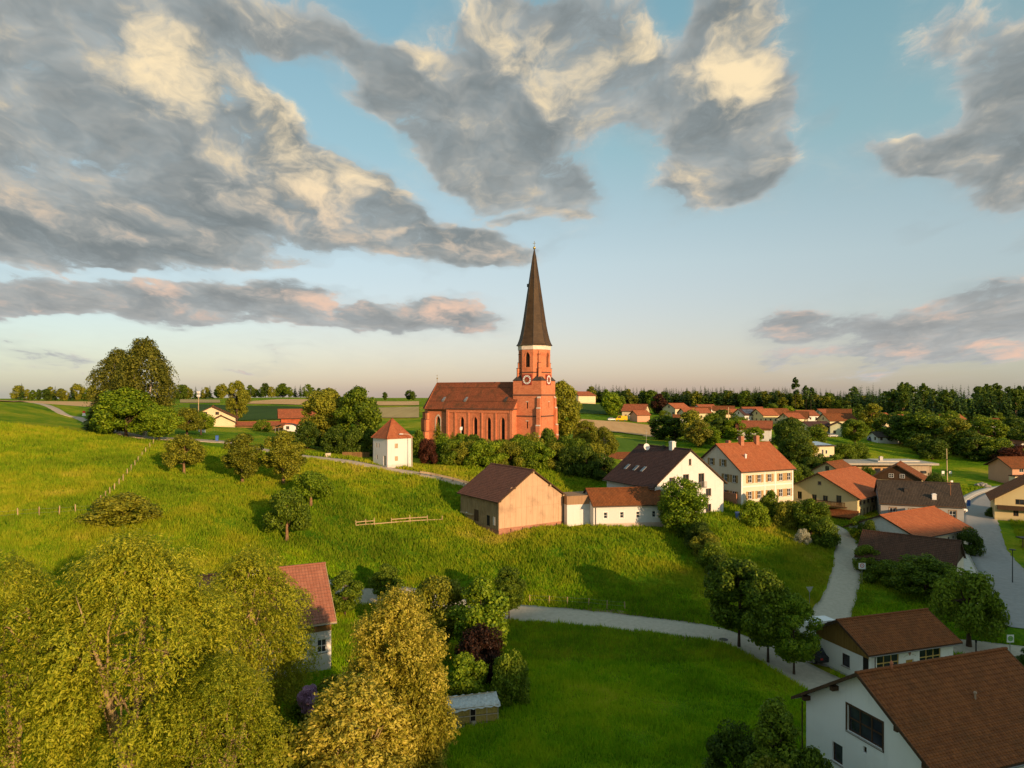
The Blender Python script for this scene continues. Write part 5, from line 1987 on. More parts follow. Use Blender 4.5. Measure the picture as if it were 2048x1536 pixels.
def make_spray_tree(key, Ht, Rc, base, nspray, per, leaf, aspect, stems, seed, droop=1.0, lobes=26, spray_len=1.9, cl=0.36):
    """willow-like tree: arching sprays of narrow leaves hung over a few bare stems"""
    global rng
    rng = np.random.default_rng(seed)
    rnd = random.Random(seed)
    ch = Ht - base
    lob = []
    for i in range(lobes):
        t = (i + 0.5) / lobes
        a = i * 2.399963 + rng.uniform(-0.3, 0.3)
        prof = math.sin(math.pi * min(1.0, 0.16 + 0.84 * t)) ** 0.75
        rr = Rc * prof * rng.uniform(0.45, 0.82)
        q = Rc * cl * rng.uniform(0.75, 1.2)
        lob.append((np.array([rr * math.cos(a), rr * math.sin(a), base + ch * (0.08 + 0.82 * t)]), q))
    C = np.array([l[0] for l in lob])
    Q = np.array([l[1] for l in lob])
    k = rng.choice(lobes, nspray, p=Q ** 2 / np.sum(Q ** 2))
    d = unit(rng.normal(size=(nspray, 3)) + np.array([0, 0, 0.25]))
    start = C[k] + d * Q[k][:, None] * rng.uniform(0.55, 1.05, (nspray, 1))
    out = unit(start - np.array([0, 0, base + ch * 0.45]))
    out[:, 2] *= 0.4
    dirn = unit(d * 0.6 + out + rng.normal(size=(nspray, 3)) * 0.35)
    ln = spray_len * rng.uniform(0.55, 1.3, (nspray, 1))
    t = np.linspace(0.05, 1, per)[None, :, None]
    P = start[:, None, :] + dirn[:, None, :] * (ln[:, :, None] * t * 0.75)
    P[:, :, 2] += (ln[:, :, None] * (0.25 * t - 0.85 * droop * t ** 2))[:, :, 0]
    tan = dirn[:, None, :] * 0.75 + np.array([0, 0, 1.0]) * (0.25 - 1.7 * droop * t)
    tan = unit(tan)
    P = P.reshape(-1, 3)
    n = len(P)
    tan = np.broadcast_to(tan, (nspray, per, 3)).reshape(-1, 3)
    P = P + rng.normal(size=(n, 3)) * leaf * 0.35
    along = unit(tan + rng.normal(size=(n, 3)) * 0.55)
    nr = np.repeat(d, per, 0) + rng.normal(size=(n, 3)) * 0.55 + np.array([0, 0, 0.3])
    V, F = leaf_quads(P, nr, leaf, aspect, along)
    crown = fast_mesh(key + '_crown', V, F, LF['willow'])
    tb = MB()
    for i in range(stems):
        a = 2 * math.pi * i / stems + rnd.uniform(-0.4, 0.4)
        reach = Rc * rnd.uniform(0.25, 0.6)
        pts = [Vector((0, 0, -0.5))]
        h = ch * rnd.uniform(0.55, 0.85) + base
        for j in range(1, 7):
            f = j / 6
            pts.append(Vector((math.cos(a) * reach * f ** 1.3 + rnd.uniform(-.2, .2), math.sin(a) * reach * f ** 1.3 + rnd.uniform(-.2, .2), h * f)))
        r0 = 0.36 * Ht / 16 * rnd.uniform(0.75, 1.1)
        tb.tube(pts, [r0 * (1 - 0.97 * j / 6) for j in range(7)], 8)
        for q in range(7):
            p, rad = lob[rnd.randrange(lobes)]
            j = rnd.randint(2, 5)
            s = pts[j]
            e = Vector(p)
            if (e - s).length > Rc * 1.1:
                continue
            m = s.lerp(e, 0.5) + Vector((rnd.uniform(-.5, .5), rnd.uniform(-.5, .5), rnd.uniform(0, .6)))
            tb.tube([s, m, e, e + Vector((rnd.uniform(-1, 1), rnd.uniform(-1, 1), 0.4)) * rad * 0.5], [r0 * 0.30, r0 * 0.17, r0 * 0.08, r0 * 0.015], 6, cap=False)
    return dict(crown=crown, trunk=tb.mesh(key + '_trunk', BK['pale'], True), h=Ht, r=Rc)


def make_spruce(key, Ht, Rc, layers, per, seed, width=0.5, sub=3):
    global rng
    rng = np.random.default_rng(seed)
    P, N, A, S = [], [], [], []
    for i in range(layers):
        t = i / layers
        z = Ht * (0.10 + 0.90 * t)
        r = Rc * (1 - t) ** 0.85 + 0.05
        for j in range(max(4, int(per * (1 - 0.6 * t)))):
            a = rng.random() * 2 * math.pi
            rr = r * rng.uniform(0.7, 1.15)
            for q in range(sub):
                f = (q + 0.6) / sub
                P.append((math.cos(a) * rr * f, math.sin(a) * rr * f, z - rr * f * 0.38 + rng.normal() * 0.08))
                N.append((math.cos(a) * 0.45 + rng.normal() * 0.35, math.sin(a) * 0.45 + rng.normal() * 0.35, 0.9))
                A.append((math.cos(a), math.sin(a), -0.45))
                S.append(max(0.2, rr / sub * 1.7))
    P, N, A, S = np.array(P), np.array(N), np.array(A), np.array(S)[:, None]
    nr, al = unit(N), unit(A)
    al = unit(al - nr * np.sum(al * nr, 1, keepdims=True))
    b = np.cross(nr, al)
    V = np.stack([P - al * S * 0.5, P + b * S * width * 0.5, P + al * S * 0.5, P - b * S * width * 0.5], 1).reshape(-1, 3)
    F = np.arange(len(V)).reshape(-1, 4)
    tb = MB()
    tb.tube([(0, 0, -0.4), (0, 0, Ht * 0.5), (0, 0, Ht)], [Ht * 0.014, Ht * 0.009, 0.01], 6)
    return dict(crown=fast_mesh(key + '_crown', V, F, LF['spruce']), trunk=tb.mesh(key + '_trunk', BK['brown']), h=Ht, r=Rc)


PR = {}
PR['maple_a'] = make_tree('maple_a', 9, 3.3, 1.9, 20000, 0.27, 70, 'round', 0.27, 0.75, 0.15, seed=11)
PR['maple_b'] = make_tree('maple_b', 9, 3.3, 1.8, 20000, 0.27, 64, 'oval', 0.28, 0.75, 0.15, seed=12)
PR['broad_a'] = make_tree('broad_a', 10, 4.2, 1.8, 15000, 0.36, 60, 'round', 0.29, 0.7, 0.22, seed=21)
PR['broad_b'] = make_tree('broad_b', 10, 4.4, 1.4, 15000, 0.36, 56, 'wide', 0.30, 0.7, 0.22, seed=22)
PR['broad_c'] = make_tree('broad_c', 10, 3.4, 1.5, 13000, 0.34, 52, 'oval', 0.31, 0.7, 0.2, seed=23)
PR['pear'] = make_tree('pear', 8.5, 3.0, 1.1, 13000, 0.27, 56, 'oval', 0.27, 0.65, 0.22, seed=31)
PR['apple'] = make_tree('apple', 5.5, 3.1, 1.5, 10000, 0.26, 40, 'wide', 0.30, 0.65, 0.24, seed=32, limbs=12)
PR['bush_a'] = make_tree('bush_a', 4, 2.4, 0.0, 9000, 0.24, 34, 'dome', 0.34, 0.65, 0.06, seed=41, limbs=8)
PR['bush_b'] = make_tree('bush_b', 4, 2.2, 0.0, 9000, 0.24, 30, 'oval', 0.36, 0.65, 0.06, seed=42, limbs=8)
PR['bush_c'] = make_tree('bush_c', 4, 2.8, 0.0, 9000, 0.26, 36, 'dome', 0.30, 0.6, 0.06, seed=43, limbs=10)
PR['thuja'] = make_tree('thuja', 7, 2.2, 0.0, 14000, 0.22, 60, 'cone', 0.34, 0.5, 0.1, seed=44, up=0.5)
PR['birch'] = make_spray_tree('birch', 21, 6.2, 4.5, 2100, 10, 0.46, 0.5, 2, 51, droop=1.15, lobes=40, spray_len=2.4, cl=0.20)
PR['willow_a'] = make_spray_tree('willow_a', 17, 7.8, 2.2, 7600, 13, 0.23, 0.34, 6, 61, droop=0.75, lobes=52, spray_len=1.3, cl=0.21)
PR['willow_b'] = make_spray_tree('willow_b', 15.5, 6.6, 1.6, 6000, 13, 0.23, 0.34, 5, 62, droop=0.75, lobes=46, spray_len=1.3, cl=0.22)
PR['goldwillow'] = make_spray_tree('goldwillow', 13.5, 4.6, 0.8, 5600, 12, 0.22, 0.42, 5, 63, droop=0.4, lobes=44, spray_len=1.0, cl=0.21)
PR['goldwillow_b'] = make_spray_tree('goldwillow_b', 9.5, 3.6, 0.4, 2600, 13, 0.27, 0.40, 4, 64, droop=0.4, lobes=24, spray_len=1.1, cl=0.28)
PR['lilac'] = make_tree('lilac', 5.6, 1.0, 3.7, 3200, 0.15, 16, 'round', 0.42, 0.8, 0.08, seed=65, limbs=6)
PR['spruce'] = make_spruce('spruce', 12, 2.6, 40, 30, 71)
PR['far_a'] = make_tree('far_a', 12, 4.8, 1.0, 5200, 0.62, 40, 'round', 0.32, 0.8, 0.25, seed=81, limbs=5)
PR['far_b'] = make_tree('far_b', 12, 4.0, 1.0, 4800, 0.60, 38, 'oval', 0.34, 0.8, 0.25, seed=82, limbs=5)
PR['far_c'] = make_tree('far_c', 12, 5.2, 0.6, 5200, 0.62, 40, 'wide', 0.32, 0.8, 0.25, seed=83, limbs=5)
PR['far_spruce'] = make_spruce('far_spruce', 22, 3.4, 20, 11, 84, width=0.75, sub=2)
PR['wood_a'] = make_tree('wood_a', 12, 4.2, 0.6, 1300, 0.9, 26, 'oval', 0.34, 0.8, 0.25, seed=86, limbs=3)
PR['far_pine'] = make_tree('far_pine', 22, 3.2, 11, 900, 1.1, 16, 'oval', 0.4, 0.8, 0.22, seed=85, limbs=4)


def plant(name, label, cat, proto, xy, Ht, wide=None, leaf='green', bark='brown', group=None, rot=None, sink=0.0):
    """xy: (px, distance) of the foot in the photo; Ht in metres, wide = crown radius"""
    p = PR[proto]
    if isinstance(xy, Vector):
        loc = Vector((xy.x, xy.y, H(xy.x, xy.y)))
    else:
        loc = ground_at(*xy)
    loc.z -= sink
    s = Ht / p['h']
    sx = (wide / p['r']) if wide else s
    root = thing(name, label, cat, loc, random.uniform(0, 6.28) if rot is None else rot, group)
    root.scale = (sx, sx, s)
    for part, mat in (('crown', LF[leaf]), ('trunk', BK[bark])):
        o = link(part, p[part], root)
        o.material_slots[0].link = 'OBJECT'
        o.material_slots[0].material = mat
    return root


# --- foreground
plant('willow_tree', 'tall olive willow with forked pale trunk, largest tree on the left', 'tree', 'willow_a', (262, 46), 17.4, 8.0, 'willow', 'pale', rot=0.6)
plant('willow_tree', 'olive willow cut off by the left picture edge', 'tree', 'willow_b', (20, 44.5), 15.2, 6.2, 'willow', 'pale', rot=2.1)
plant('willow_tree', 'olive willow leaning over the ribbed red roof', 'tree', 'willow_b', (500, 56), 14.8, 5.7, 'willow', 'pale', rot=4.0)
plant('willow_tree', 'low olive willow filling the bottom edge right of the forked one', 'tree', 'willow_b', (440, 43), 10.5, 4.6, 'willow', 'pale', rot=5.2)
plant('golden_willow', 'tall golden-leaved willow in the foreground beside the lawn', 'tree', 'goldwillow', (795, 50.5), 13.4, 4.0, 'gold', 'pale', rot=1.0)
plant('golden_willow', 'golden-leaved willow reaching towards the hutch', 'tree', 'goldwillow_b', (835, 48.5), 8.8, 2.4, 'gold', 'pale', rot=5.0)
plant('golden_willow', 'low golden-leaved willow at the bottom edge of the picture', 'tree', 'goldwillow_b', (705, 45), 8.4, 3.9, 'gold', 'pale', rot=3.2)
plant('garden_tree', 'yellow-green round tree behind the tall golden willow', 'tree', 'broad_a', (880, 74), 8.6, 3.3, 'olive')
plant('garden_tree', 'bright green leafy tree left of the small lollipop tree', 'tree', 'broad_c', (962, 70), 8.9, 3.1, 'fresh')
plant('garden_tree', 'small round lollipop tree at the edge of the lower road', 'tree', 'maple_a', (1018, 84), 6.3, 2.0, 'green')
plant('copper_beech', 'dark purple-red bushy tree above the hutch', 'tree', 'broad_b', (962, 65), 5.8, 2.3, 'darkred')
plant('shrub', 'dense bright green shrub directly behind the hutch', 'shrub', 'bush_b', (930, 62.0), 4.1, 2.2, 'fresh')
plant('shrub', 'rounded dark green shrub right of the hutch', 'shrub', 'bush_a', (1022, 61.5), 4.3, 1.8, 'green')
plant('lilac_shrub', 'flowering purple lilac between the willows', 'shrub', 'lilac', (616, 51.5), 5.7, 0.8, 'lilac')
plant('shrub', 'dark green shrub beneath the lilac', 'shrub', 'bush_a', (640, 54.5), 4.2, 2.4, 'green')
plant('shrub', 'green shrub by the white wall of the hidden house', 'shrub', 'bush_c', (662, 61), 2.8, 1.8, 'olive')
plant('garden_tree', 'dark green tree beside the right end of the ribbed red roof', 'tree', 'broad_c', (690, 82), 5.2, 2.2, 'green')
plant('garden_tree', 'small dark tree over the lower road left of the golden willow', 'tree', 'broad_c', (772, 88), 4.6, 2.0, 'green')
plant('street_tree', 'left of three maples along the lower road', 'tree', 'maple_a', (1478, 76.0), 9.4, 3.5, 'green')
plant('street_tree', 'middle of three maples along the lower road', 'tree', 'maple_b', (1536, 72.6), 9.2, 3.0, 'green')
plant('street_tree', 'right of three maples along the lower road', 'tree', 'maple_b', (1588, 70.4), 7.7, 2.6, 'fresh', rot=1.0)
plant('shrub', 'tall pointed green shrub left of the corner house', 'shrub', 'thuja', (1552, 46.5), 7.8, 2.7, 'green')
plant('shrub', 'dark round shrub on the lawn near the corner house', 'shrub', 'bush_a', (1466, 49), 4.4, 2.0, 'dark')
plant('shrub', 'light olive shrub at the bottom edge below the pointed shrub', 'shrub', 'bush_c', (1545, 42.5), 5.2, 2.4, 'olive')
plant('shrub', 'green shrub against the white wall of the corner house', 'shrub', 'bush_b', (1622, 45.5), 4.8, 1.7, 'green')
plant('garden_tree', 'spreading green tree behind the garage roof', 'tree', 'broad_b', (1850, 93), 5.5, 4.0, 'green')
plant('garden_tree', 'slanting tree with forked dark trunk right of the garage', 'tree', 'apple', (1938, 77.5), 8.0, 3.6, 'green')
plant('shrub', 'white-flowering elder bush next to the zone sign', 'shrub', 'bush_b', (1735, 104), 3.6, 2.0, 'green')
plant('shrub', 'dark green shrub in front of the old shed', 'shrub', 'bush_c', (1775, 99), 3.0, 3.0, 'green')
plant('shrub', 'dark fir shrub at the right edge below the bus stop', 'shrub', 'thuja', (2062, 69), 4.2, 1.7, 'dark')
plant('shrub', 'olive shrub at the bottom edge between the two willow groups', 'shrub', 'bush_c', (560, 45), 5.6, 3.2, 'olive')
plant('shrub', 'green shrub under the willows at the bottom left edge', 'shrub', 'bush_c', (380, 42.5), 4.6, 3.4, 'green')
# --- orchard on the slope
plant('pear_tree', 'oval fruit tree with bare ring at its foot, left of the pair', 'tree', 'pear', (485, 116), 8.4, 3.3, 'olive', 'tan')
plant('pear_tree', 'broader fruit tree, right of the pair below the lane', 'tree', 'pear', (567, 116), 8.9, 3.5, 'olive', 'tan')
plant('apple_tree', 'low spreading fruit tree in mid slope', 'tree', 'apple', (622, 108), 5.0, 3.2, 'fresh', 'tan')
plant('apple_tree', 'fruit tree with thick pale trunk on the lower slope', 'tree', 'apple', (574, 94.5), 6.6, 3.1, 'green', 'tan')
plant('apple_tree', 'thin fruit tree with reddish twigs near the post fence', 'tree', 'apple', (368, 118), 6.4, 3.2, 'olive', 'tan')
plant('shrub', 'low dark bramble thicket behind the willows', 'shrub', 'bush_c', (245, 86), 3.6, 4.4, 'olive')
plant('garden_tree', 'leafy tree in front of the large white house', 'tree', 'broad_b', (1364, 112), 8.6, 4.1, 'fresh')
for i, (px, Y, h, w, lf) in enumerate([(1385, 110, 3.6, 2.2, 'green'), (1397, 106.5, 3.8, 2.4, 'dark'), (1412, 103, 3.6, 2.3, 'olive'), (1428, 99.5, 3.6, 2.3, 'green'), (1442, 96.5, 3.2, 2.1, 'dark')]):
    plant('hedge_shrub', 'shrub number %s from the top in the hedge running down the bank' % ['one', 'two', 'three', 'four', 'five'][i], 'shrub', ['bush_a', 'bush_c', 'bush_b'][i % 3], (px, Y), h, w, lf, group='shrubs of the hedge on the bank')
plant('shrub', 'light green shrub on the bank below the shuttered house', 'shrub', 'bush_c', (1508, 120), 4.2, 2.8, 'fresh')
plant('shrub', 'small round tree against the front of the shuttered house', 'shrub', 'bush_b', (1540, 126), 4.6, 1.9, 'green')
plant('shrub', 'yellowish shrub at the right corner of the shuttered house', 'shrub', 'bush_c', (1572, 122), 4.4, 2.4, 'olive')
plant('garden_tree', 'dark bushy tree where the lane bends out of sight', 'tree', 'broad_b', (1622, 120), 6.0, 3.4, 'green')
plant('shrub', 'dark shrub on the bank at the edge of the lane', 'shrub', 'bush_a', (1650, 115), 4.4, 2.6, 'green')
plant('shrub', 'pale-flowering shrub on the bank above the lane', 'shrub', 'bush_a', (1606, 114), 2.4, 1.2, 'white')
plant('shrub', 'green shrub left of the pale house gable', 'shrub', 'bush_b', (1722, 122), 3.6, 2.0, 'fresh')
plant('shrub', 'shrub beside the lane below the yellow house', 'shrub', 'bush_b', (1738, 117), 4.0, 1.8, 'dark')
plant('shrub', 'round bush at the right end of the orange roof by the main road', 'shrub', 'bush_a', (1938, 118), 4.2, 2.2, 'dark')
plant('shrub', 'dark bush beside the modern flat-roofed house', 'shrub', 'bush_a', (1868, 182), 4.6, 3.2, 'dark')
plant('shrub', 'clipped hedge bush by the right-hand yellow house', 'shrub', 'bush_b', (2008, 160), 4.4, 2.2, 'dark')
plant('shrub', 'low bush on the forecourt by the main road', 'shrub', 'bush_c', (1990, 152), 2.0, 2.0, 'dark')
# --- church hill
plant('spruce_tree', 'taller spruce in front of the church nave', 'tree', 'spruce', (876, 172), 8.6, 2.6, 'olive')
plant('spruce_tree', 'smaller spruce right of the taller one by the nave', 'tree', 'spruce', (905, 171), 5.6, 2.2, 'olive')
plant('shrub', 'copper-red shrub at the church steps', 'shrub', 'bush_c', (856, 155), 5.4, 2.4, 'red')
plant('shrub', 'green shrub between the white tower house and the choir', 'shrub', 'bush_b', (836, 166), 6.2, 2.5, 'green')
hedge = [(888, 161, 5.8, 3.0, 'fresh'), (905, 155, 5.2, 3.0, 'green'), (922, 163, 5.6, 3.0, 'fresh'), (936, 154, 5.0, 3.2, 'olive'), (948, 161, 5.4, 3.0, 'green'), (962, 152, 5.4, 3.2, 'fresh'),
         (975, 158, 4.6, 3.0, 'olive'), (990, 151, 5.2, 3.2, 'fresh'), (1005, 158, 4.6, 3.0, 'green'), (1020, 151, 5.4, 3.2, 'olive'), (1035, 160, 5.4, 3.0, 'fresh'), (1050, 152, 5.6, 3.2, 'green'),
         (1065, 160, 6.0, 3.0, 'olive'), (1080, 152, 5.4, 3.2, 'fresh'), (1096, 162, 7.0, 2.8, 'green'), (1112, 153, 5.6, 3.2, 'olive'), (1128, 160, 6.0, 3.2, 'green'), (1140, 150, 5.6, 3.2, 'dark'),
         (1158, 157, 6.4, 3.4, 'green'), (1172, 149, 6.2, 3.2, 'dark'), (1190, 155, 6.0, 3.2, 'olive'), (1205, 148, 5.2, 3.0, 'dark')]
ORD = ['first', 'second', 'third', 'fourth', 'fifth', 'sixth', 'seventh', 'eighth', 'ninth', 'tenth', 'eleventh', 'twelfth', 'thirteenth', 'fourteenth', 'fifteenth', 'sixteenth',
       'seventeenth', 'eighteenth', 'nineteenth', 'twentieth', 'twenty-first', 'twenty-second']
for i, (px, Y, h, w, lf) in enumerate(hedge):
    plant('hedge_shrub', '%s shrub from the left in the thick hedge on the bank below the church' % ORD[i], 'shrub', ['bush_a', 'bush_b', 'bush_c'][i % 3], (px, Y), h, w, lf, group='shrubs of the hedge below the church')
plant('lime_tree', 'large dense tree close behind the church tower', 'tree', 'broad_c', (1124, 192), 16.5, 5.6, 'olive')
plant('garden_tree', 'feathery tree right of the large tree by the tower', 'tree', 'pear', (1172, 178), 9.0, 3.4, 'olive')
plant('garden_tree', 'thin pale-stemmed tree on the bank right of the church', 'tree', 'apple', (1208, 170), 8.4, 3.2, 'olive', 'birch')
plant('garden_tree', 'olive-toned tree left of the white tower house group', 'tree', 'broad_a', (648, 168), 13.6, 5.6, 'olive')
plant('garden_tree', 'green tree right half of the clump by the white tower house', 'tree', 'broad_c', (716, 162), 14.6, 5.4, 'green')
plant('shrub', 'dark shrub at the left foot of the tree clump by the lane', 'shrub', 'bush_c', (615, 160), 6.0, 3.6, 'dark')
plant('shrub', 'dark shrub in the middle of the clump by the lane', 'shrub', 'bush_a', (672, 156), 5.6, 3.6, 'dark')
plant('shrub', 'dark shrub left of the wooden fence by the lane', 'shrub', 'bush_b', (705, 155), 5.6, 2.8, 'dark')
plant('shrub', 'shrub behind the wooden fence by the white tower house', 'shrub', 'bush_b', (738, 158), 5.8, 2.8, 'dark')
# --- left skyline group
plant('birch_tree', 'tallest weeping birch of the left skyline group', 'tree', 'birch', (290, 158), 21.8, 6.6, 'birch', 'birch')
plant('birch_tree', 'second weeping birch, left of the tallest', 'tree', 'birch', (236, 162), 19.0, 5.6, 'birch', 'birch', rot=2.2)
plant('garden_tree', 'broad green tree beneath the birches', 'tree', 'broad_b', (252, 152), 10.5, 6.4, 'fresh')
plant('garden_tree', 'round green tree at the right foot of the birches', 'tree', 'broad_a', (318, 150), 7.6, 4.4, 'fresh')
plant('spruce_tree', 'dark spruce poking out left of the birches', 'tree', 'spruce', (196, 160), 10.5, 3.0, 'spruce')
plant('shrub', 'shrub at the left foot of the birches by the track', 'shrub', 'bush_c', (215, 157), 5.0, 3.6, 'green')
plant('garden_tree', 'small tree on the grass right of the birches', 'tree', 'apple', (374, 168), 6.4, 3.8, 'olive')
plant('garden_tree', 'small leafy tree by the pole on the grass', 'tree', 'apple', (402, 176), 5.6, 3.2, 'fresh')
plant('poplar_tree', 'tall narrow tree between the white farmhouse and the red barn', 'tree', 'pear', (474, 250), 15.0, 4.4, 'olive')
plant('garden_tree', 'leafy bush below the red barn house', 'shrub', 'bush_a', (525, 212), 3.4, 2.6, 'green')

# ------------------------------------------------------------------ white tower house
th_ = thing('tower_house', 'white two-storey cube house with red pyramid roof beside the lane', 'house', (*sight(775, 933, 144)[:2], 12.5), R(41.3))
S = 5.7
mb = MB()
for k, fr in {'F': ((0, 0), (1, 0), (0, -1), S), 'R': ((S, 0), (0, 1), (1, 0), S), 'B': ((S, S), (-1, 0), (0, 1), S), 'L': ((0, S), (0, -1), (-1, 0), S)}.items():
    hol = {'F': [rect(2.1, 3.6, 0.75, 0.95), rect(2.1, 1.0, 0.75, 0.95)], 'L': [rect(1.4, 3.6, 0.4, 0.95), rect(2.3, 3.6, 0.4, 0.95), rect(1.6, 1.2, 0.4, 0.9), rect(4.6, 0.1, 0.95, 2.0)]}.get(k, [])
    wall_face(mb, fr, [(0, -2), (S, -2), (S, 5.7), (0, 5.7)], hol, 0.14)
    for h in hol:
        u = (h[0][0] + h[1][0]) / 2
        w, hh_ = h[1][0] - h[0][0], h[2][1] - h[1][1]
        if hh_ > 1.5:
            door(th_, fr, u, h[0][1], w, hh_, M_grey_metal, 0.14)
        else:
            window(th_, fr, u, h[0][1], w, hh_, cols=1 if w < 0.5 else 2, rows=1, frame=M_paleWood, reveal=0.14, sill=False, pane_mat=M_paleWood if w > 0.5 else M_glass)
mb.build('wall', P_white, th_)
mb = MB()
e, zb, zt_ = 0.3, 5.6, 9.6
cps = [(-e, -e), (S + e, -e), (S + e, S + e), (-e, S + e)]
for i in range(4):
    a, b = cps[i], cps[(i + 1) % 4]
    n = 12
    for j in range(n):
        f0, f1 = j / n, (j + 1) / n
        P = lambda c, f: (S / 2 + (c[0] - S / 2) * f, S / 2 + (c[1] - S / 2) * f, zt_ + (zb - zt_) * f + (0.03 if f else 0))
        q = [P(a, f1), P(b, f1), P(b, f0), P(a, f0)] if j else [P(a, f1), P(b, f1), P(a, 0)]
        uv = [(-f1 * 3, f1 * 5), (f1 * 3, f1 * 5), (f0 * 3, f0 * 5), (-f0 * 3, f0 * 5)] if j else [(-.2, .4), (.2, .4), (0, 0)]
        mb.face(q, 0, uv)
        mb.face([P(a, f1), (P(a, f1)[0], P(a, f1)[1], P(a, f1)[2] - 0.06), (P(b, f1)[0], P(b, f1)[1], P(b, f1)[2] - 0.06), P(b, f1)], 0)
mb.face([(x, y, zb - 0.05) for x, y in cps[::-1]], 1)
rf = mb.build('roof', [T_red, M_white], th_)
for c in cps:
    MB().tube([(S / 2, S / 2, zt_ + 0.03), (c[0], c[1], zb + 0.06)], 0.1, 5).build('hip_tiles', T_red, rf)
_c = th_.matrix_basis @ Vector((S / 2, S / 2, 0))
FOOT.append((_c.x, _c.y, R(41.3), S / 2 + .4, S / 2 + .4))

# ------------------------------------------------------------------ houses of the village
WB = MATS['window_brown']


def cottage(name, label, A, Y, d, W, L, drop, wallmat, roofmat, cat='house', base=None, sunk=0.0, wins='auto', **kw):
    d = Vector(d).normalized()
    ax, ay, az = sight(A[0], A[1], Y)
    cx, cy = ax + d.x * L / 2, ay + d.y * L / 2
    b = H(cx, cy) - sunk if base is None else base
    eave = az - drop
    hgt = eave - b
    ws = []
    if wins == 'auto':
        fl = [0.9] if hgt < 4.2 else [0.9, 3.5]
        for v in fl:
            if v + 1.3 > hgt:
                continue
            for f, w in (('F', W), ('R', L), ('L', L)):
                n = max(2, int(w / 2.9))
                ws += [(f, w * (i + 0.5) / n, v, 1.05, 1.25) for i in range(n)]
        if drop > 2.2:
            ws.append(('F', W / 2, hgt + 0.2, 1.0, 1.2))
    elif wins:
        ws = wins
    return house(name, label, cat, A, Y, d, W, L, eave, b, wallmat, roofmat, oe=kw.pop('oe', 0.6), og=kw.pop('og', 0.6), single=False, course=kw.pop('course', 0.7), gut=False, sink=4, wins=ws,
                 wstyle=kw.pop('wstyle', dict(cols=2, rows=1, frame=WB, sill=False)), reveal=0.12, **kw)


def solar(rf, W, L, he, hh, side, n=4, m=2, u0=0.15, u1=0.85, v0=0.15, v1=0.85):
    rise = (hh - he) / (W / 2)
    s = -1 if side == 'L' else 1
    Ms = glass_mat('solar_panel', (0.05, 0.065, 0.10))
    for i in range(n):
        for j in range(m):
            y0, y1 = -L / 2 + L * (u0 + (u1 - u0) * i / n) + 0.04, -L / 2 + L * (u0 + (u1 - u0) * (i + 1) / n) - 0.04
            a0, a1 = (W / 2) * (v0 + (v1 - v0) * j / m) + 0.03, (W / 2) * (v0 + (v1 - v0) * (j + 1) / m) - 0.03
            z = lambda a: hh - a * rise + 0.29
            t = [(s * a0, y0, z(a0)), (s * a0, y1, z(a0)), (s * a1, y1, z(a1)), (s * a1, y0, z(a1))]
            b = [(x, y, q - 0.06) for x, y, q in t]
            mb = MB()
            mb.hexa(b if s < 0 else b[::-1], t if s < 0 else t[::-1])
            mb.build('solar_panel', Ms, rf)


cottage('village_house', 'white house under long red roof, with wood-fronted garage before it', (1296, 808.5), 350, (-0.9, 0.4), 11, 11, 3.2, P_cream, T_red)
cottage('village_garage', 'small orange-roofed garage with grey gable in the village', (1265, 821), 336, (0.9, 0.28), 7.5, 6.5, 2.0, P_pink, T_orange, cat='garage', wins=())
cottage('village_house', 'cream gabled house with red roof beside a dark red tree', (1336, 806.5), 372, (0.85, 0.5), 9.5, 10, 2.6, P_cream, T_orange)
r_, rf, fr, he, hh = cottage('village_house', 'long low cream house with broad red roof', (1361, 816.5), 352, (0.97, 0.12), 10, 13, 2.2, P_cream, T_orange)
cottage('village_garage', 'low white flat-gabled outbuilding beside the long cream house', (1345, 829), 338, (0.95, -0.2), 7, 6, 1.4, P_white, T_brown, cat='garage', wins=())
cottage('village_house', 'brown-roofed house with bright gable above the village trees', (1421, 814), 385, (-0.92, 0.35), 9, 10, 2.6, P_cream, T_brown)
cottage('village_house', 'long brown-roofed house with cream gable left of the solar roof', (1470, 812), 400, (-0.93, 0.33), 9, 11, 2.4, P_cream, T_brown)
r_, rf, fr, he, hh = cottage('village_house', 'white house with dark solar panels on its roof', (1475, 818), 350, (0.88, 0.35), 9, 9, 2.8, P_white, T_dark)
solar(rf, 9, 9, he, hh, 'R', 5, 3)
cottage('village_house', 'yellow-green gabled house right of the solar roof', (1511, 817.5), 345, (0.9, 0.35), 9.5, 9, 3.0, P_yellow, T_orange)
cottage('village_house', 'white gabled house with red-brown roof behind the yellow-green one', (1538, 817), 365, (0.9, 0.3), 10, 10, 3.0, P_white, T_brown)
cottage('village_house', 'house with ridge hidden behind the solar-roofed house', (1482, 814), 385, (0.95, 0.2), 9, 12, 2.4, P_cream, T_red)
cottage('village_house', 'cream gable house with brown roof in the village centre', (1618, 823), 345, (-0.9, 0.42), 13, 9, 3.2, P_cream, T_brown)
cottage('village_house', 'white and red-roofed house behind the cream gable house', (1590, 820.5), 372, (0.9, 0.2), 10, 10, 2.6, P_white, T_red)
cottage('village_house', 'long house with white gable and brick-red roof, right of centre', (1644, 827), 338, (0.96, 0.16), 10.5, 14, 3.2, P_cream, T_brown)
cottage('village_house', 'house with wooden gable behind the long brick-red roof', (1704, 818), 370, (-0.88, 0.42), 12, 11, 3.2, M_wood, T_brown)
cottage('village_house', 'pale green house with red roof and dormer behind the village', (1634, 818), 385, (0.92, 0.25), 10, 11, 2.6, P_green, T_red)
cottage('village_house', 'low cream house with dark hipped roof beside the big chestnut', (1605, 843), 302, (0.94, 0.25), 9, 11, 2.2, P_cream, T_dark)
cottage('village_house', 'pale green narrow house right of the dark hipped roof', (1678, 844), 292, (0.35, 0.93), 6.5, 9, 1.7, P_green, T_brown)
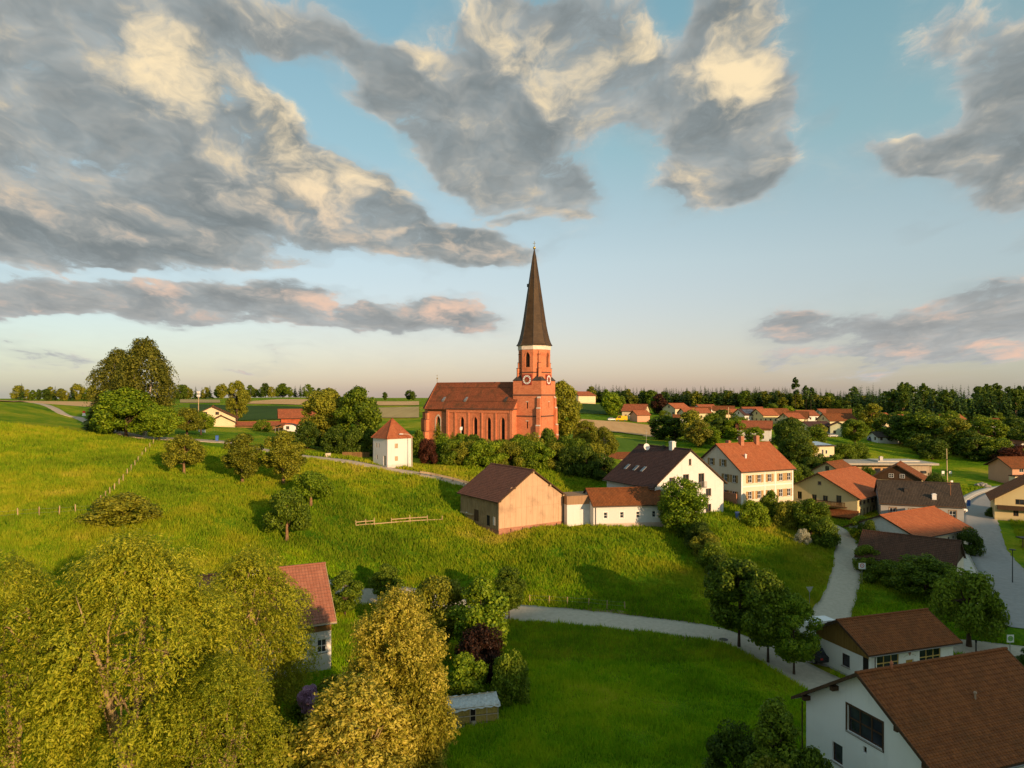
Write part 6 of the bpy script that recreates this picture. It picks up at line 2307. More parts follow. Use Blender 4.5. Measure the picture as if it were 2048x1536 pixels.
cottage('village_house', 'white house with grey roof and brick chimney at meadow top', (1742, 878 - 15), 282, (0.97, 0.1), 7, 9, 1.9, P_white, T_old)
cottage('village_house', 'white gabled house with brown roof below the dark forest', (1998, 836.5), 385, (-0.95, 0.3), 9, 11, 2.8, P_white, T_brown)
cottage('village_house', 'yellow house low among the trees on the right', (1976, 862), 322, (-0.95, 0.2), 8, 8, 1.8, P_yellow, T_brown)
cottage('village_house', 'left of two white gables above the right-hand red hedge', (2027, 884), 268, (0.1, 0.99), 6.6, 9, 2.8, P_white, T_dark)
cottage('village_house', 'right of two white gables above the right-hand red hedge', (2049, 883), 266, (0.15, 0.98), 6.6, 9, 2.9, P_white, T_brown)
cottage('village_house', 'orange-roofed house mostly hidden behind the tall village trees', (1876, 829), 390, (0.95, 0.1), 9, 12, 2.4, P_cream, T_orange)
cottage('village_house', 'red-roofed house half covered by trees left of the forest', (1776, 829), 375, (0.95, 0.1), 9, 10, 2.6, P_cream, T_red)
cottage('village_shed', 'brown low roof seen beyond the hedge right of the church', (1192, 905), 205, (0.98, 0.1), 8, 10, 1.4, P_cream, T_brown, cat='shed', wins=())
cottage('village_shed', 'low brown roof among trees above the shuttered house', (1408, 871), 262, (0.97, 0.1), 8, 8, 1.4, P_cream, T_brown, cat='shed', wins=())
cottage('hill_barn', 'large pale barn with red roof alone on the hilltop', (1142, 783), 452, (0.75, 0.66), 12, 16, 2.6, P_cream, T_red, cat='barn', wins=())
cottage('village_house', 'small red-roofed house between the solar roof and the cream gable', (1566, 826), 332, (0.9, 0.3), 8, 8, 2.4, P_cream, T_red)
cottage('village_house', 'red-roofed house at the back left of the village', (1392, 809), 420, (0.92, 0.3), 10, 11, 2.6, P_white, T_red)
cottage('village_house', 'brick-red roof peeping over the broad red roof', (1440, 818), 378, (0.95, 0.2), 9, 10, 2.4, P_cream, T_orange)
cottage('village_house', 'pale house with orange roof right of the wooden-gabled house', (1736, 826), 372, (0.92, 0.2), 9, 10, 2.6, P_cream, T_orange)
cottage('village_house', 'white house with brown roof among the trees left of the forest', (1806, 838), 352, (0.93, 0.2), 9, 10, 2.6, P_white, T_brown)
# white apartment house above the meadow
wins = [('L', u, v, 1.2, 1.1) for v in (0.8, 3.2) for u in (3.0, 5.8, 8.6)] + [('F', u, v, 1.0, 1.1) for v in (0.8, 3.2) for u in (2.5, 6.5)]
r_, rf, fr, he, hh = cottage('apartment_house', 'white two-storey house with wooden attic and broad red roof', (1546, 842), 256, (-0.93, 0.36), 9.5, 11.5, 2.4, P_white, T_red, wins=wins, base=10.6)
mb = MB()
bar_on(mb, fr['L'], 0, 11.5, he - 0.9, he - 0.05, 0.003, 0.08)
mb.build('attic_boards', M_wood, r_)
mb = MB()
f = fr['F']
mb.face([wall_pt(f, 0, he - 0.6, 0.05), wall_pt(f, 9.5, he - 0.6, 0.05), wall_pt(f, 9.5, he, 0.05), wall_pt(f, 4.75, hh - 0.1, 0.05), wall_pt(f, 0, he, 0.05)])
mb.build('gable_boards', M_wood, r_)
# cream house with flat solar roof
t = thing('flat_house', 'cream house with flat solar-covered roof', 'house', (*sight(1640, 922, 214)[:2], 6.6), 0.25)
mb = MB()
mb.box(-5, 5, 0, 8, -3, 5.0)
mb.build('wall', P_cream, t)
mb = MB()
mb.hexa([(-5.4, -0.5, 4.9), (5.4, -0.5, 4.9), (5.4, 8.4, 5.6), (-5.4, 8.4, 5.6)], [(-5.4, -0.5, 5.15), (5.4, -0.5, 5.15), (5.4, 8.4, 5.85), (-5.4, 8.4, 5.85)])
rf = mb.build('roof', M_slate, t)
for i in range(6):
    for j in range(3):
        x0, y0 = -4.6 + i * 1.55, 0.3 + j * 2.5
        z = lambda y: 5.19 + (y + 0.5) / 8.9 * 0.7
        mb = MB()
        mb.hexa([(x0, y0, z(y0)), (x0 + 1.45, y0, z(y0)), (x0 + 1.45, y0 + 2.3, z(y0 + 2.3)), (x0, y0 + 2.3, z(y0 + 2.3))],
                [(x0, y0, z(y0) + .06), (x0 + 1.45, y0, z(y0) + .06), (x0 + 1.45, y0 + 2.3, z(y0 + 2.3) + .06), (x0, y0 + 2.3, z(y0 + 2.3) + .06)])
        mb.build('solar_panel', glass_mat('solar_pale', (0.22, 0.27, 0.32)), rf)
fr = ((-5, 0), (1, 0), (0, -1), 10)
for u, v, w, h in ((1.2, 0.3, 1.6, 1.6), (5.9, 2.2, 0.7, 1.8), (8.6, 0.4, 0.8, 2.0), (7.2, 2.6, 0.7, 1.2)):
    window(t, fr, u, v, w, h, cols=1, rows=1, reveal=-0.02, sill=False)

# modern flat-roofed house
t = thing('modern_house', 'modern timber-clad house with flat overhanging roof and terrace', 'house', (*sight(1775, 975, 188)[:2], 2.0), -0.03)
Mp = wood_mat('larch', (0.40, 0.25, 0.12), (0.52, 0.34, 0.17))
mb = MB()
mb.box(-9.0, 2.0, 0, 8, -2, 6.6)
mb.build('left_wall', Mp, t)
mb = MB()
mb.box(2.0, 10.2, -1.5, 8, -2, 6.4)
mb.build('right_wall', wood_mat('grey_larch', (0.34, 0.27, 0.19), (0.44, 0.36, 0.26)), t)
mb = MB()
mb.box(-12.0, 12.0, -2.6, 9, 6.65, 7.15)
rf = mb.build('roof', simple_mat('roof_gravel', (0.42, 0.38, 0.31), 0.9), t)
mb = MB()
mb.box(-2.0, 9.0, 1, 7, 7.152, 7.5)
mb.build('roof_upstand', M_paving, rf)
chimney(rf, -0.8, 2.0, 7.1, 8.4, 0.8, 0.8, M_grey_metal)
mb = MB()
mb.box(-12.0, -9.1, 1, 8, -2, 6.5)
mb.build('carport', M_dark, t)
mb = MB()
mb.box(6.0, 12.2, -3.4, -1.55, -2, 2.9)
mb.build('terrace_block', P_white, t)
mb = MB()
mb.box(-3.0, 5.5, -3.0, -1.6, 0, 2.4)
mb.build('terrace_parapet', P_white, t)
mb = MB()
mb.box(10.6, 10.9, -1.0, -0.7, 2.9, 6.6)
mb.build('roof_post', M_paleWood, t)
fr = ((2.0, -1.5), (1, 0), (0, -1), 8.2)
for u, v, w, h in ((1.0, 4.6, 1.6, 0.6), (3.2, 4.4, 1.4, 0.7), (6.5, 4.4, 1.5, 0.7)):
    window(t, fr, u, v, w, h, cols=1, rows=1, frame=M_dark, reveal=-0.03, sill=False)
fr = ((-9.0, 0), (1, 0), (0, -1), 11)
for u in (4.2, 6.4, 8.6):
    window(t, fr, u, 3.4, 1.5, 2.2, cols=1, rows=1, frame=M_dark, reveal=-0.03, sill=False)
fr = ((6.0, -3.4), (1, 0), (0, -1), 6.2)
for u in (1.4, 3.6):
    window(t, fr, u, 0.4, 1.5, 2.1, cols=2, rows=1, frame=M_grey_metal, reveal=-0.03, sill=False)
FOOT.append((t.location.x, t.location.y + 3, 0, 12, 7))
# dark timber gable house in front of it
r_, rf, fr, he, hh = cottage('chalet_house', 'house with dark timber gable and yellow ground floor before the modern house', (1793, 929), 160, (0.55, 0.83), 9.6, 9, 3.1, P_yellow, T_brown, wins=(), base=3.2, course=0.4)
mb = MB()
f = fr['F']
mb.face([wall_pt(f, 0, he - 0.5, 0.05), wall_pt(f, 9.6, he - 0.5, 0.05), wall_pt(f, 9.6, he, 0.05), wall_pt(f, 4.8, hh - 0.05, 0.05), wall_pt(f, 0, he, 0.05)])
mb.build('gable_boards', M_darkwood, r_)
for u in (3.7, 5.9):
    window(r_, f, u, he + 0.05, 1.0, 0.9, frame=M_white, reveal=-0.07, sill=False)
# small beige house behind the yellow one
cottage('village_house', 'small beige gabled house behind the yellow house', (1652, 924), 176, (0.75, 0.65), 7.5, 8, 2.4, P_cream, T_brown)
# yellow house at the right edge
r_, rf, fr, he, hh = cottage('edge_house', 'yellow house with brown roof cut off by the right picture edge', (2068, 958), 143, (0.5, 0.86), 13.0, 11, 4.4, P_yellow, T_brown, base=1.3, og=0.9, oe=0.9, course=0.36,
                             wins=[('F', 3.6, 0.9, 0.9, 1.3), ('F', 4.6, 3.3, 2.2, 1.1, dict(cols=3, rows=1)), ('F', 9.0, 3.3, 2.0, 1.2), ('F', 8.0, 0.8, 1.2, 1.4), ('L', 8.5, 3.0, 1.0, 1.5), ('L', 8.5, 0.6, 1.0, 1.6)])
mb = MB()
bar_on(mb, fr['F'], 0.4, 12, 2.2, 3.0, 0.05, 1.2)
mb.build('balcony', M_darkwood, r_)
# house with garage door on the far side of the meadow
r_, rf, fr, he, hh = cottage('brick_house', 'rose-coloured house with white garage door beyond the main road', (1994, 914), 198, (1.0, 0.06), 9, 14, 2.4, P_pink, T_brown, base=2.9, oe=0.8, og=0.9,
                             wins=[('R', 2.6, 3.0, 1.3, 1.1, dict(frame=M_white)), ('R', 6.2, 2.7, 2.0, 1.6, dict(frame=M_white, cols=2)), ('R', 10.5, 2.9, 1.2, 1.2, dict(frame=M_white))])
mb = MB()
bar_on(mb, fr['R'], -1.0, 9.0, -2, 2.1, 0.0, 2.2)
mb.build('garage_block', P_cream, r_)
mb = MB()
bar_on(mb, fr['R'], 0.6, 5.2, 0, 1.8, 2.2, 2.25)
mb.build('garage_door', M_white, r_)
mb = MB()
bar_on(mb, fr['R'], -1.2, 9.2, 2.1, 2.35, 0.003, 2.35)
mb.build('terrace_slab', M_darkwood, r_)

# farm buildings left of the church
r_, rf, fr, he, hh = cottage('farmhouse', 'white farmhouse with wide gable on the left behind small trees', (424, 812.5), 228, (-0.35, 0.94), 14, 10, 3.6, P_cream, T_brown, course=0.5, og=0.8, oe=1.0,
                             wins=[('F', 5.0, 3.1, 1.1, 1.0), ('F', 8.5, 3.1, 1.1, 1.0), ('F', 9.0, 0.7, 1.0, 1.2)])
cottage('farm_annex', 'white lean annex in front of the wide gable farmhouse', (443, 831), 220, (-0.4, 0.9), 8, 6, 2.2, P_cream, T_brown, cat='annex', wins=())
cottage('farm_shed', 'long low shed with brick-red roof left of the red barn house', (472, 843.5), 226, (0.97, 0.2), 7, 14, 1.1, M_wood, T_red, cat='shed', wins=())
r_, rf, fr, he, hh = cottage('red_barn_house', 'farm building with red boarded upper storey and white ground floor', (555, 818.5), 232, (0.94, 0.33), 10, 15, 2.6, P_white, T_red, course=0.5, og=1.0, oe=0.8,
                             wins=[('R', 2.0, 0.7, 1.0, 1.1), ('R', 6.0, 0.7, 1.0, 1.1)])
Mr = wood_mat('red_boards', (0.34, 0.075, 0.025), (0.50, 0.12, 0.045))
mb = MB()
bar_on(mb, fr['R'], 0, 15, 2.2, he - 0.05, 0.003, 0.1)
mb.build('red_boarding', Mr, r_)
mb = MB()
f = fr['F']
mb.face([wall_pt(f, 0, 2.2, 0.05), wall_pt(f, 10, 2.2, 0.05), wall_pt(f, 10, he, 0.05), wall_pt(f, 5, hh - 0.05, 0.05), wall_pt(f, 0, he, 0.05)])
mb.build('gable_boards', M_darkwood, r_)
t = thing('carport', 'arched dark carport beside the farm building with red boards', 'carport', (*sight(575, 866, 217)[:2], H(*sight(575, 866, 217)[:2])), 0.1)
mb = MB()
N = 10
for i in range(N):
    a0, a1 = math.pi * (0.12 + 0.76 * i / N), math.pi * (0.12 + 0.76 * (i + 1) / N)
    q = [(-3.4 * math.cos(a), y, 1.3 + 1.6 * math.sin(a)) for a, y in ((a0, -2.5), (a1, -2.5), (a1, 2.5), (a0, 2.5))]
    mb.face(q)
    mb.face([(x, y, z - 0.1) for x, y, z in q][::-1])
    mb.face([q[1], q[0], (q[0][0], q[0][1], q[0][2] - 0.1), (q[1][0], q[1][1], q[1][2] - 0.1)])
mb.build('arched_roof', M_slate, t)
for x in (-3.1, 3.1):
    for y in (-2.3, 2.3):
        MB().box(x - 0.08, x + 0.08, y - 0.08, y + 0.08, -1, 1.95).build('post', M_grey_metal, t)

# ------------------------------------------------------------------ trees of the village and far woods
_n = 0
VT = [  # px, Y, height, radius, kind, leaf
    (1222, 372, 12, 5.5, 'far_a', 'fresh', 'light green tree left of the yellow van'), (1237, 380, 10, 5, 'far_c', 'green', 'dark tree behind the yellow van'),
    (1318, 385, 11, 4.5, 'far_b', 'darkred', 'dark purple tree between two village houses'), (1311, 390, 10, 4, 'far_a', 'fresh', 'yellow-green tree beside the purple tree'),
    (1330, 344, 5, 3, 'far_c', 'green', 'low tree by the outbuilding in the village'),
    (1322, 262, 8.5, 5, 'far_a', 'dark', 'dark tree at the right end of the brown field'), (1350, 258, 8, 4.8, 'far_b', 'dark', 'dark tree right of the brown field, second in line'),
    (1385, 252, 11, 5.6, 'far_a', 'olive', 'large olive tree above the dark-roofed white house'), (1398, 238, 9, 4.5, 'far_b', 'birch', 'brownish thin tree above the white house ridge'),
    (1425, 290, 7, 4.4, 'far_a', 'green', 'green tree in the middle of the village gardens'),
    (1452, 305, 8, 5, 'far_c', 'dark', 'broad dark tree in front of the solar-roofed house'), (1440, 262, 7, 4.4, 'far_b', 'dark', 'dark garden tree left of the white apartment house'),
    (1470, 258, 7, 4.5, 'far_c', 'fresh', 'light green round tree before the apartment house'), (1508, 246, 5.5, 3.5, 'far_a', 'fresh', 'small fresh tree at the foot of the apartment house'),
    (1480, 285, 6, 4, 'far_a', 'green', 'tree left behind the apartment house'), (1420, 245, 6, 4, 'far_c', 'fresh', 'leafy bush above the shuttered house roof'),
    (1578, 215, 12.5, 5.4, 'broad_a', 'dark', 'big dark chestnut behind the shuttered house'), (1592, 196, 10, 4.6, 'broad_c', 'dark', 'chestnut with pale blossom right of the red roof'),
    (1608, 205, 8, 3.6, 'broad_c', 'olive', 'olive tree left of the flat solar house'), (1622, 250, 7, 5, 'far_c', 'green', 'tree behind the flat solar house'),
    (1636, 262, 7, 4, 'far_a', 'olive', 'yellowish tree between chestnut and meadow'), (1710, 268, 9.5, 5.2, 'broad_a', 'green', 'lone round tree with slanting trunk on the meadow'),
    (1690, 225, 5, 4.0, 'bush_c', 'green', 'rounded bush on the meadow edge behind the modern house'), (1718, 228, 5.5, 3.4, 'bush_a', 'green', 'upright bush on the meadow behind the modern house'),
    (1745, 330, 12.5, 6, 'far_b', 'olive', 'tall olive tree left of the dark tree belt'), (1575, 385, 7, 4, 'far_a', 'fresh', 'fresh green tree between village roofs'),
    
    (1545, 385, 8, 4, 'far_b', 'green', 'tree right of the red-brown roof'),
    (1640, 190, 5, 3.2, 'bush_a', 'dark', 'dark bush left of the beige gabled house'), (1668, 190, 5.0, 3.0, 'bush_b', 'green', 'green bush right of the beige gabled house'),
    (1625, 185, 4.6, 3.0, 'bush_c', 'dark', 'dark bush behind the yellow house roof'), (1735, 184, 4, 2.6, 'bush_a', 'green', 'bush before the modern house carport'),
    (1605, 170, 4.6, 2.6, 'bush_b', 'dark', 'dark bush at the right corner of the red-roofed shuttered house'),
    (1585, 168, 5.4, 2.8, 'bush_a', 'green', 'green bush tucked behind the shuttered house'),
]
for px, Y, h, r, k, lf, lb in VT:
    plant('village_tree' if h > 5.6 else 'village_bush', lb, 'tree' if h > 5.6 else 'shrub', k, (px, Y), h, r, lf, 'brown', group='trees in the village gardens')
# the dark belt of trees along the meadow
belt = [(1778, 290, 14, 6.5, 'far_a', 'dark'), (1800, 280, 15, 7, 'far_c', 'dark'), (1822, 272, 16, 7, 'far_b', 'green'), (1848, 268, 17, 7.5, 'far_a', 'green'), (1872, 262, 15, 7, 'far_c', 'dark'), (1895, 275, 17, 7, 'far_a', 'green'),
        (1915, 252, 16.5, 6.5, 'far_b', 'olive'), (1935, 246, 12, 6, 'far_a', 'dark'), (1955, 240, 10, 6, 'far_c', 'dark'), (1975, 242, 9.5, 6, 'far_a', 'green'), (1995, 240, 9, 5.5, 'far_c', 'green'), (1865, 242, 9, 5.5, 'far_c', 'dark'),
        (1835, 255, 9, 5, 'far_b', 'dark'), (1960, 330, 14, 7, 'far_a', 'green'), (1990, 318, 12, 6, 'far_b', 'green'), (2025, 330, 14, 7, 'far_a', 'dark'), (2048, 300, 11, 6, 'far_c', 'dark'), (2018, 232, 6.5, 5, 'far_c', 'red'), (2046, 236, 6.5, 5, 'far_c', 'red')]
for i, (px, Y, h, r, k, lf) in enumerate(belt):
    h, r = h * 0.78, r * 0.92
    plant('belt_tree', '%s tree counted from the left in the belt along the right-hand meadow' % (ORD + ['x'])[i], 'tree', k, (px, Y), h, r, lf, group='tree belt along the meadow')
# skyline trees on the far fields
rs = random.Random(5)
sky_rows = [(30, 195, 640, 15, 'far row of trees on the left horizon'), (352, 450, 700, 9, 'far row of trees left of the tall narrow tree'), (470, 640, 720, 15, 'far row of trees above the brown field')]
for x0, x1, Y, n, lb in sky_rows:
    for i in range(n):
        px = x0 + (x1 - x0) * (i + rs.uniform(0.2, 0.8)) / n
        k = rs.choice(['far_a', 'far_b', 'far_c', 'far_spruce'])
        h = rs.uniform(9, 15) if k != 'far_spruce' else rs.uniform(12, 17)
        plant('skyline_tree', '%s from the left, %s' % (ORD[i] + ' tree', lb.replace('far row of trees', 'in the far row')), 'tree', k, (px, Y + rs.uniform(-30, 30)), h, h * rs.uniform(0.32, 0.5) if k != 'far_spruce' else 3.2, rs.choice(['dark', 'green', 'olive']) if k != 'far_spruce' else 'spruce', group=lb)
for px, Y, h in ((770, 640, 7), (818, 660, 9), (826, 650, 8), (1118, 700, 16)):
    plant('skyline_tree', {770: 'tiny lone tree on the horizon left of the church roof', 818: 'left of two tiny horizon trees by the church roof', 826: 'right of two tiny horizon trees by the church roof', 1118: 'horizon tree showing just right of the church tower'}[px], 'tree', 'far_a', (px, Y), h, h * 0.42, 'dark')


def wood(name, label, spots, mats, kinds):
    """a far-off wood that reads as one mass"""
    Vs, Fs, Ms = [], [], []
    base = 0
    for x, y, h, k, r in spots:
        me = PR[k]['crown']
        n = len(me.vertices)
        co = np.empty(n * 3, np.float32)
        me.vertices.foreach_get('co', co)
        co = co.reshape(-1, 3)
        a = rs.uniform(0, 6.28)
        ca, sa = math.cos(a), math.sin(a)
        s, sr = h / PR[k]['h'], r / PR[k]['r']
        X = (co[:, 0] * ca - co[:, 1] * sa) * sr + x
        Yv = (co[:, 0] * sa + co[:, 1] * ca) * sr + y
        Z = co[:, 2] * s + H(x, y)
        Vs.append(np.stack([X, Yv, Z], 1))
        Fs.append(np.arange(n).reshape(-1, 4) + base)
        Ms.append(np.full(n // 4, mats.index(kinds[k]) if isinstance(kinds[k], str) else mats.index(rs.choice(kinds[k])), np.int32))
        base += n
        # bare trunks showing under the crowns
        if k == 'far_pine':
            t = 0.22
            tv = [(x + t * math.cos(q * 2.09), y + t * math.sin(q * 2.09), H(x, y) + z) for z in (-0.5, h * 0.75) for q in range(3)]
            Vs.append(np.array(tv))
            Fs.append(np.array([[base, base + 1, base + 4, base + 3], [base + 1, base + 2, base + 5, base + 4], [base + 2, base, base + 3, base + 5]]))
            Ms.append(np.full(3, len(mats), np.int32))
            base += 6
    me = fast_mesh(name, np.concatenate(Vs), np.concatenate(Fs))
    for m in mats:
        me.materials.append(LF[m])
    me.materials.append(BK['tan'])
    me.polygons.foreach_set('material_index', np.concatenate(Ms))
    o = link(name, me)
    tag(o, label, 'forest', kind='stuff')


spots = []
for i in range(420):                                   # forest to the right
    px = rs.uniform(1700, 2300)
    Y = 395 + rs.random() ** 1.5 * 170 + max(0, (1790 - px)) * 0.5
    x = (px - 1024) / FOC * Y
    k = 'far_pine' if rs.random() < 0.12 else 'far_spruce'
    spots.append((x, Y, rs.uniform(20, 27) * (0.82 if px < 1790 else 1.0), k, rs.uniform(2.6, 3.6)))
for i in range(30):
    px = rs.uniform(1690, 2300)
    Y = 380 + rs.random() * 22
    spots.append(((px - 1024) / FOC * Y, Y, rs.uniform(8, 13), 'wood_a', rs.uniform(3.5, 5)))
wood('dark_forest', 'dark conifer forest on the right behind the village', spots, ['spruce', 'dark', 'green'], {'far_spruce': 'spruce', 'far_pine': 'dark', 'wood_a': ['dark', 'green']})
spots = []
for i in range(420):                                   # long wood on the middle horizon
    px = rs.uniform(1182, 1790)
    Y = rs.uniform(600, 700) - (px - 1182) * 0.12
    h = rs.uniform(11, 19)
    k = rs.choice(['far_spruce', 'far_spruce', 'far_spruce', 'wood_a'])
    spots.append(((px - 1024) / FOC * Y, Y, h if k == 'far_spruce' else h * 0.75, k, rs.uniform(3, 4.5) if k == 'far_spruce' else rs.uniform(4, 6)))
wood('far_wood', 'long mixed wood along the horizon behind the village', spots, ['spruce', 'dark', 'green', 'olive'], {'far_spruce': ['spruce', 'dark'], 'wood_a': ['dark', 'green', 'olive']})
for px, Y, h, lb in ((1591, 470, 23, 'tall lone pine rising above the middle forest edge'), (1612, 468, 18, 'second pine right of the tall lone pine'), (1622, 470, 17, 'third pine in the gap of the forest edge'), (1746, 440, 24, 'pointed spruce at the left end of the dark forest')):
    plant('pine_tree', lb, 'tree', 'far_pine' if px < 1700 else 'far_spruce', (px, Y), h, 2.3, 'spruce')

# ------------------------------------------------------------------ small things
M_post = wood_mat('fence_post_wood', (0.34, 0.24, 0.12), (0.50, 0.37, 0.20))
M_red = simple_mat('sign_red', (0.55, 0.04, 0.03), 0.5, 0.05)
M_blue = simple_mat('blue_plastic', (0.05, 0.13, 0.42), 0.5, 0.08)
M_black = simple_mat('black_plastic', (0.03, 0.03, 0.03), 0.5, 0.1)


def wire_fence(name, label, pts, ph=1.15, lean=0.06, wires=(0.5, 0.95)):
    t = thing(name, label, 'fence', (0, 0, 0))
    W = [G(*p) for p in pts]
    tops = []
    for p in W:
        a = Vector((p.x, p.y, H(p.x, p.y) - 0.3))
        b = a + Vector((random.uniform(-lean, lean), random.uniform(-lean, lean), ph + 0.3))
        MB().tube([a, b], [0.075, 0.065], 6).build('post', M_post, t)
        tops.append((a, b))
    for i in range(len(tops) - 1):
        for w in wires:
            f = (0.3 + w) / (ph + 0.3)
            p, q = tops[i][0].lerp(tops[i][1], f), tops[i + 1][0].lerp(tops[i + 1][1], f)
            MB().tube([p, p.lerp(q, 0.5) - Vector((0, 0, 0.04)), q], 0.006, 4, cap=False).build('wire', M_grey_metal, t)
    return t


wire_fence('wire_fence', 'wire fence with pale posts running up the left slope', [(312, 880), (307, 889), (300, 897), (291, 907), (284, 916), (276, 926), (270, 934), (262, 943), (254, 952), (246, 964), (238, 973), (229, 983), (220, 991), (211, 999), (202, 1008), (195, 1017)])
wire_fence('wire_fence', 'wire fence with grey posts across the dark left grass', [(186, 1026), (151, 1028), (118, 1031), (78, 1033), (36, 1036), (-10, 1040)], 1.2)
wire_fence('wire_fence', 'row of short fence posts beside the lower road', [(1060, 1206), (1098, 1208), (1135, 1210), (1177, 1213), (1214, 1217), (1250, 1220)], 1.0)
# wooden rail fence in mid slope
t = thing('rail_fence', 'weathered two-rail wooden fence standing in the meadow', 'fence', (0, 0, 0))
pp = [(712, 1055), (731, 1053), (749, 1052), (783, 1049), (820, 1046), (855, 1044), (885, 1043)]
P = []
for i, p in enumerate(pp):
    g_ = G(*p)
    a = Vector((g_.x, g_.y, H(g_.x, g_.y) - 0.2))
    h = random.uniform(1.05, 1.5)
    MB().tube([a, a + Vector((random.uniform(-.06, .06), random.uniform(-.05, .05), h))], [0.085, 0.07], 6).build('post', M_post, t)
    P.append(a)
for i in range(len(P) - 1):
    MB().bar(P[i] + Vector((0, -0.06, 0.55)), P[i + 1] + Vector((0, -0.06, 0.55)), 0.06, 0.14).build('rail', M_post, t)
    if i in (0, 1, 3, 4):
        MB().bar(P[i] + Vector((0, -0.07, 1.0)), P[i + 1] + Vector((0, -0.07, 1.02)), 0.06, 0.13).build('rail', M_post, t)
# guard rail along the lane to the church
t = thing('guard_rail', 'pale timber guard rail along the lane below the church', 'rail', (0, 0, 0))
line = [Vector((*smooth_p, 0)) for smooth_p in [(-18.6, 139.6), (-16.4, 138.2), (-14.2, 137.0), (-12.0, 135.9), (-9.8, 134.8), (-7.6, 133.8)]]
gp = [G(840, 950), G(862, 953), G(884, 958), G(906, 963), G(928, 969), G(945, 974)]
for i, p in enumerate(gp):
    z = H(p.x, p.y)
    MB().box(p.x - 0.09, p.x + 0.09, p.y - 0.09, p.y + 0.09, z - 0.3, z + 0.85).build('post', M_darkwood, t)
    if i:
        q = gp[i - 1]
        MB().bar((q.x, q.y - 0.13, H(q.x, q.y) + 0.6), (p.x, p.y - 0.13, z + 0.6), 0.1, 0.36).build('rail', M_paleWood, t)
# plank fence by the white tower house
t = thing('plank_fence', 'low plank fence left of the white tower house', 'fence', (0, 0, 0))
a, b = G(686, 915), G(738, 915)
for i in range(22):
    p = a.lerp(b, i / 21)
    z = H(p.x, p.y)
    MB().box(p.x - 0.105, p.x + 0.105, p.y - 0.03, p.y + 0.03, z - 0.1, z + 1.15 + random.uniform(-.05, .05)).build('plank', M_wood, t)
t = G(656, 914)
blk = thing('stone_block', 'pale stone block at the roadside by the tree clump', 'stone', (t.x, t.y, H(t.x, t.y)), 0.3)
MB().hexa([(-.6, -.4, -.2), (.6, -.4, -.2), (.6, .4, -.2), (-.6, .4, -.2)], [(-.52, -.34, .8), (.54, -.36, .84), (.5, .33, .8), (-.5, .36, .78)]).build('block', M_stone, blk)


def lamp_post(name, label, base, h, arm, head, mat=None, ang=0.0):
    t = thing(name, label, 'lamp', base, ang)
    mat = mat or M_grey_metal
    pts = [(0, 0, -0.3), (0, 0, h * 0.88)]
    if arm:
        pts += [(-arm * 0.12, 0, h * 0.95), (-arm * 0.4, 0, h * 0.99), (-arm, 0, h)]
    else:
        pts += [(0, 0, h)]
    MB().tube(pts, [0.085, 0.07] + [0.05] * (len(pts) - 2), 8).build('pole', mat, t)
    mb = MB()
    x = -arm
    mb.hexa([(x - head, -0.14, h - 0.1), (x + 0.1, -0.14, h - 0.1), (x + 0.1, 0.14, h - 0.1), (x - head, 0.14, h - 0.1)], [(x - head * 0.85, -0.1, h + 0.06), (x + 0.06, -0.1, h + 0.06), (x + 0.06, 0.1, h + 0.06), (x - head * 0.85, 0.1, h + 0.06)])
    mb.build('lamp_head', M_white, t)
    return t


p = G(824, 938)
lamp_post('street_lamp', 'curved street lamp next to the white tower house', (p.x, p.y, H(p.x, p.y)), 7.2, 1.9, 0.7, simple_mat('lamp_cream', (0.55, 0.48, 0.36), 0.5))
p = ground_at(922, 166)
t = thing('floodlight_pole', 'thin pole with white floodlight in front of the nave', 'lamp', p)
MB().tube([(0, 0, -.3), (0, 0, 6.4)], 0.06, 6).build('pole', M_white, t)
MB().hexa([(-.25, -.2, 6.2), (.25, -.2, 6.2), (.35, .15, 6.5), (-.15, .15, 6.5)], [(-.25, -.25, 6.7), (.25, -.25, 6.7), (.35, .1, 7.0), (-.15, .1, 7.0)]).build('floodlight', M_white, t)
for px, Y, h, lb in ((2025, 99, 4.6, 'slim dark street lamp on the pavement of the main road'), ):
    p = ground_at(px, Y)
    t = thing('street_lamp', lb, 'lamp', p)
    MB().tube([(0, 0, -.2), (0, 0, h)], [0.07, 0.045], 8).build('pole', M_black, t)
    MB().lathe([(0.05, h - 0.1), (0.42, h + 0.02), (0.42, h + 0.08), (0.0, h + 0.16)], 14).build('lamp_head', M_black, t)
p = ground_at(397, 190)
t = thing('siren_mast', 'tall mast with clustered horns on the left grass', 'mast', p)
MB().tube([(0, 0, -.3), (0, 0, 10.6)], [0.14, 0.09], 8).build('pole', M_paleWood, t)
for k in range(4):
    for z in (9.2, 10.1):
        a = k * math.pi / 2
        MB().box(math.cos(a) * 0.32 - 0.12, math.cos(a) * 0.32 + 0.12, math.sin(a) * 0.32 - 0.12, math.sin(a) * 0.32 + 0.12, z, z + 0.5).build('horn', M_white, t)
p = ground_at(404, 186)
t = thing('notice_box', 'small white box on the grass next to the mast', 'box', p, 0.2)
MB().box(-0.8, 0.8, -0.3, 0.3, -0.2, 1.2).build('body', M_white, t)
MB().box(-0.88, 0.88, -0.4, 0.4, 1.203, 1.3).build('lid', M_paleWood, t)


def disc(mb, r, y, z, m=0, n=24, r0=0.0, x=0.0):
    for k in range(n):
        a0, a1 = 2 * math.pi * k / n, 2 * math.pi * (k + 1) / n
        c = lambda q, a: (x + q * math.cos(a), y, z + q * math.sin(a))
        mb.face([c(r0, a0), c(r, a0), c(r, a1), c(r0, a1)] if r0 else [(x, y, z), c(r, a0), c(r, a1)], m)


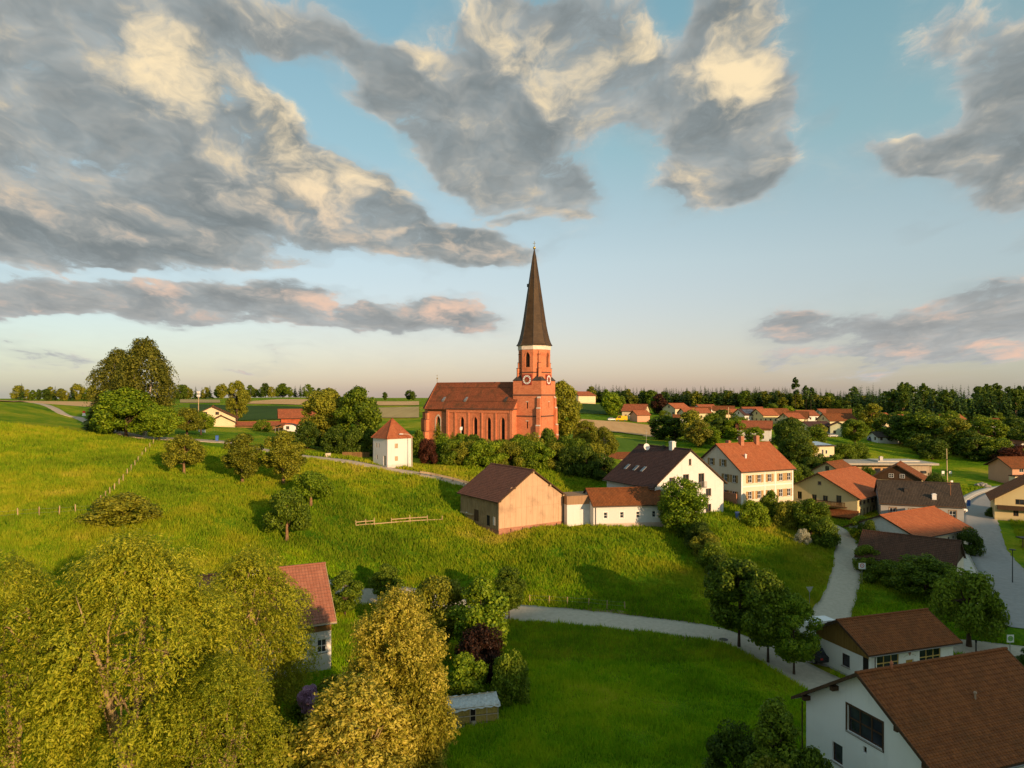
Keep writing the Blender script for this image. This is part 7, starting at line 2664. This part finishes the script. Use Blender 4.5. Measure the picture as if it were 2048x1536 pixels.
def sign_post(name, label, loc, h, ang=0.0):
    t = thing(name, label, 'sign', loc, ang)
    MB().tube([(0, 0, -.3), (0, 0, h)], 0.035, 6).build('pole', M_grey_metal, t)
    return t


p = G(1724, 1168)
t = sign_post('zone_sign', 'square white sign with red ring beside the lane', (p.x, p.y, H(p.x, p.y)), 2.9, -0.15)
MB().box(-0.46, 0.46, -0.075, -0.045, 2.1, 2.95).build('board', M_white, t)
mb = MB()
disc(mb, 0.29, -0.079, 2.6, r0=0.2)
mb.build('red_ring', M_red, t)
mb = MB()
disc(mb, 0.10, -0.08, 2.6, r0=0.04)
mb.build('inner_mark', simple_mat('sign_grey', (0.30, 0.30, 0.38), 0.5), t)
p = G(1619, 1212)
t = sign_post('yield_sign', 'grey back of a triangular yield sign on the bank by the lane', (p.x, p.y, H(p.x, p.y)), 2.5, 0.1)
MB().hexa([(-.02, -.06, 1.75), (.02, -.06, 1.75), (.02, -.04, 1.75), (-.02, -.04, 1.75)], [(-.5, -.06, 2.5), (.5, -.06, 2.5), (.5, -.04, 2.5), (-.5, -.04, 2.5)]).build('triangle', simple_mat('sign_back', (0.42, 0.43, 0.44), 0.4, metal=0.5), t)
p = G(2020, 1322)
t = sign_post('bus_stop_sign', 'white bus stop sign with green letter H disc at the right edge', (p.x, p.y, H(p.x, p.y)), 2.6, 0.0)
MB().box(-0.36, 0.36, -0.07, -0.045, 1.95, 2.75).build('board', M_white, t)
mb = MB()
disc(mb, 0.28, -0.074, 2.36)
mb.build('green_disc', simple_mat('sign_green', (0.06, 0.28, 0.08), 0.5, 0.05), t)
mb = MB()
disc(mb, 0.235, -0.077, 2.36)
mb.build('yellow_disc', simple_mat('sign_yellowgreen', (0.26, 0.42, 0.12), 0.5, 0.05), t)
MB().box(-0.11, -0.06, -0.083, -0.079, 2.24, 2.48).box(0.06, 0.11, -0.083, -0.079, 2.24, 2.48).box(-0.06, 0.06, -0.083, -0.079, 2.34, 2.385).build('letter_h', MATS['sign_green'], t)
p = ground_at(313, 152)
t = sign_post('road_sign', 'round traffic sign at the junction below the birches', p, 1.9, 0.1)
mb = MB()
disc(mb, 0.36, -0.05, 1.75)
mb.build('disc', M_white, t)
mb = MB()
disc(mb, 0.36, -0.055, 1.75, r0=0.25)
mb.build('red_ring', M_red, t)
p = ground_at(168, 200)
t = sign_post('road_sign', 'red and white sign at the bend of the farm track', p, 2.2, 0.0)
MB().hexa([(-.55, -.06, 0.9), (.55, -.06, 0.9), (.55, -.04, 0.9), (-.55, -.04, 0.9)], [(-.35, -.06, 1.7), (.35, -.06, 1.7), (.35, -.04, 1.7), (-.35, -.04, 1.7)]).build('lower_board', M_white, t)
MB().box(-0.4, 0.4, -0.06, -0.04, 1.72, 2.3).build('upper_board', M_red, t)


def bin_(label, p, mat, s=1.0):
    t = thing('wheelie_bin', label, 'bin', p, 0.3)
    MB().hexa([(-.24 * s, -.28 * s, 0.08), (.24 * s, -.28 * s, 0.08), (.24 * s, .28 * s, 0.08), (-.24 * s, .28 * s, 0.08)], [(-.3 * s, -.36 * s, 1.0 * s), (.3 * s, -.36 * s, 1.0 * s), (.3 * s, .36 * s, 1.0 * s), (-.3 * s, .36 * s, 1.0 * s)]).build('body', mat, t)
    MB().hexa([(-.33 * s, -.4 * s, 1.003 * s), (.33 * s, -.4 * s, 1.003 * s), (.33 * s, .4 * s, 1.003 * s), (-.33 * s, .4 * s, 1.003 * s)], [(-.26 * s, -.3 * s, 1.1 * s), (.26 * s, -.3 * s, 1.1 * s), (.26 * s, .4 * s, 1.14 * s), (-.26 * s, .4 * s, 1.14 * s)]).build('lid', mat, t)
    for x in (-.25, .25):
        o = MB().lathe([(0.0, -.04), (0.11, -.04), (0.11, .04), (0.0, .04)], 10).build('wheel', M_black, t)
        o.rotation_euler = (0, R(90), 0)
        o.location = (x * s, 0.3 * s, 0.11)


g_ = G(434, 882)
bin_('blue wheelie bin on the road left of the fruit trees', (g_.x, g_.y, H(g_.x, g_.y)), M_blue, 1.1)
g_ = ground_at(1483, 120)
bin_('blue bin beside the light green shrub on the bank', g_ + Vector((0, 1.5, 0.2)), M_blue, 1.3)
p = ground_at(1937, 160)
t = sign_post('blue_sign', 'blue rectangular sign on the pavement by the main road', p, 2.4, 0.1)
MB().box(-0.42, 0.42, -0.07, -0.045, 1.0, 2.35).build('board', M_blue, t)
p = G(1952, 1308)
t = thing('bollard', 'dark slim post standing on the side road behind the garage', 'post', (p.x, p.y, H(p.x, p.y)))
MB().lathe([(0.07, -.2), (0.07, 1.2), (0.1, 1.22), (0.1, 1.5), (0.0, 1.55)], 10).build('post', M_black, t)
p = G(1965, 1249)
t = thing('yellow_trough', 'small yellow trough-like object lying under the slanting tree', 'trough', (p.x, p.y, H(p.x, p.y) + 0.1), -0.2)
mb = MB()
ring = [(0.55, 0.0), (0.4, 0.17), (-0.35, 0.2), (-0.6, 0.05), (-0.6, -0.05), (-0.35, -0.2), (0.4, -0.17)]
mb.hexa([(x * 0.7, y * 0.6, 0) for x, y in ring][::-1], [(x, y, 0.25) for x, y in ring][::-1])
mb.build('shell', simple_mat('yellow_plastic', (0.75, 0.42, 0.02), 0.5, 0.05), t)
MB().hexa([(-.62, -.14, .252), (-.3, -.14, .252), (-.3, .14, .252), (-.62, .14, .252)], [(-.6, -.1, .42), (-.38, -.1, .42), (-.38, .1, .42), (-.6, .1, .42)]).build('raised_end', simple_mat('yellow_plastic', (0.75, 0.42, 0.02)), t)
# maypole with small boards
p = ground_at(1895, 186)
t = thing('maypole', 'tall pale pole on the meadow behind the grey house', 'pole', p, 0.1)
MB().tube([(0, 0, -.4), (-0.25, 0, 10.2)], [0.17, 0.09], 8).build('pole', simple_mat('pole_wood', (0.55, 0.42, 0.24), 0.8), t)
for z in (4.0, 7.2):
    MB().lathe([(0.17, z), (0.22, z + 0.05), (0.22, z + 0.22), (0.15, z + 0.27)], 10, c=(-0.025 * z, 0)).build('collar', M_black, t)
for i, (px, Y) in enumerate(((1886, 206), (1901, 206), (1887, 188), (1903, 188))):
    p = ground_at(px, Y)
    t = thing('meadow_board', ['far left', 'far right', 'near left', 'near right'][i] + ' white board on legs around the tall pole', 'board', p, 0.1, 'white boards around the pole')
    MB().box(-0.4, 0.4, -0.05, 0.05, 0.7, 1.5).build('panel', M_white, t)
    for x in (-0.3, 0.3):
        MB().box(x - 0.04, x + 0.04, -0.04, 0.04, -0.2, 0.7).build('leg', M_grey_metal, t)
p = ground_at(1457, 300)
t = thing('utility_pole', 'plain wooden utility pole in the village gardens', 'pole', p)
MB().tube([(0, 0, -.4), (0, 0, 9.0)], [0.2, 0.14], 8).build('pole', simple_mat('pole_wood', (0.55, 0.42, 0.24)), t)
MB().bar((-0.9, 0, 8.5), (0.9, 0, 8.5), 0.14).build('cross_arm', M_darkwood, t)
# boulders on the meadow
for i, (px, Y, s) in enumerate(((1957, 190, 0.9), (1964, 190, 1.2), (1973, 189, 1.0))):
    p = ground_at(px, Y)
    bm = bmesh.new()
    bmesh.ops.create_icosphere(bm, subdivisions=3, radius=s)
    for v in bm.verts:
        n = mnoise.noise(v.co * 1.3 + Vector((i * 7, 0, 0)))
        v.co *= 1 + 0.35 * n
        v.co.z *= 0.6
    me = bpy.data.meshes.new('boulder')
    bm.to_mesh(me)
    bm.free()
    me.materials.append(simple_mat('boulder_stone', (0.28, 0.26, 0.23), 0.9, 0.3, 2, bmp=0.5))
    o = link('boulder', me, loc=p + Vector((0, 0, s * 0.25)), rz=i * 1.3)
    tag(o, ['left', 'middle and largest', 'right'][i] + ' boulder in the rock group on the meadow', 'boulder', 'boulders on the meadow')


# ------------------------------------------------------------------ hutch on the lawn
p = G(942, 1450)
t = thing('garden_hutch', 'makeshift hutch of boards and mesh under a torn plastic sheet', 'hutch', (p.x, p.y, H(p.x, p.y)), 0.24)
Mm = simple_mat('mesh_panel', (0.36, 0.27, 0.075), 0.85, 0.25, 6)
Ms = simple_mat('bleached_wood', (0.42, 0.36, 0.26), 0.9, 0.2, 4)
MB().box(-2.15, 2.2, 0.1, 1.5, -0.2, 1.35).build('body', M_dark, t)
for i, (x0, x1) in enumerate(((-2.1, -1.1), (-1.06, -0.1), (0.42, 1.3), (1.34, 2.2))):
    for z0, z1 in ((0.12, 0.7), (0.78, 1.38)):
        MB().box(x0, x1, 0.03, 0.097, z0, z1).build('panel', Mm, t)
for x in (-2.2, -1.08, -0.07, 0.39, 1.32, 2.25):
    MB().box(x - 0.03, x + 0.03, -0.01, 0.028, -0.1, 1.45).build('upright', Ms, t)
for z in (0.06, 0.74, 1.42):
    MB().box(-2.25, 2.3, -0.045, -0.012, z - 0.03, z + 0.03).build('slat', Ms, t)
mb = MB()
nx, ny = 26, 8
rq = random.Random(3)
grid = [[(-2.4 + 4.85 * i / nx, -0.12 + 1.75 * j / ny, 1.5 + 0.32 * j / ny + 0.05 * math.sin(i * 1.7 + j) + rq.uniform(-0.03, 0.03) - (0.16 if j == 0 else 0) - (0.30 * (1 - i / 13) if j == 0 and i < 13 else 0)) for j in range(ny + 1)] for i in range(nx + 1)]
for i in range(nx):
    for j in range(ny):
        mb.face([grid[i][j], grid[i + 1][j], grid[i + 1][j + 1], grid[i][j + 1]])
mb.build('plastic_sheet', simple_mat('plastic_sheet', (0.55, 0.58, 0.58), 0.35, 0.15, 3, spec=0.5), t)
MB().bar((-2.9, 1.2, 1.86), (2.2, 1.3, 1.95), 0.07).build('pole', Ms, t)
MB().box(-2.0, -0.6, -0.45, -0.2, -0.05, 0.1).build('plank', Ms, t)
MB().box(0.0, 0.4, -0.2, 0.0, -0.05, 0.32).build('crate', Ms, t)

# white sheet beside the barn
p = G(944, 1034)
t = thing('covered_cart', 'white plastic sheet over a low frame beside the barn', 'cover', (p.x, p.y, H(p.x, p.y)), 0.9)
mb = MB()
nx, ny = 12, 6
grid = [[(-1.2 + 2.4 * i / nx, -0.55 + 1.1 * j / ny, 0.95 + 0.12 * math.sin(i * 0.9) * math.cos(j * 1.3) - (0.35 if j in (0, ny) else 0) - 0.12 * abs(i - 6) / 6) for j in range(ny + 1)] for i in range(nx + 1)]
for i in range(nx):
    for j in range(ny):
        mb.face([grid[i][j], grid[i + 1][j], grid[i + 1][j + 1], grid[i][j + 1]])
mb.build('sheet', M_white, t)
for x in (-0.9, 0.9):
    for y in (-0.4, 0.4):
        MB().box(x - 0.04, x + 0.04, y - 0.04, y + 0.04, -0.2, 0.85).build('leg', M_grey_metal, t)


# ------------------------------------------------------------------ cars
def car(label, p, ang, paint, kind='car', s=1.0):
    t = thing('parked_' + kind, label, kind, p, ang)
    prof_van = kind == 'van'
    if prof_van:
        body = [(-2.4, 0.35), (2.4, 0.35), (2.45, 1.0), (1.9, 1.25), (1.4, 2.1), (-2.3, 2.15), (-2.42, 1.6)]
        cab = [(0.2, 1.25), (1.75, 1.25), (1.3, 1.98), (0.2, 2.0)]
    else:
        body = [(-2.1, 0.35), (2.1, 0.35), (2.15, 0.7), (1.9, 0.88), (0.95, 0.98), (-1.75, 1.0), (-2.12, 0.85)]
        cab = [(-1.75, 1.0), (0.95, 0.98), (0.3, 1.45), (-1.25, 1.47)]
    hw = 0.86
    mb = MB()
    n = len(body)
    L_ = [(x, -hw, z) for x, z in body]
    R_ = [(x, hw, z) for x, z in body]
    mb.face(L_)
    mb.face(R_[::-1])
    for i in range(n):
        j = (i + 1) % n
        mb.face([L_[j], L_[i], R_[i], R_[j]])
    mb.build('body', paint, t)
    if not prof_van:
        mb = MB()
        q = 0.66
        b = [(-1.75, -hw + .03, 0.985), (0.95, -hw + .03, 0.965), (0.95, hw - .03, 0.965), (-1.75, hw - .03, 0.985)]
        u = [(-1.25, -q, 1.45), (0.28, -q, 1.43), (0.28, q, 1.43), (-1.25, q, 1.45)]
        mb.hexa(b, u)
        mb.build('windows', M_glass, t)
        MB().hexa([(-1.28, -q - .01, 1.452), (0.3, -q - .01, 1.432), (0.3, q + .01, 1.432), (-1.28, q + .01, 1.452)], [(-1.2, -q + .06, 1.5), (0.2, -q + .06, 1.49), (0.2, q - .06, 1.49), (-1.2, q - .06, 1.5)]).build('roof', paint, t)
    else:
        for y in (-hw - .008, hw + .008):
            mb = MB()
            c = [(x, y, z) for x, z in cab]
            mb.face(c if y < 0 else c[::-1])
            mb.build('side_window', M_glass, t)
        MB().face([(1.88, -0.7, 1.3), (1.88, 0.7, 1.3), (1.45, 0.66, 2.03), (1.45, -0.66, 2.03)]).build('windscreen', M_glass, t)
    for x in (-1.3, 1.35):
        for y in (-hw + 0.02, hw - 0.02):
            w = MB()
            w.lathe([(0.0, -.1), (0.26, -.1), (0.32, -.06), (0.32, .06), (0.26, .1), (0.0, .1)], 14)
            o = w.build('wheel', M_black, t)
            o.rotation_euler = (R(90), 0, 0)
            o.location = (x, y, 0.32)
            h = MB()
            h.lathe([(0.0, -.11), (0.19, -.108), (0.19, .108), (0.0, .11)], 10)
            h.build('rim', M_grey_metal, o)
    for y in (-0.62, 0.62):
        MB().box(2.08, 2.16, y - 0.16, y + 0.16, 0.62, 0.76).build('headlight', M_white, t)
        MB().box(-2.14, -2.06, y - 0.16, y + 0.16, 0.66, 0.84).build('tail_light', M_red, t)
    t.scale = (s, s, s)
    return t


def paint(name, rgb):
    return simple_mat(name, rgb, 0.25, 0.03, 1, spec=0.6)


P_black, P_silver, P_whitec, P_yel, P_bluec = paint('paint_black', (0.02, 0.02, 0.025)), paint('paint_silver', (0.45, 0.46, 0.48)), paint('paint_white', (0.75, 0.75, 0.73)), paint('paint_yellow', (0.85, 0.5, 0.02)), paint('paint_blue', (0.05, 0.09, 0.2))
p = ground_at(1624, 74.5)
car('dark car under the maples at the garage end', p + Vector((0, 0, 0.06)), R(108), P_black)
p = ground_at(1640, 81)
car('white van just visible behind the garage eaves', p + Vector((0, 0, 0.08)), R(18), P_whitec, 'van')
p = ground_at(1913, 150)
car('white car parked beside the grey house and the main road', p + Vector((0, 0, 0.05)), R(20), P_whitec)
p = ground_at(1243, 338)
car('yellow van parked left of the village houses', p, R(175), P_yel, 'van', 1.15)
p = ground_at(1224, 338)
car('white car left of the yellow van', p, R(10), P_whitec)
p = ground_at(1312, 328)
car('silver-blue car on the village street', p, R(190), P_silver)
p = ground_at(1746, 284)
car('dark blue car beneath the grey-roofed white house', p, R(10), P_bluec)
p = ground_at(1655, 290)
car('black car in front of the pale green house', p, R(5), P_black)
p = ground_at(1664, 288)
car('silver car next to the black one in the village', p, R(5), P_silver)

# manhole cover on the lower road
p = G(1447, 1280)
t = thing('manhole_cover', 'round dark manhole cover on the lower road', 'manhole', (p.x, p.y, H(p.x, p.y) + 0.068), 0)
MB().lathe([(0.42, 0.0), (0.42, 0.012), (0.0, 0.013)], 20).build('lid', simple_mat('cast_iron', (0.07, 0.065, 0.06), 0.7), t)
mb = MB()
mb.lathe([(0.5, 0.0), (0.5, 0.01), (0.425, 0.011)], 20)
mb.build('rim', simple_mat('cast_iron', (0.07, 0.065, 0.06)), t)
# shed roof over sign box by the right edge
p = ground_at(2038, 122)
t = thing('notice_board', 'white notice board with dark little roof near the main road', 'board', p + Vector((1.5, 0, 0)), 0.1)
MB().box(-0.5, 0.5, -0.06, 0.0, 0.4, 1.5).build('panel', M_white, t)
MB().box(-1.2, 1.6, -0.3, 1.2, 1.75, 1.9).build('roof', M_slate, t)
for x in (-0.6, 1.4):
    MB().box(x - 0.06, x + 0.06, 0.3, 0.42, -0.2, 1.75).build('post', M_wood, t)

# ------------------------------------------------------------------ long grass
def blade_mat(name='grass_blades', tint=(1.25, 1.25, 1.25)):
    m = bpy.data.materials.new(name)
    m.use_nodes = True
    m.node_tree.nodes.clear()
    g = NT(m.node_tree)
    out = g.n('ShaderNodeOutputMaterial')
    geo = g.n('ShaderNodeNewGeometry')
    dark, mid, yel, straw = [tuple(x * k for x, k in zip(c, tint)) for c in MEADOW]
    c, fine, med = grass_nodes(g, geo.outputs['Position'], dark, mid, yel, straw)
    c = g.mix(g.math('MULTIPLY', geo.outputs['Random Per Island'], 0.55), g.mix(0.15, c, dark), g.mix(0.55, c, straw))
    df = g.n('ShaderNodeBsdfDiffuse')
    tr = g.n('ShaderNodeBsdfTranslucent')
    g.put(df.inputs['Color'], c)
    g.put(tr.inputs['Color'], c)
    mx = g.n('ShaderNodeMixShader')
    mx.inputs[0].default_value = 0.35
    m.node_tree.links.new(df.outputs[0], mx.inputs[1])
    m.node_tree.links.new(tr.outputs[0], mx.inputs[2])
    m.node_tree.links.new(mx.outputs[0], out.inputs[0])
    return m


def off_limits(x, y):
    bad = np.zeros(len(x), bool)
    for line, hws, shift in ROADS:
        for i in range(0, len(line) - 1):
            a, b = line[i], line[i + 1]
            if max(a[0], b[0]) < x.min() - 9 or min(a[0], b[0]) > x.max() + 9:
                continue
            d = b - a
            L2 = (d ** 2).sum() + 1e-9
            near = (np.abs(x - a[0]) < 8) & (np.abs(y - a[1]) < 8)
            if not near.any():
                continue
            xs, ys = x[near], y[near]
            t = np.clip(((xs - a[0]) * d[0] + (ys - a[1]) * d[1]) / L2, 0, 1)
            dd = np.hypot(xs - a[0] - t * d[0], ys - a[1] - t * d[1])
            idx = np.where(near)[0][dd < hws[i] + abs(shift)]
            bad[idx] = True
    for cx, cy, rz, hw, hl in FOOT:
        c, s = math.cos(rz), math.sin(rz)
        u = (x - cx) * c + (y - cy) * s
        v = -(x - cx) * s + (y - cy) * c
        bad |= (np.abs(u) < hw) & (np.abs(v) < hl)
    return bad


def meadow(name, label, n, hmin, hmax, region, seed, blades=4, wid=0.05, spread=0.16, mat=None):
    r = np.random.default_rng(seed)
    # more tufts close by: sample in viewing direction and log distance
    pxs = r.uniform(region[0], region[1], n)
    Y = np.exp(r.uniform(math.log(region[2]), math.log(region[3]), n))
    x = (pxs - 1024) / FOC * Y
    clump = np.array([mnoise.noise((a * 0.25, b * 0.25, 0.0)) for a, b in zip(x, Y)])
    ok = ~off_limits(x, Y) & (clump + r.uniform(-0.6, 0.6, n) > -0.35)
    x, Y, clump = x[ok], Y[ok], clump[ok]
    n = len(x)
    z = height(x, Y)
    hh_ = r.uniform(hmin, hmax, n) * (1 + 0.6 * clump) * (0.75 + Y / 260)
    Vs, Fs = [], []
    for b in range(blades):
        a = r.uniform(0, 2 * math.pi, n)
        ox, oy = r.normal(size=n) * spread, r.normal(size=n) * spread
        w = wid * (Y / 60) ** 0.9 * r.uniform(0.7, 1.4, n)
        bx, by = x + ox, Y + oy
        lx, ly = np.cos(a) * w, np.sin(a) * w
        tip = r.uniform(0.15, 0.6, n) * hh_
        ta = r.uniform(0, 2 * math.pi, n)
        V = np.stack([np.stack([bx - lx, by - ly, z - 0.05], 1), np.stack([bx + lx, by + ly, z - 0.05], 1),
                      np.stack([bx + np.cos(ta) * tip, by + np.sin(ta) * tip, z + hh_ * r.uniform(0.6, 1.1, n)], 1)], 1)
        Vs.append(V.reshape(-1, 3))
    V = np.concatenate(Vs)
    o = link(name, fast_mesh(name, V, np.arange(len(V)).reshape(-1, 3), mat or M_blade))
    tag(o, label, 'grass', kind='stuff')


M_blade = blade_mat()
meadow('meadow_grass', 'long meadow grass on the hillside', 140000, 0.28, 0.58, (-60, 1720, 72, 150), 1, 4)
meadow('lawn_grass', 'rough lawn grass in the valley', 110000, 0.22, 0.5, (560, 2120, 46, 92), 2, 4, wid=0.05, spread=0.13, mat=blade_mat('lawn_blades', (1.5, 1.75, 1.0)))
meadow('verge_grass', 'rough grass on the verges around the lane and the main road', 34000, 0.2, 0.42, (1560, 2120, 90, 190), 3, 4)
